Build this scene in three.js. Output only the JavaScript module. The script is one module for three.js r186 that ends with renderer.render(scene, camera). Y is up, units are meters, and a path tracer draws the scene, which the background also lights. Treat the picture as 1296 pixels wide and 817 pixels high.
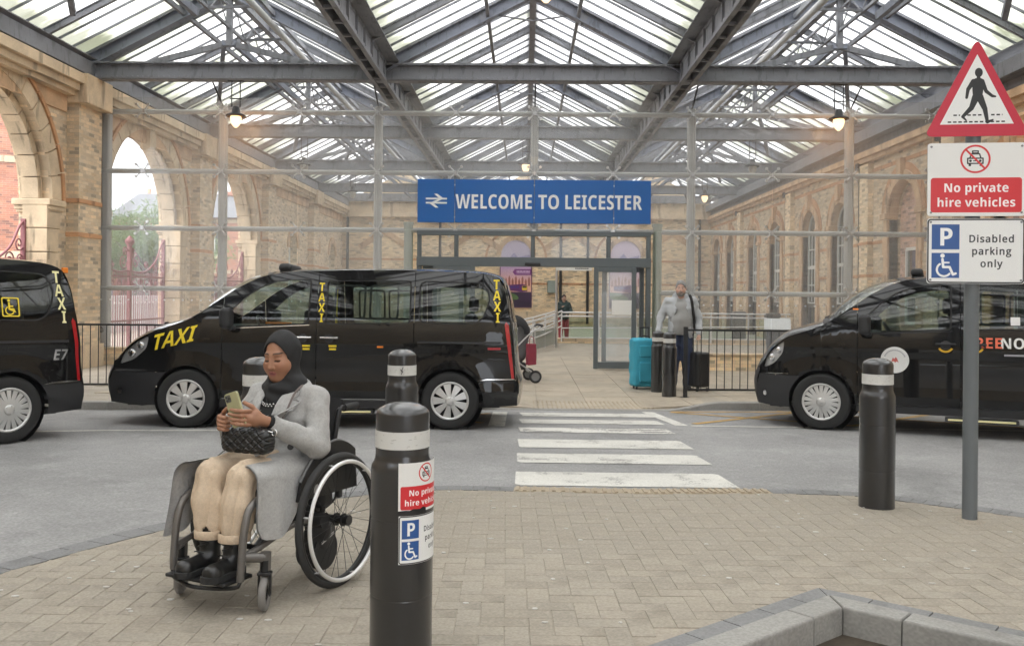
import * as THREE from 'three';
import { mergeGeometries, mergeVertices, toCreasedNormals } from 'three/addons/utils/BufferGeometryUtils.js';
import { RoundedBoxGeometry } from 'three/addons/geometries/RoundedBoxGeometry.js';
import { FontLoader } from 'three/addons/loaders/FontLoader.js';

// ---------- camera, sky, sun, exposure ----------
const scene = new THREE.Scene();
const camera = new THREE.PerspectiveCamera(40.75, 1296 / 817, 0.1, 900);
camera.position.set(0, 1.7, 0);
camera.rotation.set(0, 0.0145, 0.0095, 'YXZ');
camera.setViewOffset(1296, 817, 0, 36.5, 1296, 817);
const renderer = new THREE.WebGLRenderer({ antialias: true });
renderer.toneMapping = THREE.LinearToneMapping;
renderer.toneMappingExposure = 3.1;
renderer.shadowMap.enabled = true;
{
  const w = 64, h = 32, a = new Float32Array(w * h * 4);
  for (let j = 0; j < h; j++) for (let i = 0; i < w; i++) {
    const e = ((j + 0.5) / h - 0.5) * Math.PI, s = Math.max(0, Math.sin(e));
    const L = 0.95 + 0.75 * s, k = (j * w + i) * 4;
    a[k] = L * 0.965; a[k + 1] = L; a[k + 2] = L * 1.05; a[k + 3] = 1;
  }
  const t = new THREE.DataTexture(a, w, h, THREE.RGBAFormat, THREE.FloatType);
  t.mapping = THREE.EquirectangularReflectionMapping; t.magFilter = THREE.LinearFilter; t.needsUpdate = true;
  scene.background = t; scene.environment = t;
}
const sun = new THREE.DirectionalLight(0xfff8f0, 1.2);
sun.position.set(-14, 40, 12); sun.target.position.set(0, 0, -12); sun.shadow.radius = 40;
sun.castShadow = true; sun.shadow.mapSize.set(2048, 2048);
Object.assign(sun.shadow.camera, { left: -40, right: 40, top: 40, bottom: -40, near: 1, far: 120 });
scene.add(sun, sun.target);
scene.fog = new THREE.FogExp2(0xf2f4f6, 0.004);

// ---------- helpers ----------
const PI = Math.PI, V = (x, y, z) => new THREE.Vector3(x, y, z), V2 = (x, y) => new THREE.Vector2(x, y);
const lerp = (a, b, t) => a + (b - a) * t, clamp = (x, a = 0, b = 1) => Math.min(b, Math.max(a, x));
const sst = (a, b, x) => { const t = clamp((x - a) / (b - a)); return t * t * (3 - 2 * t); };
function rng(s) { return () => { s |= 0; s = s + 0x6D2B79F5 | 0; let t = Math.imul(s ^ s >>> 15, 1 | s); t = t + Math.imul(t ^ t >>> 7, 61 | t) ^ t; return ((t ^ t >>> 14) >>> 0) / 4294967296; }; }
const R = rng(77);
const h3 = (x, y, z) => { let n = Math.imul(x, 374761393) + Math.imul(y, 668265263) + Math.imul(z, 2147483647 - 12345); n = Math.imul(n ^ n >>> 13, 1274126177); return ((n ^ n >>> 16) >>> 0) / 4294967296; };
function vnoise(x, y, z = 0, per = 0) {
  const xi = Math.floor(x), yi = Math.floor(y), zi = Math.floor(z), f = t => t * t * (3 - 2 * t), m = per ? v => ((v % per) + per) % per : v => v;
  const u = f(x - xi), v = f(y - yi), w = f(z - zi);
  const c = (a, b, d) => h3(m(xi + a), m(yi + b), zi + d);
  return lerp(lerp(lerp(c(0, 0, 0), c(1, 0, 0), u), lerp(c(0, 1, 0), c(1, 1, 0), u), v), lerp(lerp(c(0, 0, 1), c(1, 0, 1), u), lerp(c(0, 1, 1), c(1, 1, 1), u), v), w);
}
const fbm = (x, y, z, per, o = 4) => { let s = 0, a = 0.5, t = 0; for (let i = 0; i < o; i++) { s += a * vnoise(x, y, z + i * 17, per); t += a; a /= 2; x *= 2; y *= 2; per *= 2; } return s / t; };
// level of the forecourt: it falls 3 % towards the station, then runs level
const gy = d => d < 14.667 ? 0.44 - 0.03 * d : 0;
const slope = Math.atan(0.03);
const P = (X, D, Y = gy(D)) => V(X, Y, -D);

function merge(l) {
  l = l.map(g => { g = g.index ? g.toNonIndexed() : g; for (const k of Object.keys(g.attributes)) if (!['position', 'normal', 'uv', 'color'].includes(k)) g.deleteAttribute(k); return g; });
  const hasC = l.some(g => g.attributes.color);
  for (const g of l) {
    if (!g.attributes.uv) g.setAttribute('uv', new THREE.BufferAttribute(new Float32Array(g.attributes.position.count * 2), 2));
    if (hasC && !g.attributes.color) g.setAttribute('color', new THREE.BufferAttribute(new Float32Array(g.attributes.position.count * 3).fill(1), 3));
  }
  return l.length === 1 ? l[0] : mergeGeometries(l);
}
function uvm(g) { // box-projected uv in metres
  g = g.index ? g.toNonIndexed() : g;
  const p = g.attributes.position, n = p.count, uv = new Float32Array(n * 2), a = V(), b = V(), c = V();
  for (let i = 0; i < n; i += 3) {
    a.fromBufferAttribute(p, i); b.fromBufferAttribute(p, i + 1); c.fromBufferAttribute(p, i + 2);
    const nn = b.clone().sub(a).cross(c.clone().sub(a)), x = Math.abs(nn.x), y = Math.abs(nn.y), z = Math.abs(nn.z);
    [a, b, c].forEach((q, k) => { const [u, v] = y >= x && y >= z ? [q.x, q.z] : x >= z ? [q.z, q.y] : [q.x, q.y]; uv[(i + k) * 2] = u; uv[(i + k) * 2 + 1] = v; });
  }
  g.setAttribute('uv', new THREE.BufferAttribute(uv, 2)); return g;
}
const used = new Map();
function numbered(n) { const k = used.get(n) ?? 0; used.set(n, k + 1); return k ? n + '_' + String(k).padStart(3, '0') : n; }
function obj(name, geos, mat, parent = scene) {
  let g = Array.isArray(geos) ? merge(geos) : geos;
  if (mat.userData.meter) g = uvm(g);
  const m = new THREE.Mesh(g, mat); m.name = parent === scene ? numbered(name) : name; parent.add(m); return m;
}
function tag(o, label, category, group) { o.userData.label = label; o.userData.category = category; if (group) o.userData.group = group; return o; }
function thing(name, label, category, pos = [0, 0, 0], turn = 0, group) {
  const o = new THREE.Group(); o.name = numbered(name); scene.add(o); o.position.set(...pos); o.rotation.y = turn; return tag(o, label, category, group);
}
function struct(name, geos, mat) { const m = obj(name, geos, mat); m.userData.kind = 'structure'; return m; }
function dup(src, pos, turn, label) { const c = src.clone(); c.name = numbered(src.name.replace(/_\d{3}$/, '')); c.userData = { ...src.userData }; scene.add(c); c.position.set(...pos); c.rotation.y = turn; if (label) c.userData.label = label; return c; }
const bx = (w, h, d, x = 0, y = 0, z = 0) => new THREE.BoxGeometry(w, h, d).translate(x, y, z);
const rbx = (w, h, d, x = 0, y = 0, z = 0, r = 0.01, s = 2) => new RoundedBoxGeometry(w, h, d, s, Math.min(r, w / 2.01, h / 2.01, d / 2.01)).translate(x, y, z);
const qv = new THREE.Quaternion();
function rod(p, q, r, seg = 8, r2 = r, open = false) {
  const d = q.clone().sub(p), L = d.length();
  return new THREE.CylinderGeometry(r2, r, L, seg, 1, open).translate(0, L / 2, 0).applyQuaternion(qv.setFromUnitVectors(V(0, 1, 0), d.normalize())).translate(p.x, p.y, p.z);
}
function bar(p, q, w, h) { // beam from p to q, w across, h deep
  const d = q.clone().sub(p), L = d.length(), z = d.normalize(), up = Math.abs(z.y) > 0.99 ? V(1, 0, 0) : V(0, 1, 0), x = up.clone().cross(z).normalize(), y = z.clone().cross(x);
  const m = new THREE.Matrix4().makeBasis(x, y, z); m.setPosition(p.clone().addScaledVector(z, L / 2));
  return new THREE.BoxGeometry(w, h, L).applyMatrix4(m);
}
const tube = (pts, r, n = 24, seg = 8, closed = false) => new THREE.TubeGeometry(new THREE.CatmullRomCurve3(pts, closed, 'catmullrom', 0.5), n, r, seg, closed);
const lathe = (pts, seg = 24) => new THREE.LatheGeometry(pts.map(([r, y]) => V2(r, y)), seg);
function ext(shape, depth, o = {}) { return new THREE.ExtrudeGeometry(shape, { depth, bevelEnabled: false, curveSegments: 12, ...o }); }
const poly = pts => { const s = new THREE.Shape(); pts.forEach(([x, y], i) => i ? s.lineTo(x, y) : s.moveTo(x, y)); s.closePath(); return s; };
function rrect(w, h, r, cx = 0, cy = 0) { const s = new THREE.Shape(), x = cx - w / 2, y = cy - h / 2; s.moveTo(x + r, y); s.lineTo(x + w - r, y); s.quadraticCurveTo(x + w, y, x + w, y + r); s.lineTo(x + w, y + h - r); s.quadraticCurveTo(x + w, y + h, x + w - r, y + h); s.lineTo(x + r, y + h); s.quadraticCurveTo(x, y + h, x, y + h - r); s.lineTo(x, y + r); s.quadraticCurveTo(x, y, x + r, y); return s; }
// subdivide a flat shape until no edge is longer than L: arrays of 2D points and triangles
function tess(shapes, L, seg = 8) {
  const g = new THREE.ShapeGeometry(shapes, seg), p = g.attributes.position, pts = [];
  for (let i = 0; i < p.count; i++) pts.push([p.getX(i), p.getY(i)]);
  let tri = []; for (let i = 0; i < g.index.count; i += 3) tri.push([g.index.getX(i), g.index.getX(i + 1), g.index.getX(i + 2)]);
  for (let it = 0; it < 9; it++) {
    const mid = new Map(); let any = false;
    const M = (a, b) => { const k = a < b ? a * 1e6 + b : b * 1e6 + a; if (mid.has(k)) return mid.get(k); const A = pts[a], B = pts[b]; let r = -1; if (Math.hypot(A[0] - B[0], A[1] - B[1]) > L) { r = pts.length; pts.push([(A[0] + B[0]) / 2, (A[1] + B[1]) / 2]); } mid.set(k, r); return r; };
    const out = [];
    for (const [a, b, c] of tri) {
      const x = M(a, b), y = M(b, c), z = M(c, a), n = (x >= 0) + (y >= 0) + (z >= 0);
      if (!n) { out.push([a, b, c]); continue; } any = true;
      if (n === 3) out.push([a, x, z], [x, b, y], [z, y, c], [x, y, z]);
      else { let [A, B, C, X, Y, Z] = [a, b, c, x, y, z]; while (!(n === 1 ? X >= 0 : X < 0)) [A, B, C, X, Y, Z] = [B, C, A, Y, Z, X];
        if (n === 1) out.push([A, X, C], [X, B, C]); else out.push([Y, C, Z], [A, B, Y], [A, Y, Z]); }
    }
    tri = out; if (!any) break;
  }
  return { pts, tri };
}
function onto(shapes, L, f, nf, flip = false, seg = 8) { // lay a flat shape on a surface f(x,y)->V with normal nf
  const { pts, tri } = tess(shapes, L, seg), P_ = [], N = [], U = [], I = [];
  for (const [x, y] of pts) { const q = f(x, y), n = nf(x, y); P_.push(q.x, q.y, q.z); N.push(n.x, n.y, n.z); U.push(x, y); }
  for (const [a, b, c] of tri) flip ? I.push(a, c, b) : I.push(a, b, c);
  const g = new THREE.BufferGeometry(); g.setAttribute('position', new THREE.Float32BufferAttribute(P_, 3)); g.setAttribute('normal', new THREE.Float32BufferAttribute(N, 3)); g.setAttribute('uv', new THREE.Float32BufferAttribute(U, 2)); g.setIndex(I); return g;
}
function gridSurf(nu, nv, f, closedV = false) { const P_ = [], U = [], I = []; for (let i = 0; i <= nu; i++) for (let j = 0; j <= nv; j++) { const q = f(i / nu, j / nv); P_.push(q.x, q.y, q.z); U.push(i / nu, j / nv); } for (let i = 0; i < nu; i++) for (let j = 0; j < nv; j++) { const a = i * (nv + 1) + j, b = a + nv + 1; I.push(a, b, a + 1, b, b + 1, a + 1); } const g = new THREE.BufferGeometry(); g.setAttribute('position', new THREE.Float32BufferAttribute(P_, 3)); g.setAttribute('uv', new THREE.Float32BufferAttribute(U, 2)); g.setIndex(I); g.computeVertexNormals(); return g; }
const fl = new FontLoader(), bold = await fl.loadAsync('fonts/droid/droid_sans_bold.typeface.json'), regular = await fl.loadAsync('fonts/droid/droid_sans_regular.typeface.json');
function textShapes(str, size, font = bold, sx = 1, italic = 0) { // flat letter outlines, centred
  const s = font.generateShapes(str, size); let lo = 1e9, hi = -1e9, lo2 = 1e9, hi2 = -1e9;
  for (const q of s) for (const p of q.extractPoints(3).shape) { lo = Math.min(lo, p.x); hi = Math.max(hi, p.x); lo2 = Math.min(lo2, p.y); hi2 = Math.max(hi2, p.y); }
  const cx = (lo + hi) / 2, cy = (lo2 + hi2) / 2, mv = p => V2((p.x - cx) * sx + italic * (p.y - cy), p.y - cy);
  return s.map(q => { const e = q.extractPoints(4), r = new THREE.Shape(e.shape.map(mv)); r.holes = e.holes.map(h => new THREE.Path(h.map(mv))); return r; });
}
const moveShapes = (s, x, y) => s.map(q => { const e = q.extractPoints(4), r = new THREE.Shape(e.shape.map(p => V2(p.x + x, p.y + y))); r.holes = e.holes.map(h => new THREE.Path(h.map(p => V2(p.x + x, p.y + y)))); return r; });

// ---------- textures and materials ----------
function tex(n, m, fn, srgb = true) {
  const a = new Uint8Array(n * m * 4);
  for (let j = 0; j < m; j++) for (let i = 0; i < n; i++) { const c = fn(i / n, j / m), k = (j * n + i) * 4; a[k] = clamp(c[0], 0, 255); a[k + 1] = clamp(c[1], 0, 255); a[k + 2] = clamp(c[2], 0, 255); a[k + 3] = 255; }
  const t = new THREE.DataTexture(a, n, m); t.wrapS = t.wrapT = THREE.RepeatWrapping; t.magFilter = THREE.LinearFilter; if (srgb) t.colorSpace = THREE.SRGBColorSpace; t.needsUpdate = true; return t;
}
const rep = (t, sx, sy = sx) => { t.repeat.set(1 / sx, 1 / sy); return t; };
const S = (c, rough = 0.7, o = {}) => new THREE.MeshStandardMaterial({ color: c, roughness: rough, ...o });
const PH = (c, rough, o = {}) => new THREE.MeshPhysicalMaterial({ color: c, roughness: rough, ...o });
const LIN = (r, g, b) => new THREE.Color().setRGB(r, g, b);
const meter = m => { m.userData.meter = true; return m; };
const g3 = v => [v, v, v];

const bumpFine = rep(tex(256, 256, (u, v) => g3(255 * (0.6 * vnoise(u * 128, v * 128, 1, 128) + 0.4 * vnoise(u * 64, v * 64, 5, 64))), false), 0.6);
const asphaltMap = rep(tex(1024, 1024, (u, v) => {
  const g = vnoise(u * 512, v * 512, 3, 512), c = fbm(u * 8, v * 8, 9, 8, 5), st = sst(0.56, 0.70, fbm(u * 5, v * 5, 40, 5, 5)), oil = sst(0.70, 0.78, fbm(u * 13, v * 13, 90, 13, 4)), pale = sst(0.63, 0.74, fbm(u * 31, v * 31, 55, 31, 3));
  const k = 138 + 26 * (g - 0.5) + 28 * (c - 0.5) - 9 * st - 9 * oil + 6 * pale; return [k * 1.005, k, k * 0.985];
}), 5.3);
const paverNoise = rep(tex(512, 512, (u, v) => { const k = 255 * (0.9 + 0.12 * (vnoise(u * 256, v * 256, 3, 256) - 0.5) + 0.12 * (fbm(u * 6, v * 6, 21, 6, 5) - 0.5)); const st = sst(0.64, 0.76, fbm(u * 9, v * 9, 77, 9, 4)) * 18; return [k - st, k - st, k - st]; }), 1.9);
const brickMap = (base, mort, s) => tex(1024, 1024, (u, v) => {
  const row = Math.floor(v * 32), off = (row % 2) * 0.5, cu = u * 16 + off, bi = ((Math.floor(cu) % 16) + 16) % 16, fu = cu - Math.floor(cu), fv = v * 32 - row;
  const ed = Math.min(fu, 1 - fu) * 225, ev = Math.min(fv, 1 - fv) * 75, j = Math.min(ed, ev) < 5.5 ? 1 : 0;
  const t = h3(bi, row, s), t2 = h3(bi, row, s + 9), n = vnoise(u * 300, v * 300, s, 300) - 0.5, dirt = fbm(u * 5, v * 5, s + 3, 5, 5) - 0.5;
  const b = t2 < 0.10 ? 0.80 : 0.9 + 0.18 * t, warm = (t2 - 0.5) * 16;
  const c = j ? mort : [base[0] * b + warm, base[1] * b + warm * 0.4, base[2] * b - warm * 0.3];
  return c.map(x => x * (1 + 0.10 * n + 0.26 * dirt));
});
const M = {};
M.asphalt = S(0xffffff, 0.93, { map: asphaltMap, bumpMap: bumpFine, bumpScale: 0.0015 });
M.asphalt.color.setRGB(1.06, 1.06, 1.08); meter(M.asphalt);
M.buff = meter(S(new THREE.Color(1.04, 1.02, 1.02), 0.92, { map: rep(brickMap([206, 188, 160], [192, 177, 153], 3), 3.6, 2.4) }));
M.buff2 = meter(S(0xffffff, 0.92, { map: rep(brickMap([230, 207, 172], [212, 192, 163], 8), 3.6, 2.4) }));
M.redBrick = meter(S(0xffffff, 0.92, { map: rep(brickMap([172, 112, 90], [172, 146, 126], 5), 3.6, 2.4) }));
M.pinkBrick = meter(S(0xffffff, 0.92, { map: rep(brickMap([198, 162, 144], [190, 168, 150], 6), 3.6, 2.4) }));
const stoneMap = rep(tex(512, 512, (u, v) => { const c = fbm(u * 7, v * 7, 4, 7, 5) - 0.5, f = vnoise(u * 200, v * 200, 8, 200) - 0.5, st = sst(0.6, 0.78, fbm(u * 16, v * 3, 33, 16, 4)); const k = 1 + 0.28 * c + 0.08 * f - 0.26 * st; return [202 * k, 182 * k, 154 * k]; }), 2.3);
M.stone = meter(S(0xffffff, 0.9, { map: stoneMap }));
M.stonePink = meter(S(new THREE.Color(0.98, 0.84, 0.75), 0.9, { map: stoneMap }));
M.orange = meter(S(new THREE.Color(0.90, 0.62, 0.46), 0.9, { map: stoneMap }));
const steelMap = rep(tex(512, 512, (u, v) => { const c = fbm(u * 6, v * 6, 2, 6, 5) - 0.5, st = sst(0.6, 0.72, fbm(u * 24, v * 6, 50, 24, 3)); const k = 126 * (1 + 0.25 * c) - 20 * st; return [k * 0.97, k * 0.985, k * 1.03]; }), 1.7);
M.steel = meter(S(0xffffff, 0.62, { map: steelMap }));
M.steelBlue = meter(S(new THREE.Color(0.92, 0.97, 1.08), 0.58, { map: steelMap }));
M.screenSteel = S(LIN(0.40, 0.40, 0.38), 0.45, { metalness: 0.1 });
M.stainless = S(LIN(0.6, 0.6, 0.6), 0.28, { metalness: 1 });
M.doorGrey = S(LIN(0.12, 0.14, 0.15), 0.42, { metalness: 0.2 });
M.pane = PH(LIN(0.93, 0.94, 0.95), 0.0, { transmission: 0.79, thickness: 0, ior: 1.5 });
const roofDirt = s => tex(512, 512, (u, v) => { const st = fbm(u * 24, v * 4, s, 24, 5), p = sst(0.5, 0.8, fbm(u * 9, v * 5, s + 20, 9, 5)), rib = 0.5 + 0.5 * Math.cos(u * PI * 2 * 36), moss = sst(0.0, 0.16, 0.30 * fbm(u * 8, v * 6, s + 60, 8, 5) + 0.10 * fbm(u * 30, v * 20, s + 70, 30, 3) + 0.02 - v), k = (246 - 30 * (st - 0.35) - 26 * p - 7 * rib) * (1 - 0.42 * moss); return [k, k * (0.995 + 0.005 * p + 0.01 * moss), k * (0.985 - 0.035 * p - 0.08 * moss)]; });
M.roofGlass = [3, 11, 29].map(s => PH(0xffffff, 0.97, { transmission: 0.82, thickness: 0, map: roofDirt(s) }));
M.roofDirty = [5, 15].map(s => PH(LIN(0.62, 0.64, 0.56), 0.97, { transmission: 0.75, thickness: 0, map: roofDirt(s) }));
M.black = S(LIN(0.012, 0.012, 0.013), 0.4);
M.fence = S(LIN(0.014, 0.014, 0.015), 0.5);
M.white = S(LIN(0.78, 0.78, 0.76), 0.6);
M.frameWhite = S(LIN(0.68, 0.68, 0.65), 0.5);
M.red = S(0xc01f33, 0.45);
M.darkGlass = PH(LIN(0.03, 0.035, 0.035), 0.05, { clearcoat: 1 });
M.kerb = meter(S(LIN(0.37, 0.36, 0.335), 0.9, { map: paverNoise }));
M.kerbDark = meter(S(LIN(0.26, 0.26, 0.26), 0.9, { map: paverNoise }));
M.slab = [[0.50, 0.43, 0.335], [0.47, 0.41, 0.325], [0.53, 0.455, 0.35]].map(c => meter(S(LIN(...c), 0.9, { map: paverNoise, bumpMap: bumpFine, bumpScale: 0.0008 })));
M.paver = [[0.415, 0.37, 0.302], [0.41, 0.366, 0.3], [0.42, 0.373, 0.303], [0.415, 0.372, 0.306], [0.402, 0.358, 0.29]].map(c => meter(S(LIN(...c), 0.92, { map: paverNoise, bumpMap: bumpFine, bumpScale: 0.001 })));
M.joint = meter(S(LIN(0.42, 0.37, 0.30), 0.95, { map: paverNoise }));
M.corduroy = meter(S(LIN(0.50, 0.415, 0.30), 0.9, { map: paverNoise }));
const wornMap = rep(tex(512, 512, (u, v) => { const c = fbm(u * 12, v * 12, 6, 12, 5), g = vnoise(u * 220, v * 220, 2, 220), w = sst(0.62, 0.72, c * 0.7 + g * 0.3); const k = 205 + 22 * (g - 0.5) - 26 * (fbm(u * 4, v * 4, 71, 4, 4) - 0.4); return [lerp(k, 140, w * 0.9), lerp(k * 0.99, 138, w * 0.9), lerp(k * 0.955, 134, w * 0.9)]; }), 2.2);
M.paint = meter(S(0xffffff, 0.75, { map: wornMap }));
const wornMap2 = rep(tex(512, 512, (u, v) => { const c = fbm(u * 6, v * 22, 16, 12, 5), g = vnoise(u * 160, v * 160, 2, 160), w = sst(0.46, 0.56, c * 0.75 + g * 0.25); const k = 212 + 20 * (g - 0.5); return [lerp(k, 138, w), lerp(k * 0.99, 136, w), lerp(k * 0.96, 132, w)]; }), 2.2);
M.paintWorn = meter(S(0xffffff, 0.8, { map: wornMap2 }));
M.yellowPaint = meter(S(LIN(0.80, 0.52, 0.19), 0.8, { map: wornMap }));

// ---------- the ground: road, pavements, kerbs, markings ----------
const nearEdge = new THREE.CatmullRomCurve3([[-4.6, 0.2], [-3.5, 2.0], [-2.62, 4.2], [-2.13, 5.2], [-1.45, 6.0], [-0.64, 6.42], [0, 6.42], [0.93, 6.4], [1.61, 6.45], [2.4, 6.4], [2.86, 6.12], [3.4, 5.65], [4.4, 4.5], [5.2, 3.0], [5.7, 0.2]].map(([x, d]) => V(x, 0, d))).getPoints(90).map(p => [p.x, p.z]);
const farEdge = [[-16, 10.6], [-6, 11.55], [-0.3, 12.2], [2.0, 12.25], [2.7, 12.5], [16, 13.1]];
const dFar = X => { for (let i = 1; i < farEdge.length; i++) if (X <= farEdge[i][0]) return lerp(farEdge[i - 1][1], farEdge[i][1], (X - farEdge[i - 1][0]) / (farEdge[i][0] - farEdge[i - 1][0])); return 13.1; };
const drop = X => 0.012 + 0.1 * (1 - sst(-0.9, -0.3, X) * (1 - sst(2.0, 2.9, X))); // kerb height
const nearTop = 0.028;
const sheet = (shapes, off, L, m, name, parent) => { const g = onto(shapes, L, (x, d) => V(x, gy(d) + off, -d), () => V(0, 1, 0), false, 10); const o = obj(name, [g], m, parent ?? scene); return o; };
{
  const rs = poly([[-260, -40], [260, -40], [260, 14.667], [-260, 14.667]]); rs.holes.push(new THREE.Path([[1.38, 3.95], [0.42, 3.15], [0.7, 2.3], [2.8, 2.3], [2.85, 2.76]].map(([x, d]) => V2(x, d))));
  const road = sheet(rs, 0, 60, M.asphalt, 'road'); road.userData.kind = 'structure';
  const lev = struct('ground', [new THREE.PlaneGeometry(700, 600).rotateX(-PI / 2).translate(0, -0.02, -314.6)], M.asphalt);
  // zebra bars: near edge, far edge in depth
  const bars = [[6.62, 7.22], [7.68, 8.22], [8.6, 9.2], [9.78, 10.2], [10.62, 11.05], [11.42, 11.85]];
  bars.forEach(([a, b], i) => {
    const xl = -0.06, xr = d => 1.6 + (d - 6.6) * 0.02;
    const o = sheet(poly([[xl + 0.01 * i, a + 0.05], [xl + 0.04, a], [xr(a) + 0.05, a], [xr(b), b - 0.04], [xr(b) - 0.04, b], [xl, b]]), 0.005, 0.8, i === 3 ? M.paintWorn : M.paint, 'zebra_stripe', road);
    if (i === 3) o.userData.label = 'badly worn white crossing stripe';
  });
  const line = (pts, w, m, name) => { for (let i = 1; i < pts.length; i++) { const [x0, d0] = pts[i - 1], [x1, d1] = pts[i], l = Math.hypot(x1 - x0, d1 - d0), nx = -(d1 - d0) / l * w / 2, nd = (x1 - x0) / l * w / 2; sheet(poly([[x0 + nx, d0 + nd], [x1 + nx, d1 + nd], [x1 - nx, d1 - nd], [x0 - nx, d0 - nd]]), 0.005, 1.2, m, name, road); } };
  line([[1.92, 10.55], [1.72, 12.1]], 0.16, M.paint, 'bay_line');
  line([[2.03, 10.55], [9, 10.35]], 0.09, M.paint, 'bay_line');
  line([[-0.32, 10.3], [-0.32, 11.9]], 0.2, M.paint, 'bay_line');
  line([[-8.2, 8.55], [-6.2, 9.15], [-4.6, 9.5], [-3.2, 9.62]], 0.09, M.paint, 'edge_line');
  for (const [a, b] of [[[2.05, 12.1], [4.3, 10.6]], [[2.1, 10.75], [4.0, 12.4]], [[3.6, 12.4], [6.2, 10.7]], [[4.0, 10.7], [6.0, 12.5]], [[-0.45, 11.7], [-1.8, 10.5]], [[-0.5, 10.6], [-1.9, 11.8]], [[2.05, 12.15], [6, 12.55]]]) line([a, b], 0.1, M.yellowPaint, 'hatch_line');

  // near pavement: bedding sheet and herringbone pavers
  const pit = [[1.38, 4.06], [0.3, 3.15], [0.6, 2.2], [2.9, 2.2], [2.95, 2.74]]; // outer edge of the kerbed recess
  const inPoly = (x, y, p) => { let c = false; for (let i = 0, j = p.length - 1; i < p.length; j = i++) if ((p[i][1] > y) !== (p[j][1] > y) && x < (p[j][0] - p[i][0]) * (y - p[i][1]) / (p[j][1] - p[i][1]) + p[i][0]) c = !c; return c; };
  const shp = poly(nearEdge); shp.holes.push(new THREE.Path(pit.map(([x, d]) => V2(x, d))));
  const pav = sheet(shp, nearTop - 0.0035, 4, M.joint, 'pavement'); pav.userData.kind = 'structure';
  // kerb strip along the road edge: blocks
  const n = nearEdge.length, edgeW = 0.16;
  const inset = nearEdge.map(([x, d], i) => { const a = nearEdge[Math.max(0, i - 1)], b = nearEdge[Math.min(n - 1, i + 1)], l = Math.hypot(b[0] - a[0], b[1] - a[1]); return [x + (b[1] - a[1]) / l * edgeW, d - (b[0] - a[0]) / l * edgeW]; });
  for (let i = 1; i < n - 1; i++) {
    const a = nearEdge[i], b = nearEdge[i + 1], c = inset[i + 1], e = inset[i]; if (a[1] < 1.6) continue;
    const cord = a[0] > -0.1 && a[0] < 1.75;
    const q = (s, t) => { const x = lerp(lerp(a[0], b[0], s), lerp(e[0], c[0], s), t), d = lerp(lerp(a[1], b[1], s), lerp(e[1], c[1], s), t); return [x, d]; };
    const pts = [q(0.02, 0), q(0.98, 0), q(0.98, 0.97), q(0.02, 0.97)];
    const g = ext(poly(pts), 0.05, {}); g.rotateX(-PI / 2); const p = g.attributes.position; for (let k = 0; k < p.count; k++) { const d = -p.getZ(k); p.setY(k, p.getY(k) - 0.05 + gy(d) + nearTop + 0.002); } g.computeVertexNormals();
    obj(cord ? 'corduroy_block' : 'kerb_block', [g], cord ? M.corduroy : M.kerbDark, pav);
    if (cord) for (let k = 0; k < 2; k++) { const s0 = 0.22 + 0.45 * k, [x, d] = q(s0, 0.05), [x1, d1] = q(s0, 0.92); obj('corduroy_rib', [bar(P(x, d, gy(d) + nearTop + 0.004), P(x1, d1, gy(d1) + nearTop + 0.004), 0.026, 0.012)], M.corduroy, pav); }
  }
  // herringbone at 90 degrees, 200 x 100 mm
  const inner = inset, list = [];
  const pitOut = [[1.38, 4.1], [0.2, 3.11], [0.5, 2.1], [3, 2.1], [3.05, 2.7]];
  const c0 = Math.cos(0.02), s0 = Math.sin(0.02);
  for (let i = -60; i < 70; i++) for (let j = -30; j < 90; j++) {
    const m4 = (((i - j) % 4) + 4) % 4; let w = 0, h = 0;
    if (m4 === 0) { w = 2; h = 1; } else if (m4 === 3) { w = 1; h = 2; } else continue;
    const px = (i + w / 2) * 0.1, pd = (j + h / 2) * 0.1, x = px * c0 - pd * s0, d = px * s0 + pd * c0;
    if (d < 1.8 || Math.abs(x) > 0.9 + d * 0.72 || !inPoly(x, d, inner) || inPoly(x, d, pitOut)) continue;
    list.push({ x, d, v: w === 1, k: Math.abs(x) < 0.62 * d && d > 3.05 ? d : 50 + d });
  }
  list.sort((a, b) => a.k - b.k);
  const top = (b) => { const w = 0.0975, l = 0.1975, hh = 0.03, c = 0.003, s = poly([[-l / 2 + c, -w / 2 + c], [l / 2 - c, -w / 2 + c], [l / 2 - c, w / 2 - c], [-l / 2 + c, w / 2 - c]]); return uvm(ext(s, hh, { bevelEnabled: true, bevelThickness: 0.002, bevelSize: c - 0.0004, bevelSegments: 1 }).rotateX(-PI / 2).translate(0, -hh - 0.002, 0)); };
  const pg = top();
  const variants = [0, 1, 2, 3].map(k => { const g = pg.clone(), u = g.attributes.uv; for (let i = 0; i < u.count; i++) u.setXY(i, u.getX(i) + k * 0.47, u.getY(i) + k * 0.31); return g; });
  const place = (o, q) => { o.position.set(q.x, gy(q.d) + nearTop + (R() - 0.5) * 0.002, -q.d); o.rotation.set(slope * -1 + (R() - 0.5) * 0.008, 0, 0); o.rotateY((q.v ? PI / 2 : 0) + 0.02 + (R() - 0.5) * 0.012); o.rotateZ((R() - 0.5) * 0.01); };
  list.slice(0, 300).forEach((q, i) => { const m = new THREE.Mesh(variants[i % 4], M.paver[Math.floor(R() * 5)]); m.name = 'paver'; place(m, q); pav.add(m); });
  const restM = meter(S(LIN(1, 1, 1), 0.92, { map: paverNoise, bumpMap: bumpFine, bumpScale: 0.001 }));
  const rest = list.slice(300), im = new THREE.InstancedMesh(pg, restM, rest.length), dm = new THREE.Object3D(), col = new THREE.Color();
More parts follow.
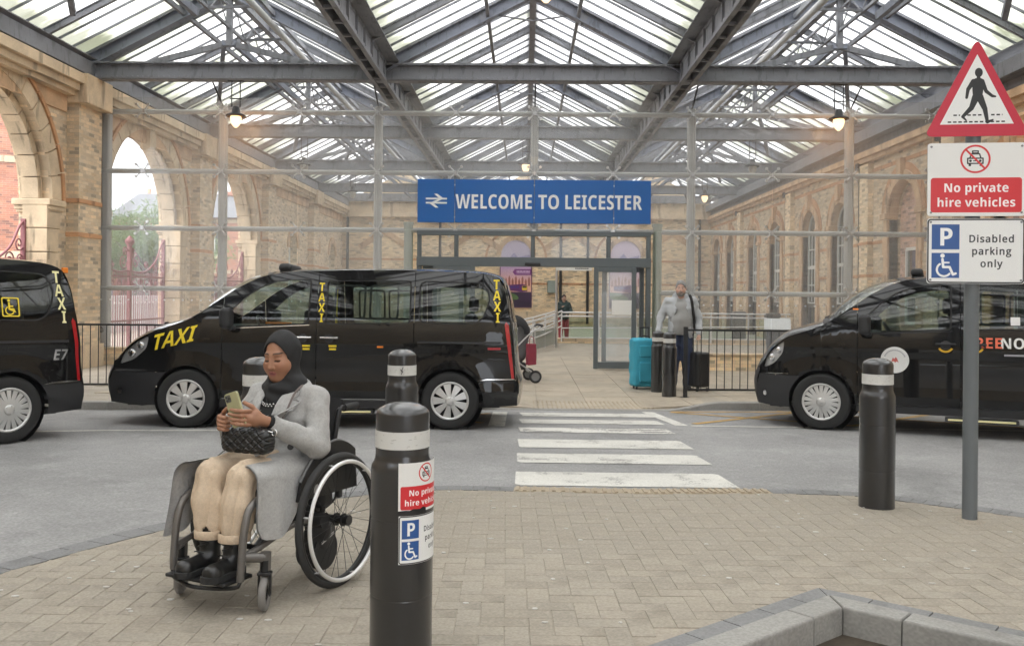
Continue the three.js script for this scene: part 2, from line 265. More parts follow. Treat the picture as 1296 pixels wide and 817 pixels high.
  rest.forEach((q, i) => { place(dm, q); dm.updateMatrix(); im.setMatrixAt(i, dm.matrix); const c = M.paver[Math.floor(R() * 5)].color, t = 0.97 + 0.05 * R(); im.setColorAt(i, col.copy(c).multiplyScalar(t)); });
  im.name = 'pavers'; im.userData.kind = 'stuff'; pav.add(im);

  // kerbed recess: dark edging blocks, pale kerb stones, sunken bed
  const rc = new THREE.Group(); rc.name = 'tree_pit_kerb'; rc.userData.kind = 'structure'; scene.add(rc);
  const strip = (a, b, off0, off1, inward, hTop, hBot, m, name, cuts, ch) => {
    const dx = b[0] - a[0], dd = b[1] - a[1], l = Math.hypot(dx, dd), nx = inward[0], nd = inward[1], ux = dx / l, ud = dd / l;
    for (let i = 1; i < cuts.length; i++) {
      const t0 = cuts[i - 1] + 0.003, t1 = cuts[i] - 0.003, s0_ = cuts[i - 1] === 0 ? 1 : 0;
      const Q = (t, o) => [a[0] + ux * t + nx * o, a[1] + ud * t + nd * o];
      const mk = (t, o) => Q(t + (s0_ && t === t0 ? o * 0.843 : 0), o);
      const s = poly([mk(t0, off0), Q(t1, off0), Q(t1, off1), mk(t0, off1)]);
      const g = ext(s, hTop - hBot - ch, { bevelEnabled: ch > 0, bevelThickness: ch, bevelSize: ch * 0.7, bevelOffset: -ch * 0.7, bevelSegments: 3 }).rotateX(-PI / 2), p = g.attributes.position;
      for (let k = 0; k < p.count; k++) p.setY(k, p.getY(k) + hBot + gy(-p.getZ(k)));
      g.computeVertexNormals(); obj(name, [g], m, rc);
    }
  };
  const ap = pit[0], L1 = pit[1], R1 = pit[4];
  const nrm = (a, b, side) => { const dx = b[0] - a[0], dd = b[1] - a[1], l = Math.hypot(dx, dd); return [-dd / l * side, dx / l * side]; };
  const cutsN = [0, 0.24, 0.48, 0.72, 0.96, 1.2, 1.41];
  strip(ap, L1, 0, 0.1, nrm(ap, L1, 1), nearTop + 0.004, -0.16, M.kerbDark, 'edging_block', cutsN, 0);
  strip(ap, R1, 0, 0.1, nrm(ap, R1, -1), nearTop + 0.004, -0.16, M.kerbDark, 'edging_block', [0, 0.25, 0.5, 0.75, 1, 1.25, 1.5, 1.75, 2.05], 0);
  strip(ap, L1, 0.104, 0.235, nrm(ap, L1, 1), nearTop + 0.016, -0.16, M.kerb, 'kerb_stone', [0, 0.42, 1.3], 0.012);
  strip(ap, R1, 0.104, 0.235, nrm(ap, R1, -1), nearTop + 0.016, -0.16, M.kerb, 'kerb_stone', [0, 0.44, 1.36, 2.05], 0.012);
  const bed = sheet(poly([[1.38, 3.9], [0.35, 3.0], [0.6, 2.2], [2.9, 2.2], [2.9, 2.75]]), -0.075, 2, meter(S(LIN(0.22, 0.17, 0.12), 0.95, { map: asphaltMap })), 'bed', rc);

  // far pavement with dropped kerb
  const fg = gridSurf(90, 8, (u, v) => { const X = -16 + 32 * u, d0 = dFar(X), d = lerp(d0 + 0.13, 15.2, v); return V(X, gy(Math.min(d, 14.667)) + lerp(drop(X), 0.075, sst(0, 1, v)) - 0.012, -d); });
  const fp = struct('forecourt_pavement', [fg, new THREE.PlaneGeometry(32, 32).rotateX(-PI / 2).translate(0, 0.063, -31.2)], M.joint);
  const R2 = rng(5);
  const levelAt = (X, d) => { const d0 = dFar(X) + 0.13; if (d >= 15.2) return 0.075; return gy(Math.min(d, 14.667)) + lerp(drop(X), 0.075, sst(0, 1, (d - d0) / (15.2 - d0))); };
  const W = 0.75; let cnt = 0;
  for (let j = 0; j < 14; j++) for (let i = -10; i < 11; i++) {
    const x0 = i * W + (j % 2) * 0.0 + 0.2, d0 = 12.4 + j * W, xc = x0 + W / 2; const lo = Math.max(d0, dFar(x0) + 0.14, dFar(x0 + W) + 0.14); if (d0 + W - lo < 0.15 || Math.abs(xc) > 0.42 * d0 + 0.8) continue;
    const e = 0.004, pts = [[x0 + e, lo], [x0 + W - e, lo], [x0 + W - e, d0 + W - e], [x0 + e, d0 + W - e]];
    const g = ext(poly(pts), 0.03).rotateX(-PI / 2), p = g.attributes.position, jy = (R2() - 0.5) * 0.002;
    for (let k = 0; k < p.count; k++) p.setY(k, p.getY(k) - 0.03 + levelAt(p.getX(k), -p.getZ(k)) + jy); g.computeVertexNormals();
    obj(d0 < 13.6 && xc > -0.3 && xc < 2 ? 'tactile_slab' : 'paving_slab', [g], M.slab[Math.floor(R2() * 3)], fp); cnt++;
  }
  // blister dots on the dropped crossing
  const bl = [], dome = new THREE.SphereGeometry(0.016, 6, 3, 0, PI * 2, 0, PI / 2).scale(1, 0.35, 1);
  for (let x = -0.25; x < 1.95; x += 0.067) for (let d = 12.42; d < 13.3; d += 0.067) bl.push(dome.clone().translate(x, levelAt(x, d) + 0.001, -d));
  const bm = obj('blister_dots', bl, M.corduroy, fp); bm.userData.kind = 'stuff';
  for (let i = 0; i < 34; i++) { const x0 = -15.5 + i * 0.9, x1 = x0 + 0.894; if (x0 < -9 || x1 > 9) continue;
    const g = gridSurf(6, 4, (u, v) => { const X = lerp(x0, x1, u), d = dFar(X); const prof = [[0, -0.1], [0.004, drop(X) - 0.018], [0.02, drop(X)], [0.07, drop(X) + 0.001], [0.126, drop(X) + 0.001]][Math.round(v * 4)]; return V(X, gy(d) + prof[1], -(d + prof[0])); });
    obj('kerb_stone', [g], M.kerb, fp); }
  // litter and gum spots: small flat discs of grit and gum trodden on the pavers
  const spots = [], R3 = rng(91);
  for (let i = 0; i < 120; i++) { const d = 2.9 + R3() * 3.4, x = (R3() - 0.5) * 1.25 * d; if (!inPoly(x, d, inner) || inPoly(x, d, pitOut)) continue; spots.push(new THREE.CylinderGeometry(1, 1, 0.003, 7).scale(0.006 + 0.012 * R3(), 1, 0.006 + 0.008 * R3()).rotateX(-slope).translate(x, gy(d) + nearTop + 0.003, -d)); }
  const sp = obj('chewing_gum', spots, S(LIN(0.55, 0.53, 0.5), 0.9)); sp.userData.kind = 'stuff'; tag(sp, 'pale flecks of gum trodden into the pavers', 'gum');
}

// ---------- station walls ----------
const archPath = (c, hw, sill, spring, seg = 20) => { const p = [[c - hw, sill], [c - hw, spring]]; for (let i = 1; i < seg; i++) { const a = PI - PI * i / seg; p.push([c + hw * Math.cos(a), spring + hw * Math.sin(a)]); } p.push([c + hw, spring], [c + hw, sill]); return p; };
const hole = pts => new THREE.Path(pts.map(([x, y]) => V2(x, y)));
const toWall = (g, X) => g.rotateY(PI / 2).translate(X, 0, 0);
function ring(parent, c, spring, r0, r1, n, X, depth, m, name, a0 = 0, a1 = PI) { for (let i = 0; i < n; i++) { const s = a0 + (a1 - a0) * i / n + 0.006, e = a0 + (a1 - a0) * (i + 1) / n - 0.006, k = 3, p = []; for (let j = 0; j <= k; j++) { const a = lerp(s, e, j / k); p.push([c + r1 * Math.cos(a), spring + r1 * Math.sin(a)]); } for (let j = k; j >= 0; j--) { const a = lerp(s, e, j / k); p.push([c + r0 * Math.cos(a), spring + r0 * Math.sin(a)]); } obj(name, [toWall(ext(poly(p), depth), X)], m, parent); } }
const LX = -9.5, RX = 9.6, FD = 45, D0 = 8.0;
{
  const w = thing('arcade_wall', 'buff brick arcade wall with tall open stone arches onto the street', 'wall');
  const sh = poly([[D0, -0.5], [FD, -0.5], [FD, 6.2], [D0, 6.2]]);
  const arches = [15.0, 21.65, 28.3], hw = 2.2, sp = 3.5, wins = [35.4, 39.2, 42.6];
  for (const c of arches) sh.holes.push(hole(archPath(c, hw, -0.4, sp)));
  for (const c of wins) sh.holes.push(hole(archPath(c, 0.62, 0.9, 3.5)));
  obj('brickwork', [toWall(ext(sh, 0.62), LX - 0.62)], M.buff, w);
  for (const c of arches) {
    ring(w, c, sp, hw - 0.005, hw + 0.34, 15, LX - 0.4, 0.46, M.stone, 'voussoir');
    ring(w, c, sp, hw - 0.16, hw - 0.008, 15, LX - 0.5, 0.36, M.stone, 'inner_voussoir');
    ring(w, c, sp, hw + 0.345, hw + 0.43, 14, LX - 0.2, 0.3, M.orange, 'hood_band');
    for (const s of [-1, 1]) {
      for (let k = 0; k < 7; k++) obj('jamb_stone', [rbx(0.5, 0.46, k % 2 ? 0.42 : 0.5, LX - 0.2, 0.31 + k * 0.475, -(c + s * (hw + (k % 2 ? 0.04 : 0.08))), 0.012, 1)], M.stone, w);
      obj('impost', [rbx(0.78, 0.13, 0.62, LX - 0.28, sp - 0.06, -(c + s * (hw + 0.13)), 0.02), rbx(0.72, 0.08, 0.54, LX - 0.28, sp - 0.17, -(c + s * (hw + 0.13)), 0.02), rbx(0.66, 0.05, 0.5, LX - 0.28, sp - 0.24, -(c + s * (hw + 0.13)), 0.02)], M.stone, w);
    }
    obj('keystone', [rbx(0.28, 1.0, 0.34, LX + 0.02, 5.72, -c, 0.02)], M.stone, w);
  }
  for (const d of [11.65, 18.3, 25, 31.6, 38.3]) {
    obj('pilaster', [bx(0.26, 6.0, 0.95, LX + 0.13, 3.0, -d)], M.buff, w);
    obj('pilaster_band', [bx(0.28, 0.09, 0.99, LX + 0.14, 2.85, -d)], M.orange, w); obj('pilaster_band', [bx(0.28, 0.09, 0.99, LX + 0.14, 3.55, -d)], M.orange, w);
    obj('pilaster_base', [bx(0.34, 0.5, 1.05, LX + 0.16, 0.3, -d)], M.stone, w);
    const pz = -(d + 0.58); obj('drainpipe', [rod(V(LX + 0.1, 1.0, pz), V(LX + 0.1, 6.1, pz), 0.055, 10), rbx(0.22, 0.2, 0.22, LX + 0.12, 5.85, pz, 0.03), rod(V(LX + 0.1, 1.0, pz), V(LX + 0.16, 0.8, pz - 0.2), 0.055, 8)], M.fence, w);
    obj('cornice_block', [rbx(0.5, 0.62, 1.1, LX + 0.22, 5.86, -d, 0.03)], M.stone, w);
  }
  const cuts = [D0, 11.1, 12.2, 17.75, 18.85, 24.45, 25.55, 31.05, 32.15, 37.75, 38.85, FD];
  for (let i = 0; i < cuts.length; i += 2) { const a = cuts[i], b = cuts[i + 1]; obj('cornice', [bx(0.42, 0.2, b - a, LX + 0.2, 6.04, -(a + b) / 2), bx(0.32, 0.14, b - a, LX + 0.15, 5.87, -(a + b) / 2), bx(0.22, 0.1, b - a, LX + 0.1, 5.75, -(a + b) / 2)], M.stone, w); obj('frieze', [bx(0.05, 0.34, b - a, LX + 0.02, 5.53, -(a + b) / 2)], M.stonePink, w); }
  for (const c of wins) { ring(w, c, 3.5, 0.625, 0.9, 9, LX - 0.1, 0.15, M.stonePink, 'voussoir'); const f = obj('window', [bx(0.06, 2.6, 0.08, LX - 0.3, 2.2, -(c - 0.58)), bx(0.06, 2.6, 0.08, LX - 0.3, 2.2, -(c + 0.58)), bx(0.06, 2.6, 0.06, LX - 0.3, 2.2, -c), bx(0.06, 0.08, 1.2, LX - 0.3, 2.6, -c), bx(0.06, 0.08, 1.2, LX - 0.3, 3.5, -c), bx(0.06, 0.08, 1.2, LX - 0.3, 0.95, -c)], M.frameWhite, w); obj('glazing', [toWall(ext(poly(archPath(c, 0.61, 0.92, 3.5)), 0.01), LX - 0.33)], PH(0xdfe8e4, 0.5, { transmission: 0.8, thickness: 0 }), f); }
  for (const y of [2.0, 2.85]) for (const [a, b] of [[32.2, 34.7], [36.1, 37.7], [38.9, 38.95], [39.9, 41.9], [43.3, 44.9]]) obj('brick_band', [bx(0.02, 0.09, b - a, LX + 0.012, y, -(a + b) / 2)], M.orange, w);
}
{
  const w = thing('station_building_wall', 'long buff brick building front with a row of arched stone windows', 'wall');
  const sh = poly([[D0, -0.5], [FD, -0.5], [FD, 5.75], [D0, 5.75]]);
  const op = [[17.2, 0.75], [22.2, 0.85], [26.6, 0.72], [29.4, 0.72], [33.4, 0.72], [36.6, 0.72], [40.6, 0.72], [43.4, 0.72]], sp = 3.85;
  for (const [c, hw] of op) sh.holes.push(hole(archPath(c, hw, -0.1, sp)));
  obj('brickwork', [toWall(ext(sh, 0.5), RX)], M.buff, w);
  op.forEach(([c, hw], i) => {
    ring(w, c, sp, hw - 0.003, hw + 0.24, 11, RX - 0.06, 0.3, M.stonePink, 'voussoir');
    ring(w, c, sp, hw + 0.244, hw + 0.44, 13, RX - 0.03, 0.2, M.orange, 'arch_brick_ring');
    for (const s of [-1, 1]) { for (let k = 0; k < 8; k++) obj('jamb_stone', [bx(0.3, 0.455, k % 2 ? 0.22 : 0.3, RX + 0.09, 0.3 + k * 0.46, -(c + s * (hw + (k % 2 ? 0.11 : 0.15))))], M.stonePink, w); obj('impost', [rbx(0.34, 0.16, 0.4, RX + 0.06, sp, -(c + s * (hw + 0.18)), 0.02)], M.stonePink, w); }
    obj('keystone', [rbx(0.22, 0.5, 0.26, RX - 0.04, sp + hw + 0.3, -c, 0.02)], M.stonePink, w);
    if (i < 2) { // blind arch, bricked up with a small window
      obj('infill', [toWall(ext(poly(archPath(c, hw - 0.004, -0.1, sp)), 0.1), RX + 0.3)], M.pinkBrick, w);
      const f = obj('window', [bx(0.06, 1.9, 0.07, RX + 0.26, 2.0, -(c - 0.36)), bx(0.06, 1.9, 0.07, RX + 0.26, 2.0, -(c + 0.36)), bx(0.06, 0.08, 0.72, RX + 0.26, 2.95, -c), bx(0.06, 0.08, 0.72, RX + 0.26, 1.05, -c)], M.frameWhite, w); obj('glazing', [bx(0.02, 1.85, 0.68, RX + 0.285, 2.0, -c)], M.darkGlass, f);
    } else {
      const z0 = RX + 0.2, f = obj('window', [bx(0.07, 3.1, 0.08, z0, 3.05, -(c - hw + 0.04)), bx(0.07, 3.1, 0.08, z0, 3.05, -(c + hw - 0.04)), bx(0.07, 3.1, 0.06, z0, 3.05, -c), ...[1.5, 2.1, 2.7, 3.3, 3.85].map(y => bx(0.06, y === 2.7 ? 0.11 : 0.045, hw * 2, z0, y, -c)), ...[-0.5, 0.5].map(s => bx(0.05, 2.3, 0.03, z0, 2.7, -(c + s * hw))), toWall(ext((() => { const q = poly(archPath(c, hw - 0.01, sp - 0.01, sp)); q.holes.push(hole(archPath(c, hw - 0.08, sp + 0.03, sp))); return q; })(), 0.06), z0 - 0.03)], M.frameWhite, w);
      obj('glazing', [toWall(ext(poly(archPath(c, hw - 0.02, 1.5, sp)), 0.01), z0)], PH(LIN(0.5, 0.55, 0.55), 0.02, { transmission: 0.9, thickness: 0 }), f);
      const d = obj('entrance', [bx(0.06, 1.35, 0.09, z0, 0.75, -(c - hw + 0.05)), bx(0.06, 1.35, 0.09, z0, 0.75, -(c + hw - 0.05)), bx(0.06, 0.1, hw * 2, z0, 1.42, -c), bx(0.05, 1.3, 0.07, z0, 0.75, -c)], M.fence, w); obj('glazing', [bx(0.02, 1.3, hw * 2 - 0.1, z0 + 0.03, 0.75, -c)], M.darkGlass, d);
    }
  });
  for (const d of [12.5, 19.6, 24.4, 31.4, 38.6]) { obj('pilaster', [bx(0.16, 5.4, 0.6, RX - 0.08, 2.7, -d)], M.buff2, w); for (const y of [2.3, 3.2]) obj('pilaster_band', [bx(0.18, 0.08, 0.63, RX - 0.09, y, -d)], M.orange, w); obj('drainpipe', [rod(V(RX - 0.08, 1.4, -(d + 0.45)), V(RX - 0.08, 5.5, -(d + 0.45)), 0.05, 8), rbx(0.2, 0.2, 0.2, RX - 0.1, 5.4, -(d + 0.45), 0.02), rod(V(RX - 0.08, 1.4, -(d + 0.45)), V(RX - 0.02, 1.2, -(d + 0.6)), 0.05, 8)], M.fence, w); }
  obj('cornice', [bx(0.3, 0.16, FD - D0, RX - 0.1, 5.66, -(FD + D0) / 2), bx(0.2, 0.12, FD - D0, RX - 0.06, 5.52, -(FD + D0) / 2)], M.stonePink, w);
  obj('brick_band', [bx(0.02, 0.1, FD - D0, RX - 0.012, 5.2, -(FD + D0) / 2)], M.orange, w);
  const segs = [[D0, 16.2]]; for (let i = 0; i < op.length - 1; i++) segs.push([op[i][0] + op[i][1] + 0.32, op[i + 1][0] - op[i + 1][1] - 0.32]);
  for (const y of [2.3, 3.2]) for (const [a, b] of segs) obj('brick_band', [bx(0.02, 0.09, b - a, RX - 0.012, y, -(a + b) / 2)], M.orange, w);
  { const RW = S(LIN(0.5, 0.48, 0.44), 0.9), L = FD - D0, z = -(FD + D0) / 2, x0 = RX + 0.51, x1 = RX + 4.5, xm = (x0 + x1) / 2; obj('room_floor', [bx(4, 0.1, L, xm, 0.0, z)], RW, w); obj('room_ceiling', [bx(4, 0.1, L, xm, 5.6, z)], RW, w); obj('room_back', [bx(0.1, 5.6, L, x1, 2.8, z)], RW, w); for (const q of [D0, FD]) obj('room_end', [bx(4, 5.6, 0.1, xm, 2.8, -q)], RW, w); }
  obj('parapet', [bx(0.5, 0.5, FD - D0, RX + 0.25, 6.0, -(FD + D0) / 2)], M.steel, w);
}
const GX = [-9.5, -3.1, 3.35, 9.75], EY = 6.45, RY = 8.1;
{ // end wall with gables
  const w = thing('end_wall', 'buff brick end wall with three gables, arched recesses and posters', 'wall');
  const top = [[9.75, 6.3]]; for (let i = 2; i >= 0; i--) top.push([(GX[i] + GX[i + 1]) / 2, RY - 0.05], [GX[i], 6.3]);
  const sh = poly([[-9.9, -0.5], [9.9, -0.5], ...top]);
  const op = [[-0.46, 0.72], [5.2, 0.72], [-5.6, 0.72]];
  obj('brickwork', [ext(sh, 0.4).translate(0, 0, -FD - 0.4)], M.buff2, w);
  obj('cornice', [bx(19, 0.26, 0.3, 0, 5.75, -FD + 0.15), bx(19, 0.5, 0.16, 0, 6.15, -FD + 0.08)], M.stone, w);
  obj('girder', [bx(19, 0.4, 0.2, 0, 6.62, -FD + 0.3)], M.steel, w);
  for (const y of [2.25, 3.45]) obj('brick_band', [bx(18.9, 0.1, 0.03, 0, y, -FD + 0.01)], M.orange, w);
  for (const c of [-0.46, 5.2]) {
    for (let k = 0; k < 13; k++) { const a = PI * k / 13, b = PI * (k + 1) / 13, q = []; for (const t of [a, (a + b) / 2, b]) q.push([c + 1.02 * Math.cos(t), 3.72 + 1.02 * Math.sin(t)]); for (const t of [b, (a + b) / 2, a]) q.push([c + 0.78 * Math.cos(t), 3.72 + 0.78 * Math.sin(t)]); obj('voussoir', [ext(poly(q), 0.09).translate(0, 0, -FD + 0.01)], M.stonePink, w); }
    for (let k = 0; k < 26; k++) { const a = PI * k / 26, b = PI * (k + 0.94) / 26, q = []; for (const t of [a, b]) q.push([c + 1.62 * Math.cos(t), 3.5 + 1.62 * Math.sin(t)]); for (const t of [b, a]) q.push([c + 1.5 * Math.cos(t), 3.5 + 1.5 * Math.sin(t)]); obj('arch_brick', [ext(poly(q), 0.03).translate(0, 0, -FD + 0.005)], M.orange, w); }
  }
  for (const c of [-2.6, 2.35, 7.6, -7.3]) for (const s of [-1, 1]) obj('stone_band', [bar(V(c + s * 0.02, 4.9, -FD + 0.03), V(c + s * 1.3, 4.05, -FD + 0.03), 0.06, 0.3)], M.stonePink, w);
  for (const x of [1.85, 3.25, -9.2, 9.0, -4.4]) obj('drainpipe', [rod(V(x, 0.2, -FD + 0.1), V(x, 5.7, -FD + 0.1), 0.07, 8)], M.fence, w);
  obj('plinth', [bx(19, 0.5, 0.12, 0, 0.55, -FD + 0.06)], M.stone, w);
  for (const x of [-8.1, -6.4, -3.2]) { const f = obj('window', [bx(0.9, 0.5, 0.06, x, 1.9, -FD + 0.03)], M.doorGrey, w); }
}
{ // posters on the end wall
  const canvas = (w, h, f) => { const c = document.createElement('canvas'); c.width = w; c.height = h; f(c.getContext('2d'), w, h); const t = new THREE.CanvasTexture(c); t.colorSpace = THREE.SRGBColorSpace; return t; };
  const art = (train) => canvas(512, 680, (x, w, h) => {
    const g = x.createLinearGradient(0, 0, 0, h * 0.5); g.addColorStop(0, '#b9a0c8'); g.addColorStop(1, '#f0b9a0'); x.fillStyle = g; x.fillRect(0, 0, w, h);
    x.fillStyle = '#a8645a'; for (let i = 0; i < 9; i++) { const bx0 = 20 + i * 55, bh = 60 + (i * 37 % 80); x.fillRect(bx0, 330 - bh, 34, bh); x.beginPath(); x.moveTo(bx0, 330 - bh); x.lineTo(bx0 + 17, 285 - bh); x.lineTo(bx0 + 34, 330 - bh); x.fill(); }
    x.fillStyle = '#3a2344'; x.fillRect(0, 430, w, 250); x.fillStyle = '#5b7a46'; x.beginPath(); x.ellipse(120, 500, 190, 60, 0.2, 0, 7); x.fill(); x.fillStyle = '#2d1c3a'; x.beginPath(); x.moveTo(0, 600); x.quadraticCurveTo(250, 520, w, 610); x.lineTo(w, h); x.lineTo(0, h); x.fill();
    x.fillStyle = '#6a2a6e'; x.beginPath(); x.moveTo(60, 320); x.lineTo(360, 300); x.lineTo(450, 320); x.lineTo(450, 420); x.lineTo(340, 430); x.lineTo(60, 400); x.fill();
    x.fillStyle = '#2d3c8c'; for (let i = 0; i < 5; i++) x.fillRect(80 + i * 48, 340, 34, 26); x.fillStyle = '#e7c832'; x.fillRect(360, 330, 86, 74); x.fillStyle = '#223'; x.fillRect(370, 336, 66, 26);
    if (train) { x.fillStyle = '#7b2d7e'; x.beginPath(); x.moveTo(200, 100); x.lineTo(240, 50); x.lineTo(512, 50); x.lineTo(512, 150); x.lineTo(240, 150); x.fill(); x.fillStyle = '#e9d7ea'; for (let i = 0; i < 9; i++) x.fillRect(268 + i * 25, 78, 18, 22); for (let i = 0; i < 14; i++) x.fillRect(268 + i * 16, 112, 11, 10); }
  });
  const t1 = art(true), t2 = art(false);
  const post = (cx, t, label) => { const w = thing('poster', label, 'poster', [cx, 0, -FD + 0.05]); obj('print', [new THREE.PlaneGeometry(1.58, 2.1).translate(0, 2.1, 0.035)], S(0xffffff, 0.4, { map: t }), w); obj('frame', [bx(1.66, 0.05, 0.06, 0, 3.17, 0), bx(1.66, 0.05, 0.06, 0, 1.03, 0), bx(0.05, 2.1, 0.06, -0.81, 2.1, 0), bx(0.05, 2.1, 0.06, 0.81, 2.1, 0)], S(0x5d2a55, 0.5), w); return w; };
  post(-0.46, t1, 'large travel poster of a purple train under a pink sky with arrow banner'); post(5.2, t2, 'large poster seen through the open glass door leaf on the end wall');
  for (const c of [-0.46, 5.2]) { const l = obj('lunette_print', [ext(poly(archPath(c, 0.77, 3.25, 3.72)), 0.03).translate(0, 0, -FD + 0.006)], S(c < 0 ? 0xb9aecb : 0xc7b4cc, 0.5)); tag(l, c < 0 ? 'pale lilac arched print above the train poster' : 'pale lilac arched print above the poster behind the door', 'print'); obj('skyline', [ext(poly([[c - 0.7, 3.3], [c - 0.7, 3.5], [c - 0.3, 3.62], [c - 0.1, 3.85], [c + 0.1, 3.6], [c + 0.7, 3.75], [c + 0.7, 3.3]]), 0.004).translate(0, 0, -FD + 0.036)], S(0x8d86b4, 0.5), l); }
}

// ---------- glazed roof: three gables ----------
{
  const rf = thing('glazed_roof', 'three-gabled translucent glazed roof on grey steel trusses over the forecourt', 'roof');
  const A = -4, B = FD, trusses = [-1.7, 5, 11.65, 18.3, 25, 31.6, 38.3];
  const sl = []; for (let i = 0; i < 3; i++) { const xm = (GX[i] + GX[i + 1]) / 2; sl.push([GX[i], xm, i], [GX[i + 1], xm, i]); }
  const I = (p, q, w, h, t = 0.035) => { const d = q.clone().sub(p).normalize(), z = V(0, 0, 1), n = z.clone().cross(d).normalize(); const o = n.clone().multiplyScalar(h / 2); const Pl = (a, b, ww, hh) => { const dir = b.clone().sub(a), L = dir.length(); dir.normalize(); const nn = z.clone().cross(dir); const m = new THREE.Matrix4().makeBasis(dir, nn, z); m.setPosition(a.clone().addScaledVector(dir, L / 2)); return new THREE.BoxGeometry(L, hh, ww).applyMatrix4(m); }; return [Pl(p, q, 0.03, h), Pl(p.clone().add(o), q.clone().add(o), w, t), Pl(p.clone().sub(o), q.clone().sub(o), w, t)]; };
  // glazing: one sheet per gap between glazing bars
  const far = [[], []], R4 = rng(12);
  for (const [xe, xm] of sl) {
    const side = Math.sign(xm - xe), len = Math.hypot(xm - xe, RY - EY);
    for (let d = A; d < B; d += 0.555) {
      const d1 = Math.min(d + 0.555, B), xi = xe + side * 0.16, yi = lerp(EY, RY, 0.16 / Math.abs(xm - xe)) + 0.16, yr = RY + 0.16;
      const g = new THREE.BufferGeometry();
      g.setAttribute('position', new THREE.Float32BufferAttribute([xi, yi, -d, xm, yr, -d, xm, yr, -d1, xi, yi, -d, xm, yr, -d1, xi, yi, -d1], 3)); g.setAttribute('uv', new THREE.Float32BufferAttribute([d, 0, d, 1, d1, 1, d, 0, d1, 1, d1, 0].map((q, k) => k % 2 ? q : q / 2.22 + (xe * 0.37) % 1), 2)); g.computeVertexNormals();
      const dirty = (Math.abs(xe) > 9 && R4() < 0.25) || R4() < 0.03;
      if (d > 11.5 && d < 34) obj('glazing_sheet', [g], dirty ? M.roofDirty[Math.floor(R4() * 2)] : M.roofGlass[Math.floor(R4() * 3)], rf); else far[d < 11.5 ? 0 : 1].push(g);
      // moss and grime lying along the lowest part of the sheet
    }
  }
  far.forEach((l, k) => { const m = obj('glazing_sheets', l, M.roofGlass[k], rf); m.userData.kind = 'stuff'; });
  // glazing bars and rafters
  for (const [xe, xm] of sl) {
    const fb = [];
    for (let d = A; d < B; d += 0.555) { const b = bar(V(xe, EY + 0.12, -d), V(xm, RY + 0.12, -d), 0.028, 0.045); if (d > 11.5 && d < 34) obj('glazing_bar', [b], M.steel, rf); else fb.push(b); }
    const m = obj('glazing_bars', fb, M.steel, rf); m.userData.kind = 'stuff';
    for (let d = A + 0.5; d < B; d += 2.22) if (!trusses.some(t => Math.abs(t - d) < 0.4)) obj('rafter', I(V(xe, EY + 0.02, -d), V(xm, RY + 0.02, -d), 0.08, 0.12, 0.016), M.steel, rf);
  }
  // dirt lodged along the eaves: dark flashing strips beside each valley
  for (const [xe, xm] of sl) { const s = Math.sign(xm - xe); obj('flashing', [bar(V(xe + s * 0.16, EY + 0.12, -A), V(xe + s * 0.16, EY + 0.12, -B), 0.5, 0.02)], M.steel, rf); }
  for (const d of trusses) {
    obj('tie_beam', I(V(GX[0], 6.34, -d), V(GX[3], 6.34, -d), 0.24, 0.34).concat([bx(19.2, 0.02, 0.3, 0.1, 6.18, -d)]), M.steel, rf);
    // rivet heads along the lower flange
    const rv = [], rh = new THREE.SphereGeometry(0.016, 5, 3); if (d > 10 && d < 20) { for (let x = GX[0] + 0.1; x < GX[3]; x += 0.11) rv.push(rh.clone().translate(x, 6.205, -d + 0.135), rh.clone().translate(x, 6.48, -d + 0.135)); const m = obj('rivets', rv, M.steel, rf); m.userData.kind = 'stuff'; }
    for (let i = 0; i < 3; i++) {
      const xa = GX[i], xb = GX[i + 1], xm = (xa + xb) / 2;
      for (const [p, q] of [[V(xa, EY, -d), V(xm, RY, -d)], [V(xb, EY, -d), V(xm, RY, -d)]]) obj('truss_rafter', I(p, q, 0.22, 0.26), M.steelBlue, rf);
      if (i !== 1) {
        obj('king_post', [bar(V(xm, 6.9, -d), V(xm, RY, -d), 0.1, 0.12)], M.steel, rf);
        for (const s of [-1, 1]) { obj('tie', [bar(V(xm, 6.95, -d), V(xm + s * 1.75, 6.5, -d), 0.08, 0.12)], M.steel, rf); obj('strut', [bar(V(xm + s * 0.1, 6.95, -d + 0.05), V(xm + s * 1.0, 6.15, -d - 2.2), 0.09, 0.12)], M.steelBlue, rf); }
      } else for (const s of [-1, 1]) { obj('collar_rod', [rod(V(xm, 7.45, -d), V(xm + s * 0.95, 7.6, -d), 0.018, 6)], M.steel, rf); obj('gusset', [ext(poly([[0, 0], [s * 0.3, 0.02], [s * 0.06, -0.28]]), 0.02).translate(xm + s * 0.95, 7.62, -d)], M.steel, rf); }
    }
  }
  for (let i = 1; i < 3; i++) { // valley girders: gutter, chords and brackets
    const x = GX[i]; obj('valley_gutter', [bx(0.24, 0.05, B - A, x, EY + 0.1, -(A + B) / 2), bx(0.04, 0.25, B - A, x - 0.13, EY + 0.16, -(A + B) / 2), bx(0.04, 0.25, B - A, x + 0.13, EY + 0.16, -(A + B) / 2)], M.steel, rf);
    for (const s of [-1, 1]) { obj('girder_chord', [bx(0.09, 0.08, B - A, x + s * 0.12, 6.16, -(A + B) / 2), bx(0.03, 0.36, B - A, x + s * 0.12, 6.36, -(A + B) / 2)], M.steel, rf); }
    for (let d = 8.3; d < 36; d += 0.74) obj('girder_bracket', [bx(0.24, 0.05, 0.05, x, 6.14, -d), bx(0.05, 0.34, 0.04, x - 0.155, 6.34, -d), bx(0.05, 0.34, 0.04, x + 0.155, 6.34, -d)], M.steel, rf);
  }
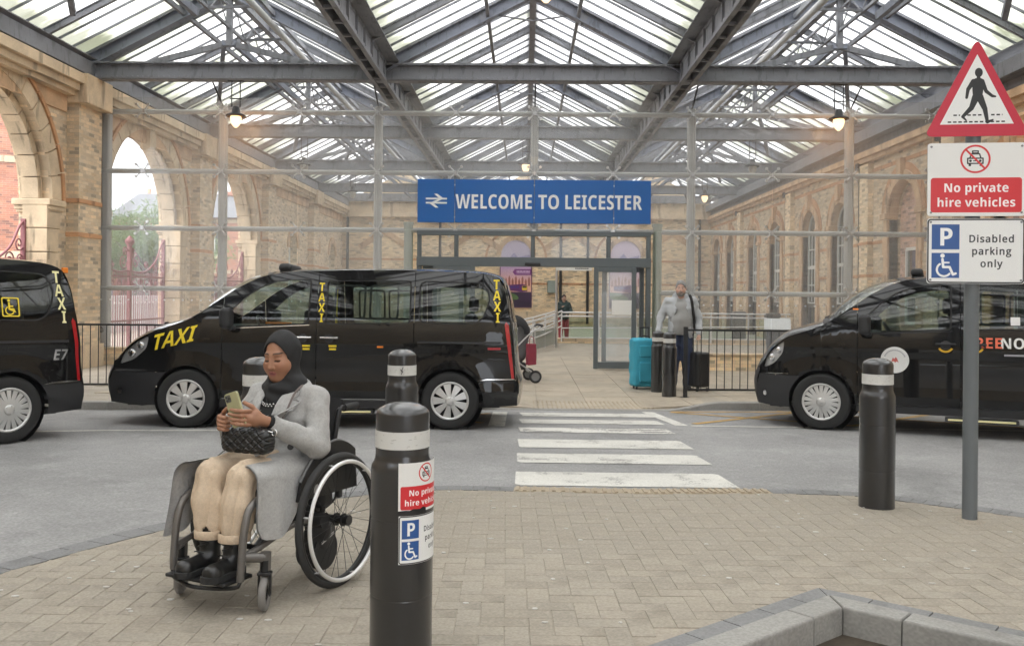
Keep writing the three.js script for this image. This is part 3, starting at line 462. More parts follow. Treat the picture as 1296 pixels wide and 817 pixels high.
  for (let i = 0; i < 3; i++) {
    const xm = (GX[i] + GX[i + 1]) / 2; obj('ridge_beam', [bx(0.14, 0.2, B - A, xm, RY - 0.02, -(A + B) / 2), bx(0.3, 0.06, B - A, xm, RY + 0.2, -(A + B) / 2)], M.steel, rf);
    for (const s of [-1, 1]) obj('purlin', [bx(0.07, 0.1, B - A, xm + s * 0.95, RY - 0.95 * 0.51 - 0.06, -(A + B) / 2)], M.steel, rf);
    if (i === 1) continue;
    for (const s of [0]) { // lattice girder and conduit under the side ridges
      const x = xm + s * 0.45; obj('lattice_chord', [bx(0.06, 0.06, B - A, x, 7.28, -(A + B) / 2)], M.steel, rf); obj('lattice_chord', [bx(0.05, 0.05, B - A, x, 7.72, -(A + B) / 2)], M.steel, rf);
      for (let d = 8.3, k = 0; d < 38; d += 0.55, k++) obj('lattice_bar', [bar(V(x, k % 2 ? 7.72 : 7.28, -d), V(x, k % 2 ? 7.28 : 7.72, -d - 0.55), 0.022, 0.026)], M.steel, rf);
    }
    obj('conduit', [rod(V(xm + (i ? -0.95 : 0.95), 7.3, -A), V(xm + (i ? -0.95 : 0.95), 7.3, -B), 0.07, 10)], S(LIN(0.42, 0.42, 0.42), 0.5), rf);
    for (let d = 6; d < 40; d += 2.2) obj('cross_tie', [bar(V(xm, 7.28, -d), V(xm + (i ? -0.95 : 0.95), 7.3, -d), 0.04, 0.05)], M.steel, rf);
  }
  for (const [x, y] of [[LX + 0.12, 6.33], [RX - 0.1, 6.15]]) obj('eaves_gutter', [bx(0.34, 0.24, B - A, x, y, -(A + B) / 2), bx(0.06, 0.3, B - A, x + (x < 0 ? 0.2 : -0.2), y + 0.02, -(A + B) / 2)], M.steel, rf);
}

// ---------- frameless glass screen with spider fittings ----------
const GD = 19;
{
  const sc = thing('glass_screen', 'tall frameless glass screen on pale steel posts and rails with spider fittings', 'glass screen');
  const posts = [-9.3, -6.71, -3.26, 0.19, 3.64, 7.09], rails = [5.655, 4.343, 3.082, 1.752], top = 5.95, base = 0.45;
  const PX0 = -2.36, PX1 = 2.74;
  for (const x of posts) { const inDoor = x > PX0 && x < PX1; obj('post', [rbx(0.17, inDoor ? 2.8 : 5.62, 0.2, x, inDoor ? 4.45 : 3.0, -GD - 0.16, 0.05, 3)], M.screenSteel, sc); obj('post_hanger', [rod(V(x, 5.8, -GD - 0.1), V(x, 6.2, -18.42), 0.018, 6)], M.fence, sc); }
  const joints = [-9.45]; for (let k = -5; k <= 5; k++) joints.push(0.19 + k * 1.725); joints.push(9.55);
  const levels = [base, ...rails.slice().reverse(), top];
  for (const [ri, y] of rails.entries()) { const segs = ri === 3 ? [[-9.45, PX0 - 0.3], [PX1 + 0.2, 9.55]] : [[-9.45, 9.55]]; for (const [a, b] of segs) obj('rail', [rod(V(a, y, -GD - 0.1), V(b, y, -GD - 0.1), 0.055, 14)], M.screenSteel, sc); }
  const spider = new THREE.BufferGeometry().copy(merge([...[[-1, -1], [1, -1], [-1, 1], [1, 1]].flatMap(([a, b]) => [rod(V(0, 0, 0), V(a * 0.13, b * 0.13, 0.05), 0.018, 6, 0.012), new THREE.CylinderGeometry(0.03, 0.03, 0.05, 10).rotateX(PI / 2).translate(a * 0.13, b * 0.13, 0.06)]), new THREE.CylinderGeometry(0.045, 0.045, 0.1, 10).rotateX(PI / 2)]));
  for (const x of joints) for (const y of rails) { if (Math.abs(x) > 9.4 || (y < 3 && x > PX0 && x < PX1)) continue; const m = new THREE.Mesh(spider, M.stainless); m.name = 'spider_fitting'; m.position.set(x, y, -GD - 0.02); sc.add(m); }
  for (let i = 0; i < joints.length - 1; i++) for (let j = 0; j < levels.length - 1; j++) {
    const a = joints[i] + 0.006, b = joints[i + 1] - 0.006, c = levels[j] + 0.006, e = levels[j + 1] - 0.006; let x0 = a, x1 = b;
    if (j < 2) { if (a > PX0 - 0.3 && b < PX1 + 0.3) continue; if (a < PX0 && b > PX0) x1 = PX0 - 0.12; if (a < PX1 && b > PX1) x0 = PX1 + 0.12; if (x1 - x0 < 0.1) continue; }
    obj('pane', [new THREE.PlaneGeometry(x1 - x0, e - c).translate((x0 + x1) / 2, (c + e) / 2, -GD + 0.045)], M.pane, sc);
  }
  // dots printed on the glass as a warning band
  const dots = [], dg = new THREE.CircleGeometry(0.022, 8); for (let x = -9.3; x < 9.5; x += 0.2) if (x < PX0 - 0.2 || x > PX1 + 0.2) dots.push(dg.clone().translate(x, 1.5, -GD + 0.049)); const dm = obj('manifestation_dots', dots, S(LIN(0.7, 0.7, 0.7), 0.8), sc); dm.userData.kind = 'stuff';
  for (const [a, b] of [[-9.45, PX0 - 0.1], [PX1 + 0.1, 9.55]]) { obj('low_brick_wall', [bx(b - a, 0.36, 0.22, (a + b) / 2, 0.22, -GD - 0.1)], M.buff2, sc); obj('coping', [rbx(b - a, 0.05, 0.3, (a + b) / 2, 0.425, -GD - 0.1, 0.01)], M.stone, sc); }
  for (const x of [-2.57, 2.9]) obj('door_post', [rod(V(x, 0.07, -GD - 0.1), V(x, 3.2, -GD - 0.1), 0.1, 18), rod(V(x, 3.2, -GD - 0.1), V(x, 3.26, -GD - 0.1), 0.115, 18)], S(LIN(0.3, 0.34, 0.28), 0.5), sc);
  // entrance portal
  const dp = thing('entrance_portal', 'dark grey sliding-door portal with glazed transom under the welcome sign', 'doorway');
  const z = -GD + 0.02, fx = [PX0 + 0.05, -1.5, 0.17, 1.82, PX1 - 0.05];
  obj('frame', [rbx(PX1 - PX0, 0.1, 0.16, (PX0 + PX1) / 2, 3.02, z, 0.01), rbx(PX1 - PX0, 0.2, 0.24, (PX0 + PX1) / 2, 2.4, z, 0.01), ...fx.map(x => rbx(0.09, 0.5, 0.14, x, 2.74, z, 0.01)), rbx(0.1, 2.25, 0.16, PX0 + 0.05, 1.2, z, 0.01), rbx(0.1, 2.25, 0.16, PX1 - 0.05, 1.2, z, 0.01)], M.doorGrey, dp);
  for (let k = 0; k < 4; k++) obj('transom_pane', [new THREE.PlaneGeometry(fx[k + 1] - fx[k] - 0.09, 0.45).translate((fx[k] + fx[k + 1]) / 2, 2.735, z)], M.pane, dp);
  const leaf = (x0, x1, zz) => { const l = obj('door_leaf', [rbx(0.1, 2.2, 0.06, x0 + 0.05, 1.2, zz, 0.01), rbx(0.1, 2.2, 0.06, x1 - 0.05, 1.2, zz, 0.01), bx(x1 - x0 - 0.19, 0.14, 0.05, (x0 + x1) / 2, 0.18, zz), bx(x1 - x0 - 0.19, 0.1, 0.05, (x0 + x1) / 2, 2.25, zz)], M.doorGrey, dp); obj('leaf_pane', [new THREE.PlaneGeometry(x1 - x0 - 0.19, 2.0).translate((x0 + x1) / 2, 1.22, zz)], M.pane, l); return l; };
  leaf(1.5, 2.42, z + 0.12); leaf(1.7, 2.62, z - 0.14); leaf(-2.0, -1.08, z + 0.12); leaf(-2.25, -1.35, z - 0.14);
  obj('door_notice', [bx(0.5, 0.32, 0.004, 2.14, 1.43, z + 0.13)], M.white, dp);
  obj('door_sensor', [rbx(0.34, 0.07, 0.1, 0.17, 2.35, z + 0.15, 0.02)], M.black, dp);
  // welcome sign: four blue panels on the glass
  const ws = thing('welcome_sign', 'long blue sign reading WELCOME TO LEICESTER above the entrance', 'sign', [0, 0, -GD + 0.16]);
  const blue = S(LIN(0.009, 0.115, 0.40), 0.4), sx0 = -2.35, sx1 = 2.72, sy0 = 3.24, sy1 = 4.18, cut = [sx0, -1.535, 0.19, 1.915, sx1];
  for (let k = 0; k < 4; k++) obj('panel', [rbx(cut[k + 1] - cut[k] - 0.012, sy1 - sy0, 0.02, (cut[k] + cut[k + 1]) / 2, (sy0 + sy1) / 2, 0, 0.004, 1)], blue, ws);
  for (const x of cut.slice(1, 4)) for (const y of [3.36, 4.06]) obj('bracket', [bx(0.03, 0.03, 0.12, x, y, -0.05)], M.stainless, ws);
  const lett = S(LIN(0.82, 0.83, 0.83), 0.5), put = (s, w, cx, cy) => { obj('letter', [ext(s, 0.006).translate(cx, cy, 0.011)], lett, ws); };
  const word = (str, x0, x1, font) => { const s = textShapes(str, 0.31, font); let lo = 1e9, hi = -1e9; for (const q of s) for (const p of q.getPoints(3)) { lo = Math.min(lo, p.x); hi = Math.max(hi, p.x); } const k = (x1 - x0) / (hi - lo); for (const q of s) { const g = ext(q, 0.006).translate(-lo, 0, 0).scale(k, 1, 1).translate(x0, 3.7, 0.011); obj('letter', [g], lett, ws); } };
  const px = x => (x - 664) * GD / 1100; word('WELCOME', px(575) + 0.02, px(672), bold); word('TO', px(680), px(706), bold); word('LEICESTER', px(714), px(810), bold);
  // double arrow emblem
  const em = [bx(0.46, 0.036, 0.006, 0, 0.045, 0), bx(0.46, 0.036, 0.006, 0, -0.045, 0)]; const dz = (pts) => ext(poly(pts), 0.006).translate(0, 0, -0.003);
  em.push(dz([[-0.05, 0.15], [0.02, 0.15], [0.14, 0.063], [0.05, 0.063]]), dz([[0.03, 0.027], [0.12, 0.027], [0.0, -0.027], [-0.1, -0.027]]).translate(0.0, 0, 0.001), dz([[-0.05, -0.063], [-0.14, -0.063], [-0.02, -0.15], [0.05, -0.15]]));
  obj('emblem', em.map(g => g.translate(px(552), 3.71, 0.014)), lett, ws);
}

// ---------- taxis ----------
M.paintBlack = PH(LIN(0.005, 0.005, 0.0055), 0.4, { specularIntensity: 0.15, clearcoat: 1, clearcoatRoughness: 0.03 });
M.plastic = S(LIN(0.022, 0.022, 0.024), 0.55);
M.rubber = S(LIN(0.018, 0.018, 0.018), 0.8);
M.alloy = S(LIN(0.62, 0.62, 0.61), 0.38, { metalness: 0.55 });
M.chrome = S(LIN(0.8, 0.8, 0.8), 0.15, { metalness: 1 });
M.carGlass = PH(LIN(0.52, 0.60, 0.56), 0.0, { transmission: 1, thickness: 0, ior: 1.5 });
M.screenGlass = PH(LIN(0.72, 0.8, 0.77), 0.0, { transmission: 1, thickness: 0, ior: 1.5 });
M.cabin = S(LIN(0.045, 0.045, 0.048), 0.85);
M.lampGlass = PH(LIN(0.95, 0.95, 0.95), 0.02, { transmission: 1, thickness: 0 });
M.reflector = S(LIN(0.66, 0.66, 0.66), 0.3, { metalness: 0.35 });
M.tail = PH(LIN(0.42, 0.01, 0.015), 0.15, { clearcoat: 1 });
M.yellow = S(LIN(0.86, 0.66, 0.03), 0.5);
M.paleYellow = S(LIN(0.85, 0.80, 0.42), 0.5);
M.amber = S(LIN(0.9, 0.25, 0.02), 0.4);
const van = (() => {
  const E = [[0.03, 0.27, -0.14, 0], [0.0, 0.42, -0.17, 0], [0.0, 0.56, -0.18, 0.0], [0.06, 0.69, -0.17, 0.02], [0.16, 0.82, -0.16, 0.03], [0.32, 0.96, -0.15, 0.05], [0.55, 1.08, -0.11, 0.08], [0.8, 1.165, -0.06, 0.085], [1.02, 1.25, -0.07, 0.07], [1.3, 1.44, -0.16, 0.07], [1.56, 1.62, -0.17, 0.07], [1.8, 1.735, -0.12, 0.065], [2.1, 1.79, -0.03, 0.06], [2.6, 1.815, 0, 0.055], [3.3, 1.825, 0, 0.055], [4.0, 1.815, 0, 0.055], [4.4, 1.79, 0.03, 0.05], [4.55, 1.73, 0.05, 0.04], [4.62, 1.58, 0.06, 0], [4.66, 1.3, 0.07, 0], [4.70, 1.0, 0.07, 0], [4.73, 0.7, 0.07, 0], [4.77, 0.5, 0.07, 0], [4.75, 0.28, 0.06, 0]];
  const cE = new THREE.CatmullRomCurve3(E.map(e => V(e[0], e[1], 0)), false, 'centripetal'), cB = new THREE.CatmullRomCurve3(E.map(e => V(e[2], e[3], 0)), false, 'centripetal'), nE = E.length - 1;
  const e0 = [0.98, 0.33], e1 = [3.98, 0.33], AR = 0.378;
  const w = (x, y) => { let r = 0.945; if (y > 1.1) r -= 0.155 * Math.pow((y - 1.1) / 0.72, 1.3); if (y < 0.5) r -= 0.03 * ((0.5 - y) / 0.3) ** 2; r += 0.014 * Math.exp(-(((y - 0.98) / 0.1) ** 2)) + 0.008 * Math.exp(-(((y - 0.42) / 0.06) ** 2)); if (x < 1.3) r -= 0.27 * ((1.3 - x) / 1.3) ** 2.3; if (x > 4.3) r -= 0.06 * ((x - 4.3) / 0.45) ** 2; for (const c of [e0, e1]) r += 0.012 * sst(0.60, 0.42, Math.hypot(x - c[0], y - c[1])); return r; };
  const nrm = (x, y) => { const e = 0.004; return V(-(w(x + e, y) - w(x - e, y)) / (2 * e), -(w(x, y + e) - w(x, y - e)) / (2 * e), 1).normalize(); };
  const ytop = (() => { const t = []; for (let i = 0; i <= 400; i++) { const p = cE.getPoint(i / 400); t.push([p.x, p.y]); } return x => { for (let i = 60; i < t.length; i++) if (t[i][0] >= x) { const a = t[i - 1], b = t[i]; return lerp(a[1], b[1], clamp((x - a[0]) / Math.max(1e-6, b[0] - a[0]))); } return 1.7; }; })();
  const arc = (c, a, b, n = 12) => { const r = []; for (let i = 0; i <= n; i++) { const t = lerp(a, b, i / n); r.push([c[0] + AR * Math.cos(t), c[1] + AR * Math.sin(t)]); } return r; };
  const topline = (x0, x1) => { const r = []; for (let x = x0; x < x1 - 0.03; x += 0.06) r.push([x, ytop(x)]); r.push([x1, ytop(x1)]); return r.reverse(); };
  const sides = (parent, name, pts, m, off = 0, holes = [], L = 0.09) => { for (const s of [1, -1]) { const sh = poly(pts); for (const h of holes) sh.holes.push(hole(h)); obj(name, [onto(sh, L, (x, y) => V(x, y, s * (w(x, y) + off)), (x, y) => { const n = nrm(x, y); n.z *= s; return n; }, s < 0)], m, parent); } };
  const near = (parent, name, shapes, m, off = 0.003, L = 0.1) => obj(name, [onto(shapes, L, (x, y) => V(x, y, w(x, y) + off), nrm)], m, parent);
  const rnd = (pts, r = 0.06) => { const n = pts.length, o = []; for (let i = 0; i < n; i++) { const a = pts[(i + n - 1) % n], b = pts[i], c = pts[(i + 1) % n], q = Math.min(r, Math.hypot(a[0] - b[0], a[1] - b[1]) / 2.2, Math.hypot(c[0] - b[0], c[1] - b[1]) / 2.2), u = (p) => { const l = Math.hypot(p[0] - b[0], p[1] - b[1]); return [b[0] + (p[0] - b[0]) / l * q, b[1] + (p[1] - b[1]) / l * q]; }, A = u(a), C = u(c); for (let k = 0; k <= 4; k++) { const t = k / 4; o.push([(1 - t) ** 2 * A[0] + 2 * t * (1 - t) * b[0] + t * t * C[0], (1 - t) ** 2 * A[1] + 2 * t * (1 - t) * b[1] + t * t * C[1]]); } } return o; };
  const win1 = rnd([[1.43, 1.15], [1.47, 1.34], [1.63, 1.49], [1.8, 1.61], [1.97, 1.675], [2.15, 1.7], [2.36, 1.705], [2.35, 1.2]], 0.05);
  const win2 = rnd([[2.56, 1.2], [2.56, 1.69], [3.51, 1.7], [3.51, 1.21]], 0.05), win3 = rnd([[3.62, 1.22], [3.62, 1.7], [4.36, 1.68], [4.43, 1.5], [4.34, 1.27], [4.24, 1.215]], 0.09);
  const shrink = (pts, k) => { const cx = pts.reduce((a, p) => a + p[0], 0) / pts.length, cy = pts.reduce((a, p) => a + p[1], 0) / pts.length; return pts.map(([x, y]) => [x + (cx - x) * k, y + (cy - y) * k]); };
  const grow = (pts, d) => { const cx = pts.reduce((a, p) => a + p[0], 0) / pts.length, cy = pts.reduce((a, p) => a + p[1], 0) / pts.length; return pts.map(([x, y]) => { const l = Math.hypot(x - cx, y - cy); return [x + (x - cx) / l * d, y + (y - cy) / l * d]; }); };
  function skin(u0, u1, nu, off = 0, smax = 1, nv = 22) { // the top surface: nose, bonnet, windscreen, roof, tail
    return gridSurf(nu, nv, (a, b) => { const t = lerp(u0, u1, a) / nE, p = cE.getPoint(t), q = cB.getPoint(t), tg = cE.getTangent(t), s = (b * 2 - 1) * smax, k = 1 - Math.abs(s) ** 2.2; const W = w(clamp(p.x, 0, 4.77), p.y); return V(p.x + q.x * k - tg.y * off, p.y + q.y * k + tg.x * off, -s * W); });
  }
  function wheel(parent, x, s, steer, style) {
    const g = new THREE.Group(); g.name = 'wheel'; g.position.set(x, 0.332, s * 0.835); g.rotation.y = (s > 0 ? 0 : PI) + steer; parent.add(g);
    obj('tyre', [lathe([[0.205, -0.1], [0.24, -0.108], [0.29, -0.112], [0.318, -0.1], [0.33, -0.075], [0.332, -0.02], [0.327, -0.018], [0.327, -0.012], [0.332, -0.01], [0.332, 0.01], [0.327, 0.012], [0.327, 0.018], [0.332, 0.02], [0.33, 0.075], [0.318, 0.1], [0.29, 0.112], [0.24, 0.108], [0.218, 0.102], [0.205, 0.09]], 48).rotateX(PI / 2)], M.rubber, g);
    const rim = obj('rim', [lathe([[0.0, 0.05], [0.1, 0.045], [0.2, 0.02], [0.207, -0.1]], 32).rotateX(PI / 2)], M.plastic, g);
    const n = style ? 18 : 18, sp = [];
    for (let k = 0; k < n; k++) { const a = style ? k * 2 * PI / n : (Math.floor(k / 2) * 2 + (k % 2 ? 0.62 : -0.02) + 0.2) * 2 * PI / n; const sh = poly([[-0.010, 0.035], [0.010, 0.035], [0.021, 0.196], [-0.021, 0.196]]); sp.push(ext(sh, 0.012, { bevelEnabled: true, bevelThickness: 0.005, bevelSize: 0.004, bevelSegments: 2 }).rotateX(-0.12).translate(0, 0, 0.1).rotateZ(a)); }
    sp.forEach(q => obj('hubcap_spoke', [q], M.alloy, g));
    obj('hubcap_ring', [lathe([[0.192, 0.094], [0.2, 0.105], [0.212, 0.108], [0.22, 0.102], [0.218, 0.09]], 48).rotateX(PI / 2)], M.alloy, g);
    obj('hub', [lathe([[0, 0.128], [0.03, 0.127], [0.05, 0.12], [0.056, 0.1], [0.056, 0.08]], 20).rotateX(PI / 2), ...[0, 1, 2, 3, 4].map(k => new THREE.CylinderGeometry(0.008, 0.008, 0.02, 6).rotateX(PI / 2).translate(0.04 * Math.cos(k * 1.257), 0.04 * Math.sin(k * 1.257), 0.122))], M.alloy, g);
  }
  return (name, label, group, o) => {
    const t = thing(name, label, 'taxi', [0, 0, 0], 0, group), gbl = new THREE.Group(), v = new THREE.Group();
    const body = obj('body', [skin(5.6, 8, 14)], M.paintBlack, t); body.name = 'bonnet';
    obj('front_bumper', [skin(0, 3.05, 14)], M.plastic, t); obj('grille', [skin(3.05, 5.6, 10)], M.paintBlack, t);
    obj('grille_slats', [...[3.5, 3.9, 4.3].map(u => skin(u, u + 0.16, 2, 0.006, 0.55, 12))], M.chrome, t);
    obj('windscreen', [skin(8.05, 11.3, 16, 0, 0.985)], M.screenGlass, t); obj('windscreen_surround', [skin(7.95, 8.2, 3, 0.004), skin(11.2, 11.4, 3, 0.004)], M.plastic, t);
    for (const s of [-1, 1]) obj('wiper', [rod(V(0.98, 1.33, s * 0.5), V(1.12, 1.43, -s * 0.12), 0.008, 5)], M.black, t);
    obj('roof', [skin(11.3, 16.6, 24)], M.paintBlack, t); obj('tailgate', [skin(16.6, 21.4, 16)], M.paintBlack, t); obj('rear_window', [skin(17.5, 19.2, 8, 0.006, 0.8)], M.darkGlass, t); obj('rear_bumper', [skin(21.4, 23, 8)], o.bumper ? M.paintBlack : M.plastic, t);
    // sides
    const bumperTop = 0.63, bt = (bumperTop - e0[1]) / AR, aS = PI - Math.asin(bt), wingPts = [[0.055, bumperTop + 0.004], ...arc(e0, aS - 0.01, 0.0), [1.376, 0.33], ...topline(0.06, 1.376)];
    const lampPts = rnd([[0.13, 0.705], [0.2, 0.845], [0.36, 0.965], [0.53, 1.045], [0.5, 0.9], [0.34, 0.77]], 0.05);
    sides(t, 'front_wing', wingPts, M.paintBlack, 0, [lampPts]);
    sides(t, 'headlight_reflector', lampPts, M.reflector, -0.03); sides(t, 'headlight_lens', lampPts, M.lampGlass, -0.002, [], 0.06);
    for (const s of [-1, 1]) for (const [x, y, r] of [[0.3, 0.84, 0.05], [0.42, 0.93, 0.045]]) obj('headlight_bulb', [new THREE.SphereGeometry(r, 14, 10).scale(1, 1, 0.45).translate(x, y, s * (w(x, y) - 0.022))], M.chrome, t);
    sides(t, 'bumper_side', [[0.03, 0.27], [0.45, 0.24], ...arc(e0, PI + 0.18, aS + 0.01, 8), [0.055, bumperTop - 0.004], [0, 0.5]], M.plastic, 0.004);
    sides(t, 'fog_light', rnd([[0.1, 0.34], [0.1, 0.46], [0.22, 0.46], [0.22, 0.34]], 0.05), M.black, 0.008); sides(t, 'fog_lens', rnd([[0.13, 0.37], [0.13, 0.43], [0.19, 0.43], [0.19, 0.37]], 0.028), M.chrome, 0.011);
    sides(t, 'bumper_trim', [[0.08, 0.632], [0.6, 0.645], [0.6, 0.655], [0.1, 0.65]], M.chrome, 0.006);
    const sill = 0.335;
    sides(t, 'front_door', [[1.384, sill], [2.446, sill], ...topline(1.384, 2.446)], M.paintBlack, 0, [win1]);
    sides(t, 'sliding_door', [[2.454, sill], [3.556, sill], ...topline(2.454, 3.556)], M.paintBlack, 0, [win2]);
    const tail = [[4.598, 1.2], [4.615, 1.24], [4.645, 1.2], [4.715, 0.58], [4.682, 0.587]];
    sides(t, 'rear_quarter', [[3.564, sill], ...arc(e1, PI, 0.66), [4.735, 0.575], [4.69, 1.0], [4.655, 1.3], [4.605, 1.58], [4.54, 1.72], ...topline(3.564, 4.5)], M.paintBlack, 0, [win3, tail.slice().reverse()]);
    sides(t, 'tail_light', tail, M.tail, 0.006, [], 0.06);
    sides(t, 'rear_bumper_side', [[4.30, 0.26], [4.75, 0.28], [4.765, 0.5], [4.735, 0.567], ...arc(e1, 0.65, -0.15, 8)], o.bumper ? M.paintBlack : M.plastic, 0.004); sides(t, 'rear_bumper_trim', [[4.3, 0.565], [4.4, 0.585], [4.72, 0.585], [4.72, 0.575], [4.4, 0.572]], M.chrome, 0.008);
    sides(t, 'sill', [[1.37, 0.24], [3.6, 0.24], [3.6, sill - 0.006], [1.37, sill - 0.006]], M.plastic, 0.006); sides(t, 'sill_trim', [[1.39, 0.338], [3.55, 0.338], [3.55, 0.346], [1.39, 0.346]], o.dark ? M.plastic : M.chrome, 0.003);
    sides(t, 'side_rub_strip', [[3.6, 0.985], [4.56, 0.985], [4.56, 1.01], [3.6, 1.01]], M.plastic, 0.006);
    for (const [n, p] of [['front_side_window', win1], ['middle_side_window', win2], ['rear_side_window', win3]]) { sides(t, n, grow(p, 0.004), M.carGlass, -0.004); sides(t, 'window_rubber', grow(p, 0.013), M.rubber, 0.002, [shrink(p, 0.015)]); }
    sides(t, 'belt_trim', [[1.42, 1.13], [2.37, 1.178], [2.37, 1.186], [1.42, 1.138]], o.dark ? M.plastic : M.chrome, 0.006);
    // sliding window frames in the middle window
    const fr = (a, b) => { const p = rnd([[a, 1.25], [a, 1.65], [b, 1.65], [b, 1.25]], 0.05), q = rnd([[a + 0.022, 1.272], [a + 0.022, 1.628], [b - 0.022, 1.628], [b - 0.022, 1.272]], 0.04); sides(t, 'sliding_window_frame', p, M.black, -0.012, [q]); }; fr(2.64, 3.0); fr(3.04, 3.38);
    sides(t, 'side_repeater', rnd([[1.16, 1.0], [1.16, 1.03], [1.25, 1.03], [1.25, 1.0]], 0.015), M.lampGlass, 0.006);
    sides(t, 'fuel_flap', rnd([[3.68, 0.7], [3.68, 0.86], [3.86, 0.86], [3.86, 0.7]], 0.03), M.paintBlack, 0.002);
    for (const s of [-1, 1]) {
      for (const x of [2.3, 2.6]) { const c = obj('handle_recess', [onto(new THREE.Shape(new THREE.EllipseCurve(x, 1.03, 0.055, 0.05).getPoints(16)), 0.05, (a, b) => V(a, b, s * (w(a, b) + 0.003)), nrm, s < 0)], M.plastic, t); obj('door_handle', [rbx(0.21, 0.026, 0.03, x, 1.04, s * (w(x, 1.04) + 0.03), 0.012, 3)], o.dark ? M.plastic : M.chrome, t); }
      const mx = 1.47, mz = w(1.47, 1.2); obj('mirror', [rbx(0.13, 0.24, 0.2, mx, 1.25, s * (mz + 0.15), 0.055, 4), rbx(0.07, 0.06, 0.16, mx + 0.03, 1.14, s * (mz + 0.05), 0.02)], M.plastic, t);
      for (const [e, q] of [[e0, 0.7], [e1, 0.72]]) obj('arch_liner', [lathe([[AR + 0.004, 0.16], [AR + 0.004, -0.14], [0.05, -0.15]], 24).rotateX(s > 0 ? PI / 2 : -PI / 2).translate(e[0], e[1], s * q)], M.black, t);
      wheel(t, e0[0], s, o.steer ?? 0, o.style); wheel(t, e1[0], s, 0, o.style);
    }
    // underside and cabin
    obj('underbody', [bx(4.3, 0.06, 1.5, 2.4, 0.27, 0), bx(0.5, 0.06, 1.3, 0.4, 0.28, 0)], M.black, t);
    obj('step', [rbx(0.72, 0.05, 0.14, 3.1 + (o.stepX ?? 0), 0.2, 0.86, 0.012)], M.plastic, t); obj('step_edge', [rbx(0.66, 0.022, 0.012, 3.1 + (o.stepX ?? 0), 0.2, 0.934, 0.004)], M.paleYellow, t);
    obj('cabin_floor', [bx(3.3, 0.05, 1.6, 2.9, 0.42, 0), bx(0.06, 0.75, 1.5, 1.2, 0.75, 0), bx(0.02, 0.5, 1.6, 4.5, 0.7, 0)], M.cabin, t);
    obj('dashboard', [rbx(0.42, 0.3, 1.5, 1.36, 1.03, 0, 0.08, 3)], M.cabin, t);
    obj('steering_wheel', [new THREE.TorusGeometry(0.18, 0.016, 8, 24).rotateY(PI / 2).rotateZ(0.5).translate(1.72, 1.12, 0.38), rod(V(1.5, 0.98, 0.38), V(1.72, 1.12, 0.38), 0.025, 8)], M.black, t);
    const seat = (x, z, back = 1, hh = 0.58) => { const q = obj('seat', [rbx(0.46, 0.14, 0.46, x, 0.74, z, 0.05, 3), rbx(0.13, hh, 0.44, x + back * 0.24, 0.78 + hh / 2, z, 0.05, 3)], M.cabin, t); obj('headrest', [rbx(0.09, 0.17, 0.26, x + back * 0.27, 0.9 + hh, z, 0.035, 3)], M.cabin, q); };
    seat(2.05, 0.38); seat(2.05, -0.38); for (const z of [0.45, 0, -0.45]) seat(3.95, z, 1, 0.55); seat(2.75, 0.3, -1, 0.5);
    obj('partition', [bx(0.03, 0.5, 1.5, 2.42, 0.95, 0)], M.cabin, t); obj('grab_rail', [rod(V(2.62, 0.5, 0.7), V(2.62, 1.6, 0.62), 0.014, 6)], M.yellow, t);
    o.extra?.(t, near, w, nrm, rnd);
    if (o.nose) t.traverse(c => { if (!c.isMesh || c.parent.name === 'wheel') return; const q = c.geometry.attributes.position; for (let i = 0; i < q.count; i++) if (q.getX(i) < e0[0] - AR) q.setX(i, e0[0] - AR - (e0[0] - AR - q.getX(i)) * o.nose); });
    for (const c of t.children) c.position.x -= 2.4; // origin at the middle of the van
    t.position.set(o.X, gy(o.D), -o.D); t.rotation.set(slope * -1, o.turn, 0, 'XYZ'); return t;
  };
})();
const stack = (str, x, y, size, pitch, font = bold) => [...str].flatMap((c, i) => moveShapes(textShapes(c, size, font, 0.85), x(i), y - i * pitch));
van('black_taxi', 'black people-carrier taxi broadside behind the woman, yellow TAXI letters on bonnet and pillars', 'black taxis', {
  X: -2.45, D: 10.78, turn: 0.03, stepX: -0.35, bumper: true,
  extra: (t, near) => {
    near(t, 'taxi_lettering', moveShapes(textShapes('TAXI', 0.175, bold, 0.95, 0.25), 0.83, 1.02).map(q => { const e = q.extractPoints(4), r = p => V2(p.x, p.y + (p.x - 0.83) * 0.24); const s = new THREE.Shape(e.shape.map(r)); s.holes = e.holes.map(h => new THREE.Path(h.map(r))); return s; }), M.yellow, 0.003, 0.06);
    near(t, 'taxi_lettering', stack('TAXI', i => 2.49 + i * 0.004, 1.62, 0.1, 0.118), M.yellow); near(t, 'taxi_lettering', stack('TAXI', i => 4.5 + i * 0.006, 1.67, 0.115, 0.128), M.yellow);
    for (const x of [2.34, 2.64]) near(t, 'door_notice', [rrect(0.09, 0.022, 0.004, x, 0.945), rrect(0.08, 0.022, 0.004, x, 0.91)], M.yellow);
    near(t, 'red_badge', [rrect(0.15, 0.026, 0.008, 4.48, 0.93)], S(LIN(0.4, 0.03, 0.04), 0.4)); near(t, 'side_marker', [rrect(0.07, 0.02, 0.006, 3.18, 0.94)], M.amber);
    obj('roof_sign', [rbx(0.16, 0.11, 0.62, 1.92, 1.87, 0, 0.05, 3)], M.plastic, t);
    obj('licence_plate', [rbx(0.3, 0.02, 0.02, 2.0, 1.2, 0.86, 0.005)], M.amber, t);
  }
});
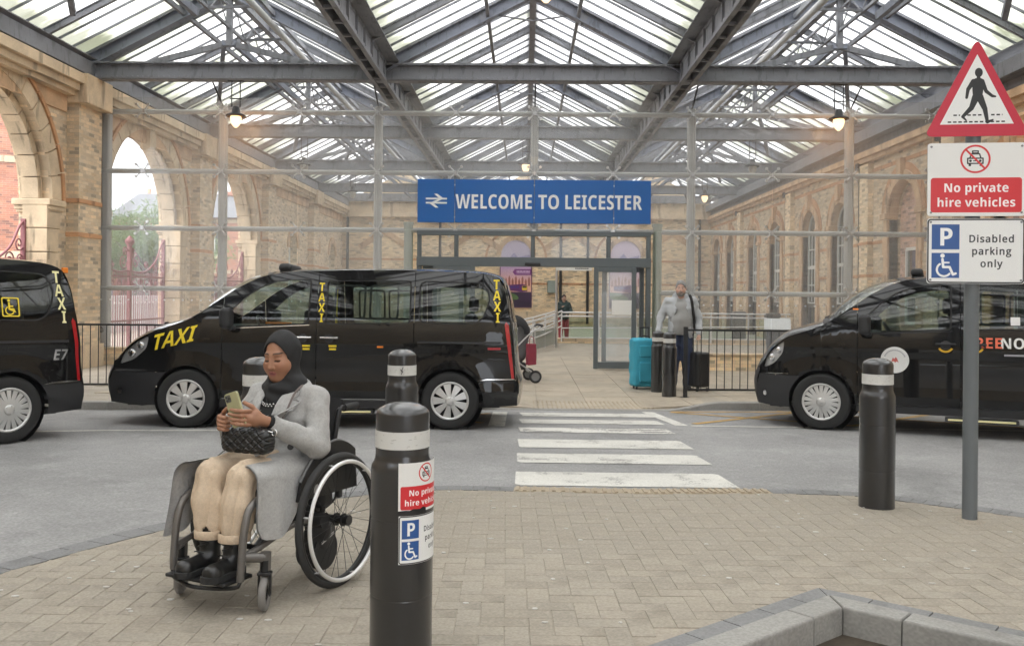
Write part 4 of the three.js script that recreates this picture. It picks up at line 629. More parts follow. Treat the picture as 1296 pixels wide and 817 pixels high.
van('black_taxi', 'black taxi ahead in the rank with a yellow wheelchair sticker on its rear side window', 'black taxis', {
  X: -6.68, D: 7.6, turn: 1.0, style: 1,
  extra: (t, near) => {
    near(t, 'taxi_lettering', stack('TAXI', i => 4.47 + i * 0.016, 1.66, 0.125, 0.138), M.paleYellow);
    near(t, 'maker_badge', moveShapes(textShapes('E7', 0.11, bold, 0.95, 0.12), 4.48, 0.86), M.chrome);
    const s = near(t, 'wheelchair_sticker', [(() => { const q = rrect(0.17, 0.19, 0.02, 3.98, 1.34); q.holes.push(hole(rrect(0.146, 0.166, 0.014, 3.98, 1.34).getPoints(4).map(p => [p.x, p.y]))); return q; })()], M.yellow, 0.006);
    near(t, 'wheelchair_symbol', [new THREE.Shape(new THREE.EllipseCurve(3.965, 1.405, 0.014, 0.014).getPoints(12)), poly([[3.957, 1.385], [3.975, 1.385], [3.977, 1.355], [4.005, 1.355], [4.005, 1.342], [3.975, 1.342], [3.975, 1.328], [4.012, 1.328], [4.03, 1.285], [4.04, 1.288], [4.02, 1.315], [3.957, 1.315]]), (() => { const q = new THREE.Shape(); q.absarc(3.97, 1.305, 0.045, 2.0, 6.0, false); q.absarc(3.97, 1.305, 0.033, 6.0, 2.0, true); return q; })()], M.yellow, 0.007);
    obj('marker_lamp', [rbx(0.06, 0.06, 0.04, 4.62, 1.74, 0.72, 0.01)], M.amber, t);
  }
});
van('black_taxi', 'black taxi behind the post sign, round white door sticker and FREENOW lettering', 'black taxis', {
  X: 5.2, D: 10.55, turn: -0.44, nose: 0.68, style: 1, dark: true, stepX: -0.45, bumper: true,
  extra: (t, near, w, nrm) => {
    near(t, 'door_sticker', [new THREE.Shape(new THREE.EllipseCurve(1.78, 0.85, 0.15, 0.15).getPoints(32))], M.white, 0.003); near(t, 'sticker_emblem', [poly([[1.745, 0.83], [1.76, 0.88], [1.775, 0.86], [1.79, 0.885], [1.805, 0.865], [1.82, 0.82], [1.8, 0.835], [1.785, 0.82], [1.77, 0.835]])], S(LIN(0.55, 0.12, 0.1), 0.6), 0.005);
    for (let k = 0; k < 16; k++) near(t, 'sticker_lettering', [rrect(0.016, 0.014, 0.002, 1.78 + 0.112 * Math.cos(0.4 + k * 0.155), 0.85 + 0.112 * Math.sin(0.4 + k * 0.155))], S(LIN(0.45, 0.45, 0.47), 0.7), 0.005);
    for (const x of [2.3, 2.6]) near(t, 'door_notice', [(() => { const q = new THREE.Shape(); q.absarc(x, 1.03, 0.085, PI + 0.5, 2 * PI - 0.5, false); q.absarc(x, 1.03, 0.062, 2 * PI - 0.5, PI + 0.5, true); return q; })()], S(LIN(0.7, 0.42, 0.02), 0.5), 0.004);
    near(t, 'company_lettering', moveShapes(textShapes('FREE', 0.115, bold, 1.0), 2.68, 1.06), S(LIN(0.8, 0.16, 0.08), 0.5)); near(t, 'company_lettering', moveShapes(textShapes('NOW', 0.115, bold, 1.0), 3.03, 1.06), M.white);
    near(t, 'company_slogan', [rrect(0.32, 0.02, 0.004, 3.03, 0.93)], S(LIN(0.4, 0.4, 0.42), 0.6));
    obj('roof_sign', [rbx(0.14, 0.09, 0.6, 2.0, 1.885, 0, 0.04, 3)], M.plastic, t); near(t, 'window_notice', [rrect(0.09, 0.09, 0.004, 2.98, 1.3)], M.white, 0.004); near(t, 'a_pillar_marker', [rrect(0.06, 0.018, 0.006, 1.36, 1.43)], M.amber, 0.004);
  }
});

// ---------- bollards, fences, post sign, lamps ----------
const canvasTex = (w, h, f) => { const c = document.createElement('canvas'); c.width = w; c.height = h; f(c.getContext('2d'), w, h); const t = new THREE.CanvasTexture(c); t.colorSpace = THREE.SRGBColorSpace; return t; };
const drawTaxiBan = (x, cx, cy, r) => {
  x.strokeStyle = '#222'; x.lineWidth = r * 0.09; x.lineJoin = 'round'; x.strokeRect(cx - r * 0.18, cy - r * 0.56, r * 0.36, r * 0.14);
  x.beginPath(); x.moveTo(cx - r * 0.36, cy - 0.06 * r); x.lineTo(cx - r * 0.27, cy - r * 0.36); x.lineTo(cx + r * 0.27, cy - r * 0.36); x.lineTo(cx + r * 0.36, cy - 0.06 * r); x.stroke();
  x.strokeRect(cx - r * 0.5, cy - r * 0.05, r, r * 0.36); x.fillStyle = '#222'; for (const s of [-1, 1]) { x.beginPath(); x.arc(cx + s * r * 0.32, cy + r * 0.13, r * 0.09, 0, 7); x.fill(); x.fillRect(cx + s * r * 0.36 - r * 0.08, cy + r * 0.32, r * 0.16, r * 0.18); } x.fillRect(cx - r * 0.16, cy + r * 0.1, r * 0.32, r * 0.07);
  x.strokeStyle = '#d0282c'; x.lineWidth = r * 0.13; x.beginPath(); x.arc(cx, cy, r * 0.93, 0, 7); x.stroke(); x.beginPath(); x.moveTo(cx - r * 0.62, cy - r * 0.66); x.lineTo(cx + r * 0.62, cy + r * 0.66); x.stroke();
};
const drawChair = (x, cx, cy, s) => { // access symbol, white
  x.strokeStyle = x.fillStyle = '#f2f4f4'; x.lineCap = 'round'; x.lineJoin = 'round'; x.lineWidth = s * 0.1; x.beginPath(); x.arc(cx - s * 0.1, cy - s * 0.4, s * 0.085, 0, 7); x.fill();
  x.beginPath(); x.moveTo(cx - s * 0.1, cy - s * 0.26); x.lineTo(cx - s * 0.07, cy + s * 0.06); x.lineTo(cx + s * 0.17, cy + s * 0.06); x.lineTo(cx + s * 0.3, cy + s * 0.36); x.lineTo(cx + s * 0.4, cy + s * 0.32); x.stroke(); x.lineWidth = s * 0.07; x.beginPath(); x.moveTo(cx - s * 0.08, cy - s * 0.12); x.lineTo(cx + s * 0.14, cy - s * 0.12); x.stroke();
  x.lineWidth = s * 0.085; x.beginPath(); x.arc(cx - s * 0.04, cy + s * 0.16, s * 0.27, PI * 1.3, PI * 0.22, true); x.stroke();
};
const drawBan = (x, w, h) => { x.fillStyle = '#e6e6e4'; x.fillRect(0, 0, w, h); drawTaxiBan(x, w * 0.49, h * 0.22, h * 0.195); x.fillStyle = '#d22c33'; x.beginPath(); x.roundRect(w * 0.035, h * 0.475, w * 0.93, h * 0.475, w * 0.03); x.fill(); x.fillStyle = '#f6eeee'; x.textAlign = 'center'; x.textBaseline = 'middle'; x.font = `bold ${h * 0.165}px sans-serif`; x.fillText('No private', w / 2, h * 0.615); x.fillText('hire vehicles', w / 2, h * 0.815); };
const drawPark = (x, w, h) => {
  x.fillStyle = '#e8e9e8'; x.fillRect(0, 0, w, h); x.strokeStyle = '#2b2b2d'; x.lineWidth = w * 0.016; x.beginPath(); x.roundRect(w * 0.012, h * 0.016, w * 0.976, h * 0.968, w * 0.03); x.stroke();
  x.fillStyle = '#2a5596'; x.fillRect(w * 0.05, h * 0.09, w * 0.285, h * 0.385); x.fillRect(w * 0.05, h * 0.53, w * 0.285, h * 0.385); x.fillStyle = '#f2f4f4'; x.textAlign = 'center'; x.textBaseline = 'middle'; x.font = `bold ${h * 0.38}px sans-serif`; x.fillText('P', w * 0.195, h * 0.285); drawChair(x, w * 0.19, h * 0.725, h * 0.38);
  x.fillStyle = '#26292c'; x.font = `${h * 0.15}px sans-serif`; x.strokeStyle = '#26292c'; x.lineWidth = h * 0.007; x.letterSpacing = '5px'; ['Disabled', 'parking', 'only'].forEach((s, i) => { x.fillText(s, w * 0.665, h * (0.31 + 0.19 * i)); x.strokeText(s, w * 0.665, h * (0.31 + 0.19 * i)); }); x.letterSpacing = '0px';
};
const banTex = canvasTex(700, 560, drawBan), parkTex = canvasTex(700, 500, drawPark);
M.bollard = PH(LIN(0.01, 0.01, 0.011), 0.4, { clearcoat: 1, clearcoatRoughness: 0.16 });
const bandTex = canvasTex(256, 32, (x, w, h) => { x.fillStyle = '#cfcfcc'; x.fillRect(0, 0, w, h); x.fillStyle = 'rgba(120,118,112,.5)'; for (let i = 0; i < 60; i++) x.fillRect(R() * w, R() * h, 1 + R() * 6, 1); });
M.band = S(0xffffff, 0.45, { map: bandTex });
function bollard(X, D, h, label, y0) {
  const t = thing('bollard', label, 'bollard', [X, y0 ?? gy(D), -D], R() * 6, 'black bollards');
  const k = h / 1.03;
  obj('body', [lathe([[0.113, -0.03], [0.113, 0.004], [0.1145, 0.01], [0.1145, 0.27 * k], [0.1115, 0.273 * k], [0.1115, 0.279 * k], [0.115, 0.282 * k], [0.115, 0.575 * k], [0.112, 0.578 * k], [0.112, 0.584 * k], [0.115, 0.587 * k], [0.115, 0.765 * k], [0.112, 0.785 * k], [0.104, 0.8 * k], [0.1, 0.812 * k], [0.098, 0.83 * k]], 40)], M.bollard, t);
  obj('cap', [lathe([[0.098, 0.8 * k], [0.0985, 0.86 * k], [0.0985, 0.925 * k], [0.0985, 0.985 * k], [0.096, 0.995 * k], [0.086, 1.008 * k], [0.06, 1.022 * k], [0.03, 1.029 * k], [0.0, 1.03 * k]], 40)], M.bollard, t);
  obj('reflective_band', [new THREE.CylinderGeometry(0.1, 0.1, 0.068 * k, 40, 1, true).translate(0, 0.89 * k, 0)], M.band, t);
  return t;
}
{
  const f = bollard(-0.445, 3.2, 0.955, 'tall black bollard wrapped with No private hire vehicles and disabled parking stickers');
  f.rotation.y = 0; // stickers wrap towards the sign post side
  const wrap = (tx, y0, y1, a0, a1, r, u1, name) => { const g = gridSurf(14, 1, (u, v) => { const a = lerp(a0, a1, u); return V(Math.sin(a) * r, lerp(y0, y1, v), Math.cos(a) * r); }); obj(name, [g], S(0xffffff, 0.4, { map: tx }), f); };
  wrap(banTex, 0.575, 0.75, 0.02, 1.95, 0.1168, 1, 'ban_sticker'); wrap(parkTex, 0.39, 0.562, 0.04, 1.97, 0.1168, 1, 'parking_sticker');
  obj('torn_tape', [gridSurf(8, 1, (u, v) => { const a = lerp(0.02, 0.95, u); return V(Math.sin(a) * 0.1176, lerp(0.572 - 0.006 * u, 0.58 + 0.012 * u * Math.abs(Math.sin(u * 9)), v), Math.cos(a) * 0.1176); })], M.black, f);
  const m = bollard(-0.85, 6.05, 1.05, 'black bollard with a cracked white band, in line behind the stickered bollard');
  obj('crack', [bar(V(0.02, 0.9, 0.1025), V(0.032, 0.935, 0.0995), 0.006, 0.004), bar(V(0.032, 0.9, 0.1), V(0.012, 0.918, 0.102), 0.006, 0.004), bar(V(0.018, 0.882, 0.1022), V(0.03, 0.905, 0.1), 0.006, 0.004)], M.black, m); m.rotation.y = -0.1;
  bollard(-1.62, 5.3, 1.02, 'black bollard half hidden behind the seated woman');
  bollard(2.39, 5.9, 1.03, 'solitary black bollard beside the pole with road signs');
  bollard(2.27, 14.75, 1.03, 'black bollard between the blue suitcase and the next bollard', 0.07);
  bollard(2.33, 13.95, 1.03, 'black bollard at the end of the railing in front of the man', 0.09);
}
function fence(a, b, label, y) {
  const dx = b[0] - a[0], dd = b[1] - a[1], L = Math.hypot(dx, dd), t = thing('railing', label, 'railing', [a[0], y, -a[1]], Math.atan2(dd, dx), 'black pedestrian railings');
  const n = Math.round(L / 0.125), panel = 2.0;
  const bg = new THREE.CylinderGeometry(0.0075, 0.0075, 0.94, 6);
  for (let i = 1; i < n; i++) { const x = L * i / n; const m = new THREE.Mesh(bg, M.fence); m.name = 'bar'; m.position.set(x, 0.6, 0); t.add(m); }
  for (const yy of [1.07, 0.13]) obj('rail', [bx(L, 0.03, 0.04, L / 2, yy, 0)], M.fence, t);
  for (let x = 0; x <= L + 0.01; x += L / Math.max(1, Math.round(L / panel))) obj('post', [rbx(0.06, 1.12, 0.06, x, 0.56, 0, 0.006), bx(0.14, 0.012, 0.14, x, 0.006, 0)], M.fence, t);
}
fence([-9.3, 13.4], [-2.0, 13.9], 'black bar railing behind the taxis on the street arch side', 0.09);
fence([2.55, 13.75], [8.9, 14.1], 'black bar railing beside the man with the suitcases', 0.09);
{ // post with three signs
  const X = 2.81, D = 5.5, y = gy(D), t = thing('road_sign_post', 'grey pole carrying pedestrian triangle, no private hire and disabled parking signs', 'road sign', [X, y, -D], -0.12);
  obj('pole', [rod(V(0, -0.1, 0), V(0, 2.86, 0), 0.044, 24), lathe([[0.044, 2.86], [0.03, 2.88], [0, 2.885]], 20)], S(LIN(0.13, 0.145, 0.155), 0.5), t);
  obj('base_collar', [lathe([[0.09, 0.0], [0.075, 0.012], [0.044, 0.015]], 24).rotateX(-slope).translate(0, nearTop, 0)], M.joint, t);
  const sheetMat = S(LIN(0.24, 0.24, 0.25), 0.5, { metalness: 0.3 });
  const plate = (w, h, cy, tx, name, r = 0.02) => { const s = rrect(w, h, r, 0, cy), p = obj(name, [ext(s, 0.003).translate(0, 0, 0.05)], sheetMat, t); const g = new THREE.ShapeGeometry(s, 6), q = g.attributes.position, uv = g.attributes.uv; for (let i = 0; i < q.count; i++) uv.setXY(i, (q.getX(i) + w / 2) / w, (q.getY(i) - cy + h / 2) / h); obj(name + '_face', [g.translate(0, 0, 0.0545)], S(0xffffff, 0.38, { map: tx }), p); obj('clamp', [bx(0.12, 0.03, 0.06, 0, cy, 0.02)], sheetMat, p); for (const a of [-1, 1]) for (const b of [-1, 1]) obj('bolt', [new THREE.CylinderGeometry(0.007, 0.007, 0.004, 10).rotateX(PI / 2).translate(a * (w / 2 - 0.022), cy + b * (h / 2 - 0.022), 0.056)], sheetMat, p); };
  plate(0.575, 0.455, 2.165, banTex, 'ban_sign'); plate(0.575, 0.405, 1.72, parkTex, 'parking_sign');
  const tri = canvasTex(1024, 900, (x, w, h) => {
    x.fillStyle = '#c1233c'; x.fillRect(0, 0, w, h); x.fillStyle = '#e9eae9'; x.beginPath(); x.moveTo(512, 150); x.lineTo(870, 790); x.lineTo(154, 790); x.closePath(); x.fill();
    x.strokeStyle = x.fillStyle = '#1c1c1e'; x.lineCap = 'round'; x.lineJoin = 'round';
    x.beginPath(); x.ellipse(528, 318, 38, 42, 0, 0, 7); x.fill(); x.fillRect(508, 345, 36, 30);
    x.beginPath(); x.moveTo(470, 385); x.quadraticCurveTo(520, 350, 568, 380); x.quadraticCurveTo(585, 450, 560, 545); x.lineTo(478, 560); x.quadraticCurveTo(460, 470, 470, 385); x.fill();
    const limb = (pts, ws) => { for (let i = 1; i < pts.length; i++) for (let k = 0; k <= 24; k++) { const s = k / 24; x.beginPath(); x.arc(lerp(pts[i - 1][0], pts[i][0], s), lerp(pts[i - 1][1], pts[i][1], s), lerp(ws[i - 1], ws[i], s), 0, 7); x.fill(); } };
    limb([[476, 400], [425, 470], [412, 545]], [24, 18, 13]); limb([[562, 400], [600, 490], [660, 535], [690, 540]], [22, 17, 13, 8]); limb([[500, 545], [460, 640], [375, 720]], [36, 24, 14]); limb([[375, 720], [410, 755]], [12, 7]); limb([[540, 545], [590, 650], [615, 770]], [36, 24, 15]); limb([[615, 772], [668, 752]], [14, 7]);
    x.lineCap = 'butt'; x.lineWidth = 13; x.setLineDash([34, 18]); x.beginPath(); x.moveTo(285, 706); x.lineTo(350, 706); x.moveTo(420, 706); x.lineTo(570, 706); x.moveTo(650, 706); x.lineTo(760, 706); x.stroke(); x.beginPath(); x.moveTo(230, 768); x.lineTo(800, 768); x.stroke();
  });
  const A = 0.62, H = 0.6, s = new THREE.Shape(), cy = 2.71, r = 0.055, pts = [[-A / 2, -H * 0.46], [A / 2, -H * 0.46], [0, H * 0.56]];
  for (let i = 0; i < 3; i++) { const a = pts[(i + 2) % 3], b = pts[i], c = pts[(i + 1) % 3], k = (p) => { const l = Math.hypot(p[0] - b[0], p[1] - b[1]); return [b[0] + (p[0] - b[0]) / l * r, b[1] + (p[1] - b[1]) / l * r]; }, p = k(a), q = k(c); i ? s.lineTo(...p) : s.moveTo(...p); s.quadraticCurveTo(b[0], b[1], q[0], q[1]); }
  const tp = obj('warning_triangle', [ext(s, 0.003).translate(0, cy, 0.05)], sheetMat, t), g = new THREE.ShapeGeometry(s, 8), q = g.attributes.position, uv = g.attributes.uv;
  for (let i = 0; i < q.count; i++) uv.setXY(i, (q.getX(i) + A / 2) / A, (q.getY(i) + H * 0.46) / (H * 1.02)); obj('warning_triangle_face', [g.translate(0, cy, 0.0545)], S(0xffffff, 0.38, { map: tri }), tp); obj('clamp', [bx(0.12, 0.03, 0.06, 0, cy - 0.15, 0.02)], sheetMat, tp);
}
function lamp(X, D, Y, lit, label) {
  const t = thing('pendant_lamp', label, 'lamp', [X, Y, -D], 0, 'lantern lamps hung from the roof beams');
  obj('bracket', [rod(V(-0.09, 0.32, 0), V(-0.09, 6.18 - Y, 0), 0.012, 6), rod(V(0.09, 0.32, 0), V(0.09, 6.18 - Y, 0), 0.012, 6), bx(0.34, 0.02, 0.05, 0, 6.15 - Y, 0), bx(0.26, 0.02, 0.04, 0, 0.5, 0)], M.fence, t);
  obj('hood', [lathe([[0, 0.34], [0.06, 0.33], [0.08, 0.27], [0.09, 0.2], [0.2, 0.15], [0.21, 0.12], [0.17, 0.12]], 20)], M.fence, t);
  const gl = lit ? S(LIN(0.9, 0.8, 0.6), 0.3, { emissive: new THREE.Color(1, 0.68, 0.36), emissiveIntensity: 0.7 }) : PH(LIN(0.8, 0.78, 0.72), 0.3, { transmission: 0.6, thickness: 0 });
  obj('lamp_globe', [lathe([[0.11, 0.12], [0.115, 0.07], [0.105, 0.01], [0.075, -0.06], [0.03, -0.11], [0, -0.12]], 20)], gl, t);
  if (lit) { const l = new THREE.PointLight(0xffb060, 0.5, 0, 2); l.position.set(X, Y - 0.02, -D); l.castShadow = true; l.shadow.radius = 4; scene.add(l); }
}
lamp(-6.15, 18.3, 5.28, true, 'lit lantern hung from the first full roof beam near the street arches'); lamp(6.55, 18.3, 5.3, true, 'lit lantern hung from the first full roof beam on the windowed building side');
lamp(0.25, 11.65, 5.72, true, 'lit lantern at the roof ridge above the zebra crossing'); lamp(0.0, 25, 5.3, true, 'lit lantern behind the glass above the welcome sign'); lamp(6.5, 31.6, 5.2, true, 'lit lantern deep inside, on the windowed building side'); lamp(-6.4, 25, 5.25, false, 'unlit lantern inside the glass by the street arches'); lamp(-6.3, 31.6, 5.25, false, 'unlit lantern deep inside by the end of the arcade'); lamp(6.5, 25, 5.3, false, 'unlit lantern inside the glass near the windowed building');

// ---------- distance-field modelling for people ----------
const cap = (a, b, ra, rb = ra) => { const bx0 = b[0] - a[0], by = b[1] - a[1], bz = b[2] - a[2], L = bx0 * bx0 + by * by + bz * bz || 1e-9; return (x, y, z) => { const px = x - a[0], py = y - a[1], pz = z - a[2], t = clamp((px * bx0 + py * by + pz * bz) / L); return Math.hypot(px - t * bx0, py - t * by, pz - t * bz) - (ra + (rb - ra) * t); }; };
const ell = (c, r) => { const m = Math.min(...r); return (x, y, z) => { const k = Math.hypot((x - c[0]) / r[0], (y - c[1]) / r[1], (z - c[2]) / r[2]); return (k - 1) * m * (k < 1 ? 1 : 1) * (0.6 + 0.4 * Math.min(r[0], r[1], r[2]) / Math.max(...r)) / 0.8; }; };
const smin = (a, b, k) => { const h = Math.max(k - Math.abs(a - b), 0) / k; return Math.min(a, b) - h * h * k * 0.25; };
const uni = (k, ...f) => (x, y, z) => { let d = f[0](x, y, z); for (let i = 1; i < f.length; i++) d = smin(d, f[i](x, y, z), k); return d; };
const sub = (f, g, k = 0.006) => (x, y, z) => -smin(-f(x, y, z), g(x, y, z), k);
function sdfGeo(f, lo, hi, c, col) { // surface nets
  const n = [0, 1, 2].map(i => Math.ceil((hi[i] - lo[i]) / c) + 1), [nx, ny, nz] = n, F = new Float32Array(nx * ny * nz).fill(1), id = (i, j, k) => (k * ny + j) * nx + i, B = 4;
  for (let k = 0; k < nz; k += B) for (let j = 0; j < ny; j += B) for (let i = 0; i < nx; i += B) {
    const m = f(lo[0] + (i + 1.5) * c, lo[1] + (j + 1.5) * c, lo[2] + (k + 1.5) * c); const far = Math.abs(m) > c * 7.5;
    for (let kk = k; kk < Math.min(k + B, nz); kk++) for (let jj = j; jj < Math.min(j + B, ny); jj++) for (let ii = i; ii < Math.min(i + B, nx); ii++) F[id(ii, jj, kk)] = far ? m : f(lo[0] + ii * c, lo[1] + jj * c, lo[2] + kk * c);
  }
  const vi = new Int32Array(nx * ny * nz).fill(-1), P_ = [], C = [], I = [], E8 = [[0, 1], [2, 3], [4, 5], [6, 7], [0, 2], [1, 3], [4, 6], [5, 7], [0, 4], [1, 5], [2, 6], [3, 7]];
  for (let k = 0; k < nz - 1; k++) for (let j = 0; j < ny - 1; j++) for (let i = 0; i < nx - 1; i++) {
    const v = [0, 1, 2, 3, 4, 5, 6, 7].map(q => F[id(i + (q & 1), j + (q >> 1 & 1), k + (q >> 2))]); let s = 0; for (let q = 0; q < 8; q++) if (v[q] < 0) s++; if (s === 0 || s === 8) continue;
    let x = 0, y = 0, z = 0, m = 0; for (const [a, b] of E8) if ((v[a] < 0) !== (v[b] < 0)) { const t = v[a] / (v[a] - v[b]); x += lerp(a & 1, b & 1, t); y += lerp(a >> 1 & 1, b >> 1 & 1, t); z += lerp(a >> 2, b >> 2, t); m++; }
    vi[id(i, j, k)] = P_.length / 3; P_.push(lo[0] + (i + x / m) * c, lo[1] + (j + y / m) * c, lo[2] + (k + z / m) * c);
  }
  const quad = (a, b, d, e, fl) => { if (a < 0 || b < 0 || d < 0 || e < 0) return; fl ? I.push(a, b, d, a, d, e) : I.push(a, d, b, a, e, d); };
  for (let k = 1; k < nz - 1; k++) for (let j = 1; j < ny - 1; j++) for (let i = 1; i < nx - 1; i++) {
    const a = F[id(i, j, k)] < 0;
    if (a !== F[id(i + 1, j, k)] < 0) quad(vi[id(i, j - 1, k - 1)], vi[id(i, j, k - 1)], vi[id(i, j, k)], vi[id(i, j - 1, k)], a);
    if (a !== F[id(i, j + 1, k)] < 0) quad(vi[id(i - 1, j, k - 1)], vi[id(i - 1, j, k)], vi[id(i, j, k)], vi[id(i, j, k - 1)], a);
    if (a !== F[id(i, j, k + 1)] < 0) quad(vi[id(i - 1, j - 1, k)], vi[id(i, j - 1, k)], vi[id(i, j, k)], vi[id(i - 1, j, k)], a);
  }
  const N = [], e = c * 0.5; for (let i = 0; i < P_.length; i += 3) { const [x, y, z] = [P_[i], P_[i + 1], P_[i + 2]]; const g = V(f(x + e, y, z) - f(x - e, y, z), f(x, y + e, z) - f(x, y - e, z), f(x, y, z + e) - f(x, y, z - e)).normalize(); N.push(g.x, g.y, g.z); if (col) C.push(...col(x, y, z)); }
  const g = new THREE.BufferGeometry(); g.setAttribute('position', new THREE.Float32BufferAttribute(P_, 3)); g.setAttribute('normal', new THREE.Float32BufferAttribute(N, 3)); if (col) g.setAttribute('color', new THREE.Float32BufferAttribute(C, 3)); g.setIndex(I); return g;
}
const fold = (x, y, z, s, a) => (vnoise(x * s, y * s, z * s + 50) - 0.5) * 2 * a;
const clothBump = (s) => rep(tex(128, 128, (u, v) => g3(255 * (0.5 * vnoise(u * 64, v * 64, s, 64) + 0.5 * vnoise(u * 32, v * 32, s + 4, 32))), false), 0.12);
const cb = clothBump(2);
const tweed = (base, sp) => rep(tex(256, 256, (u, v) => { const a = vnoise(u * 128, v * 128, 1, 128), b = vnoise(u * 20, v * 20, 6, 20), k = 1 + (a - 0.5) * sp + (b - 0.5) * sp * 0.6; return base.map(c => c * k); }), 0.18);
M.coat = meter(PH(0xffffff, 0.95, { map: tweed([168, 167, 165], 0.12), bumpMap: cb, bumpScale: 0.0012, sheen: 0.4, sheenRoughness: 0.6 }));
M.trouser = meter(S(0xffffff, 0.9, { map: tweed([204, 184, 160], 0.1), bumpMap: cb, bumpScale: 0.0012 }));
M.hijab = meter(PH(LIN(0.014, 0.014, 0.015), 0.8, { bumpMap: cb, bumpScale: 0.0006, sheen: 0.3, sheenRoughness: 0.5 }));
M.leather = PH(LIN(0.012, 0.012, 0.012), 0.36, { clearcoat: 0.2, clearcoatRoughness: 0.3 });
M.skin = PH(LIN(1, 1, 1), 0.5, { vertexColors: true });
function headParts(skin, lip, brow, o = {}) { // a head in its own axes: y up, z forward
  const sk = uni(0.03, ell([0, 0.02, -0.012], [0.074, 0.1, 0.09]), ell([0, -0.04, 0.018], [0.06 * (o.jaw ?? 1), 0.075, 0.07]), cap([-0.008, -0.09, 0.054], [0.008, -0.09, 0.054], 0.029), cap([0.036, -0.034, 0.05], [0.036, -0.034, 0.05], 0.031 * (o.jaw ?? 1)), cap([-0.036, -0.034, 0.05], [-0.036, -0.034, 0.05], 0.031 * (o.jaw ?? 1)));
  let f = uni(0.014, sk, cap([-0.034, 0.026, 0.07], [0.034, 0.026, 0.07], 0.0125), cap([0, 0.016, 0.082], [0, -0.03, 0.101], 0.0085, 0.0125));
  f = uni(0.007, f, cap([0.0115, -0.034, 0.091], [0.0115, -0.034, 0.091], 0.0085), cap([-0.0115, -0.034, 0.091], [-0.0115, -0.034, 0.091], 0.0085));
  for (const s of [-1, 1]) f = sub(f, cap([s * 0.031, 0.004, 0.094], [s * 0.034, 0.004, 0.094], 0.0165), 0.012);
  f = uni(0.004, f, ell([0.031, 0.003, 0.0695], [0.0165, 0.0125, 0.0135]), ell([-0.031, 0.003, 0.0695], [0.0165, 0.0125, 0.0135]));
  f = uni(0.005, f, cap([-0.017, -0.0605, 0.081], [-0.005, -0.0585, 0.0875], 0.0048, 0.0058), cap([0.017, -0.0605, 0.081], [0.005, -0.0585, 0.0875], 0.0048, 0.0058), cap([-0.014, -0.0695, 0.081], [0.014, -0.0695, 0.081], 0.0072));
  if (!o.noEars) for (const s of [-1, 1]) f = uni(0.008, f, ell([s * 0.077, -0.002, -0.005], [0.009, 0.03, 0.018]));
  const col = (x, y, z) => {
    const ax = Math.abs(x), bl = fold(x, y, z, 40, 0.05); let c = skin.map(v => v * (1 + bl)); const mix = (q, k) => { c = c.map((v, i) => lerp(v, q[i], k)); };
    if (z > 0.04) {
      const ch = Math.exp(-((ax - 0.045) ** 2 + (y + 0.032) ** 2) / 0.0006); mix([skin[0] * 1.05, skin[1] * 0.82, skin[2] * 0.8], 0.35 * ch);
      const bc = 0.0335 - 7 * (ax - 0.034) ** 2; mix(brow, 0.9 * sst(0.0052, 0.002, Math.abs(y - bc)) * sst(0.009, 0.015, ax) * sst(0.056, 0.048, ax));
      const ly = -0.0045 + 6 * (ax - 0.031) ** 2; if (!o.open) { mix([0.02, 0.012, 0.01], 0.97 * sst(0.0052, 0.0022, Math.abs(y - ly)) * sst(0.014, 0.0175, ax) * sst(0.049, 0.044, ax));  }
      else { const e = Math.hypot((ax - 0.031) * 0.55, y - 0.003); mix([0.6, 0.56, 0.52], sst(0.0085, 0.006, e)); mix([0.05, 0.05, 0.05], sst(0.006, 0.0045, Math.hypot(ax - 0.031, y - 0.003))); }
      mix(lip, sst(0.0125, 0.0085, Math.hypot((ax) * 0.45, y + 0.0645)) * sst(0.024, 0.02, ax)); mix(lip.map(v => v * 0.45), 0.75 * sst(0.0022, 0.0009, Math.abs(y + 0.0638 - 0.5 * ax * ax)) * sst(0.02, 0.015, ax));  // lip colour, then the shade between the lips painted in as a darker line
    }
    return c;
  };
  return { f, col, geo: () => sdfGeo(f, [-0.1, -0.14, -0.12], [0.1, 0.14, 0.13], 0.0032, col) };
}

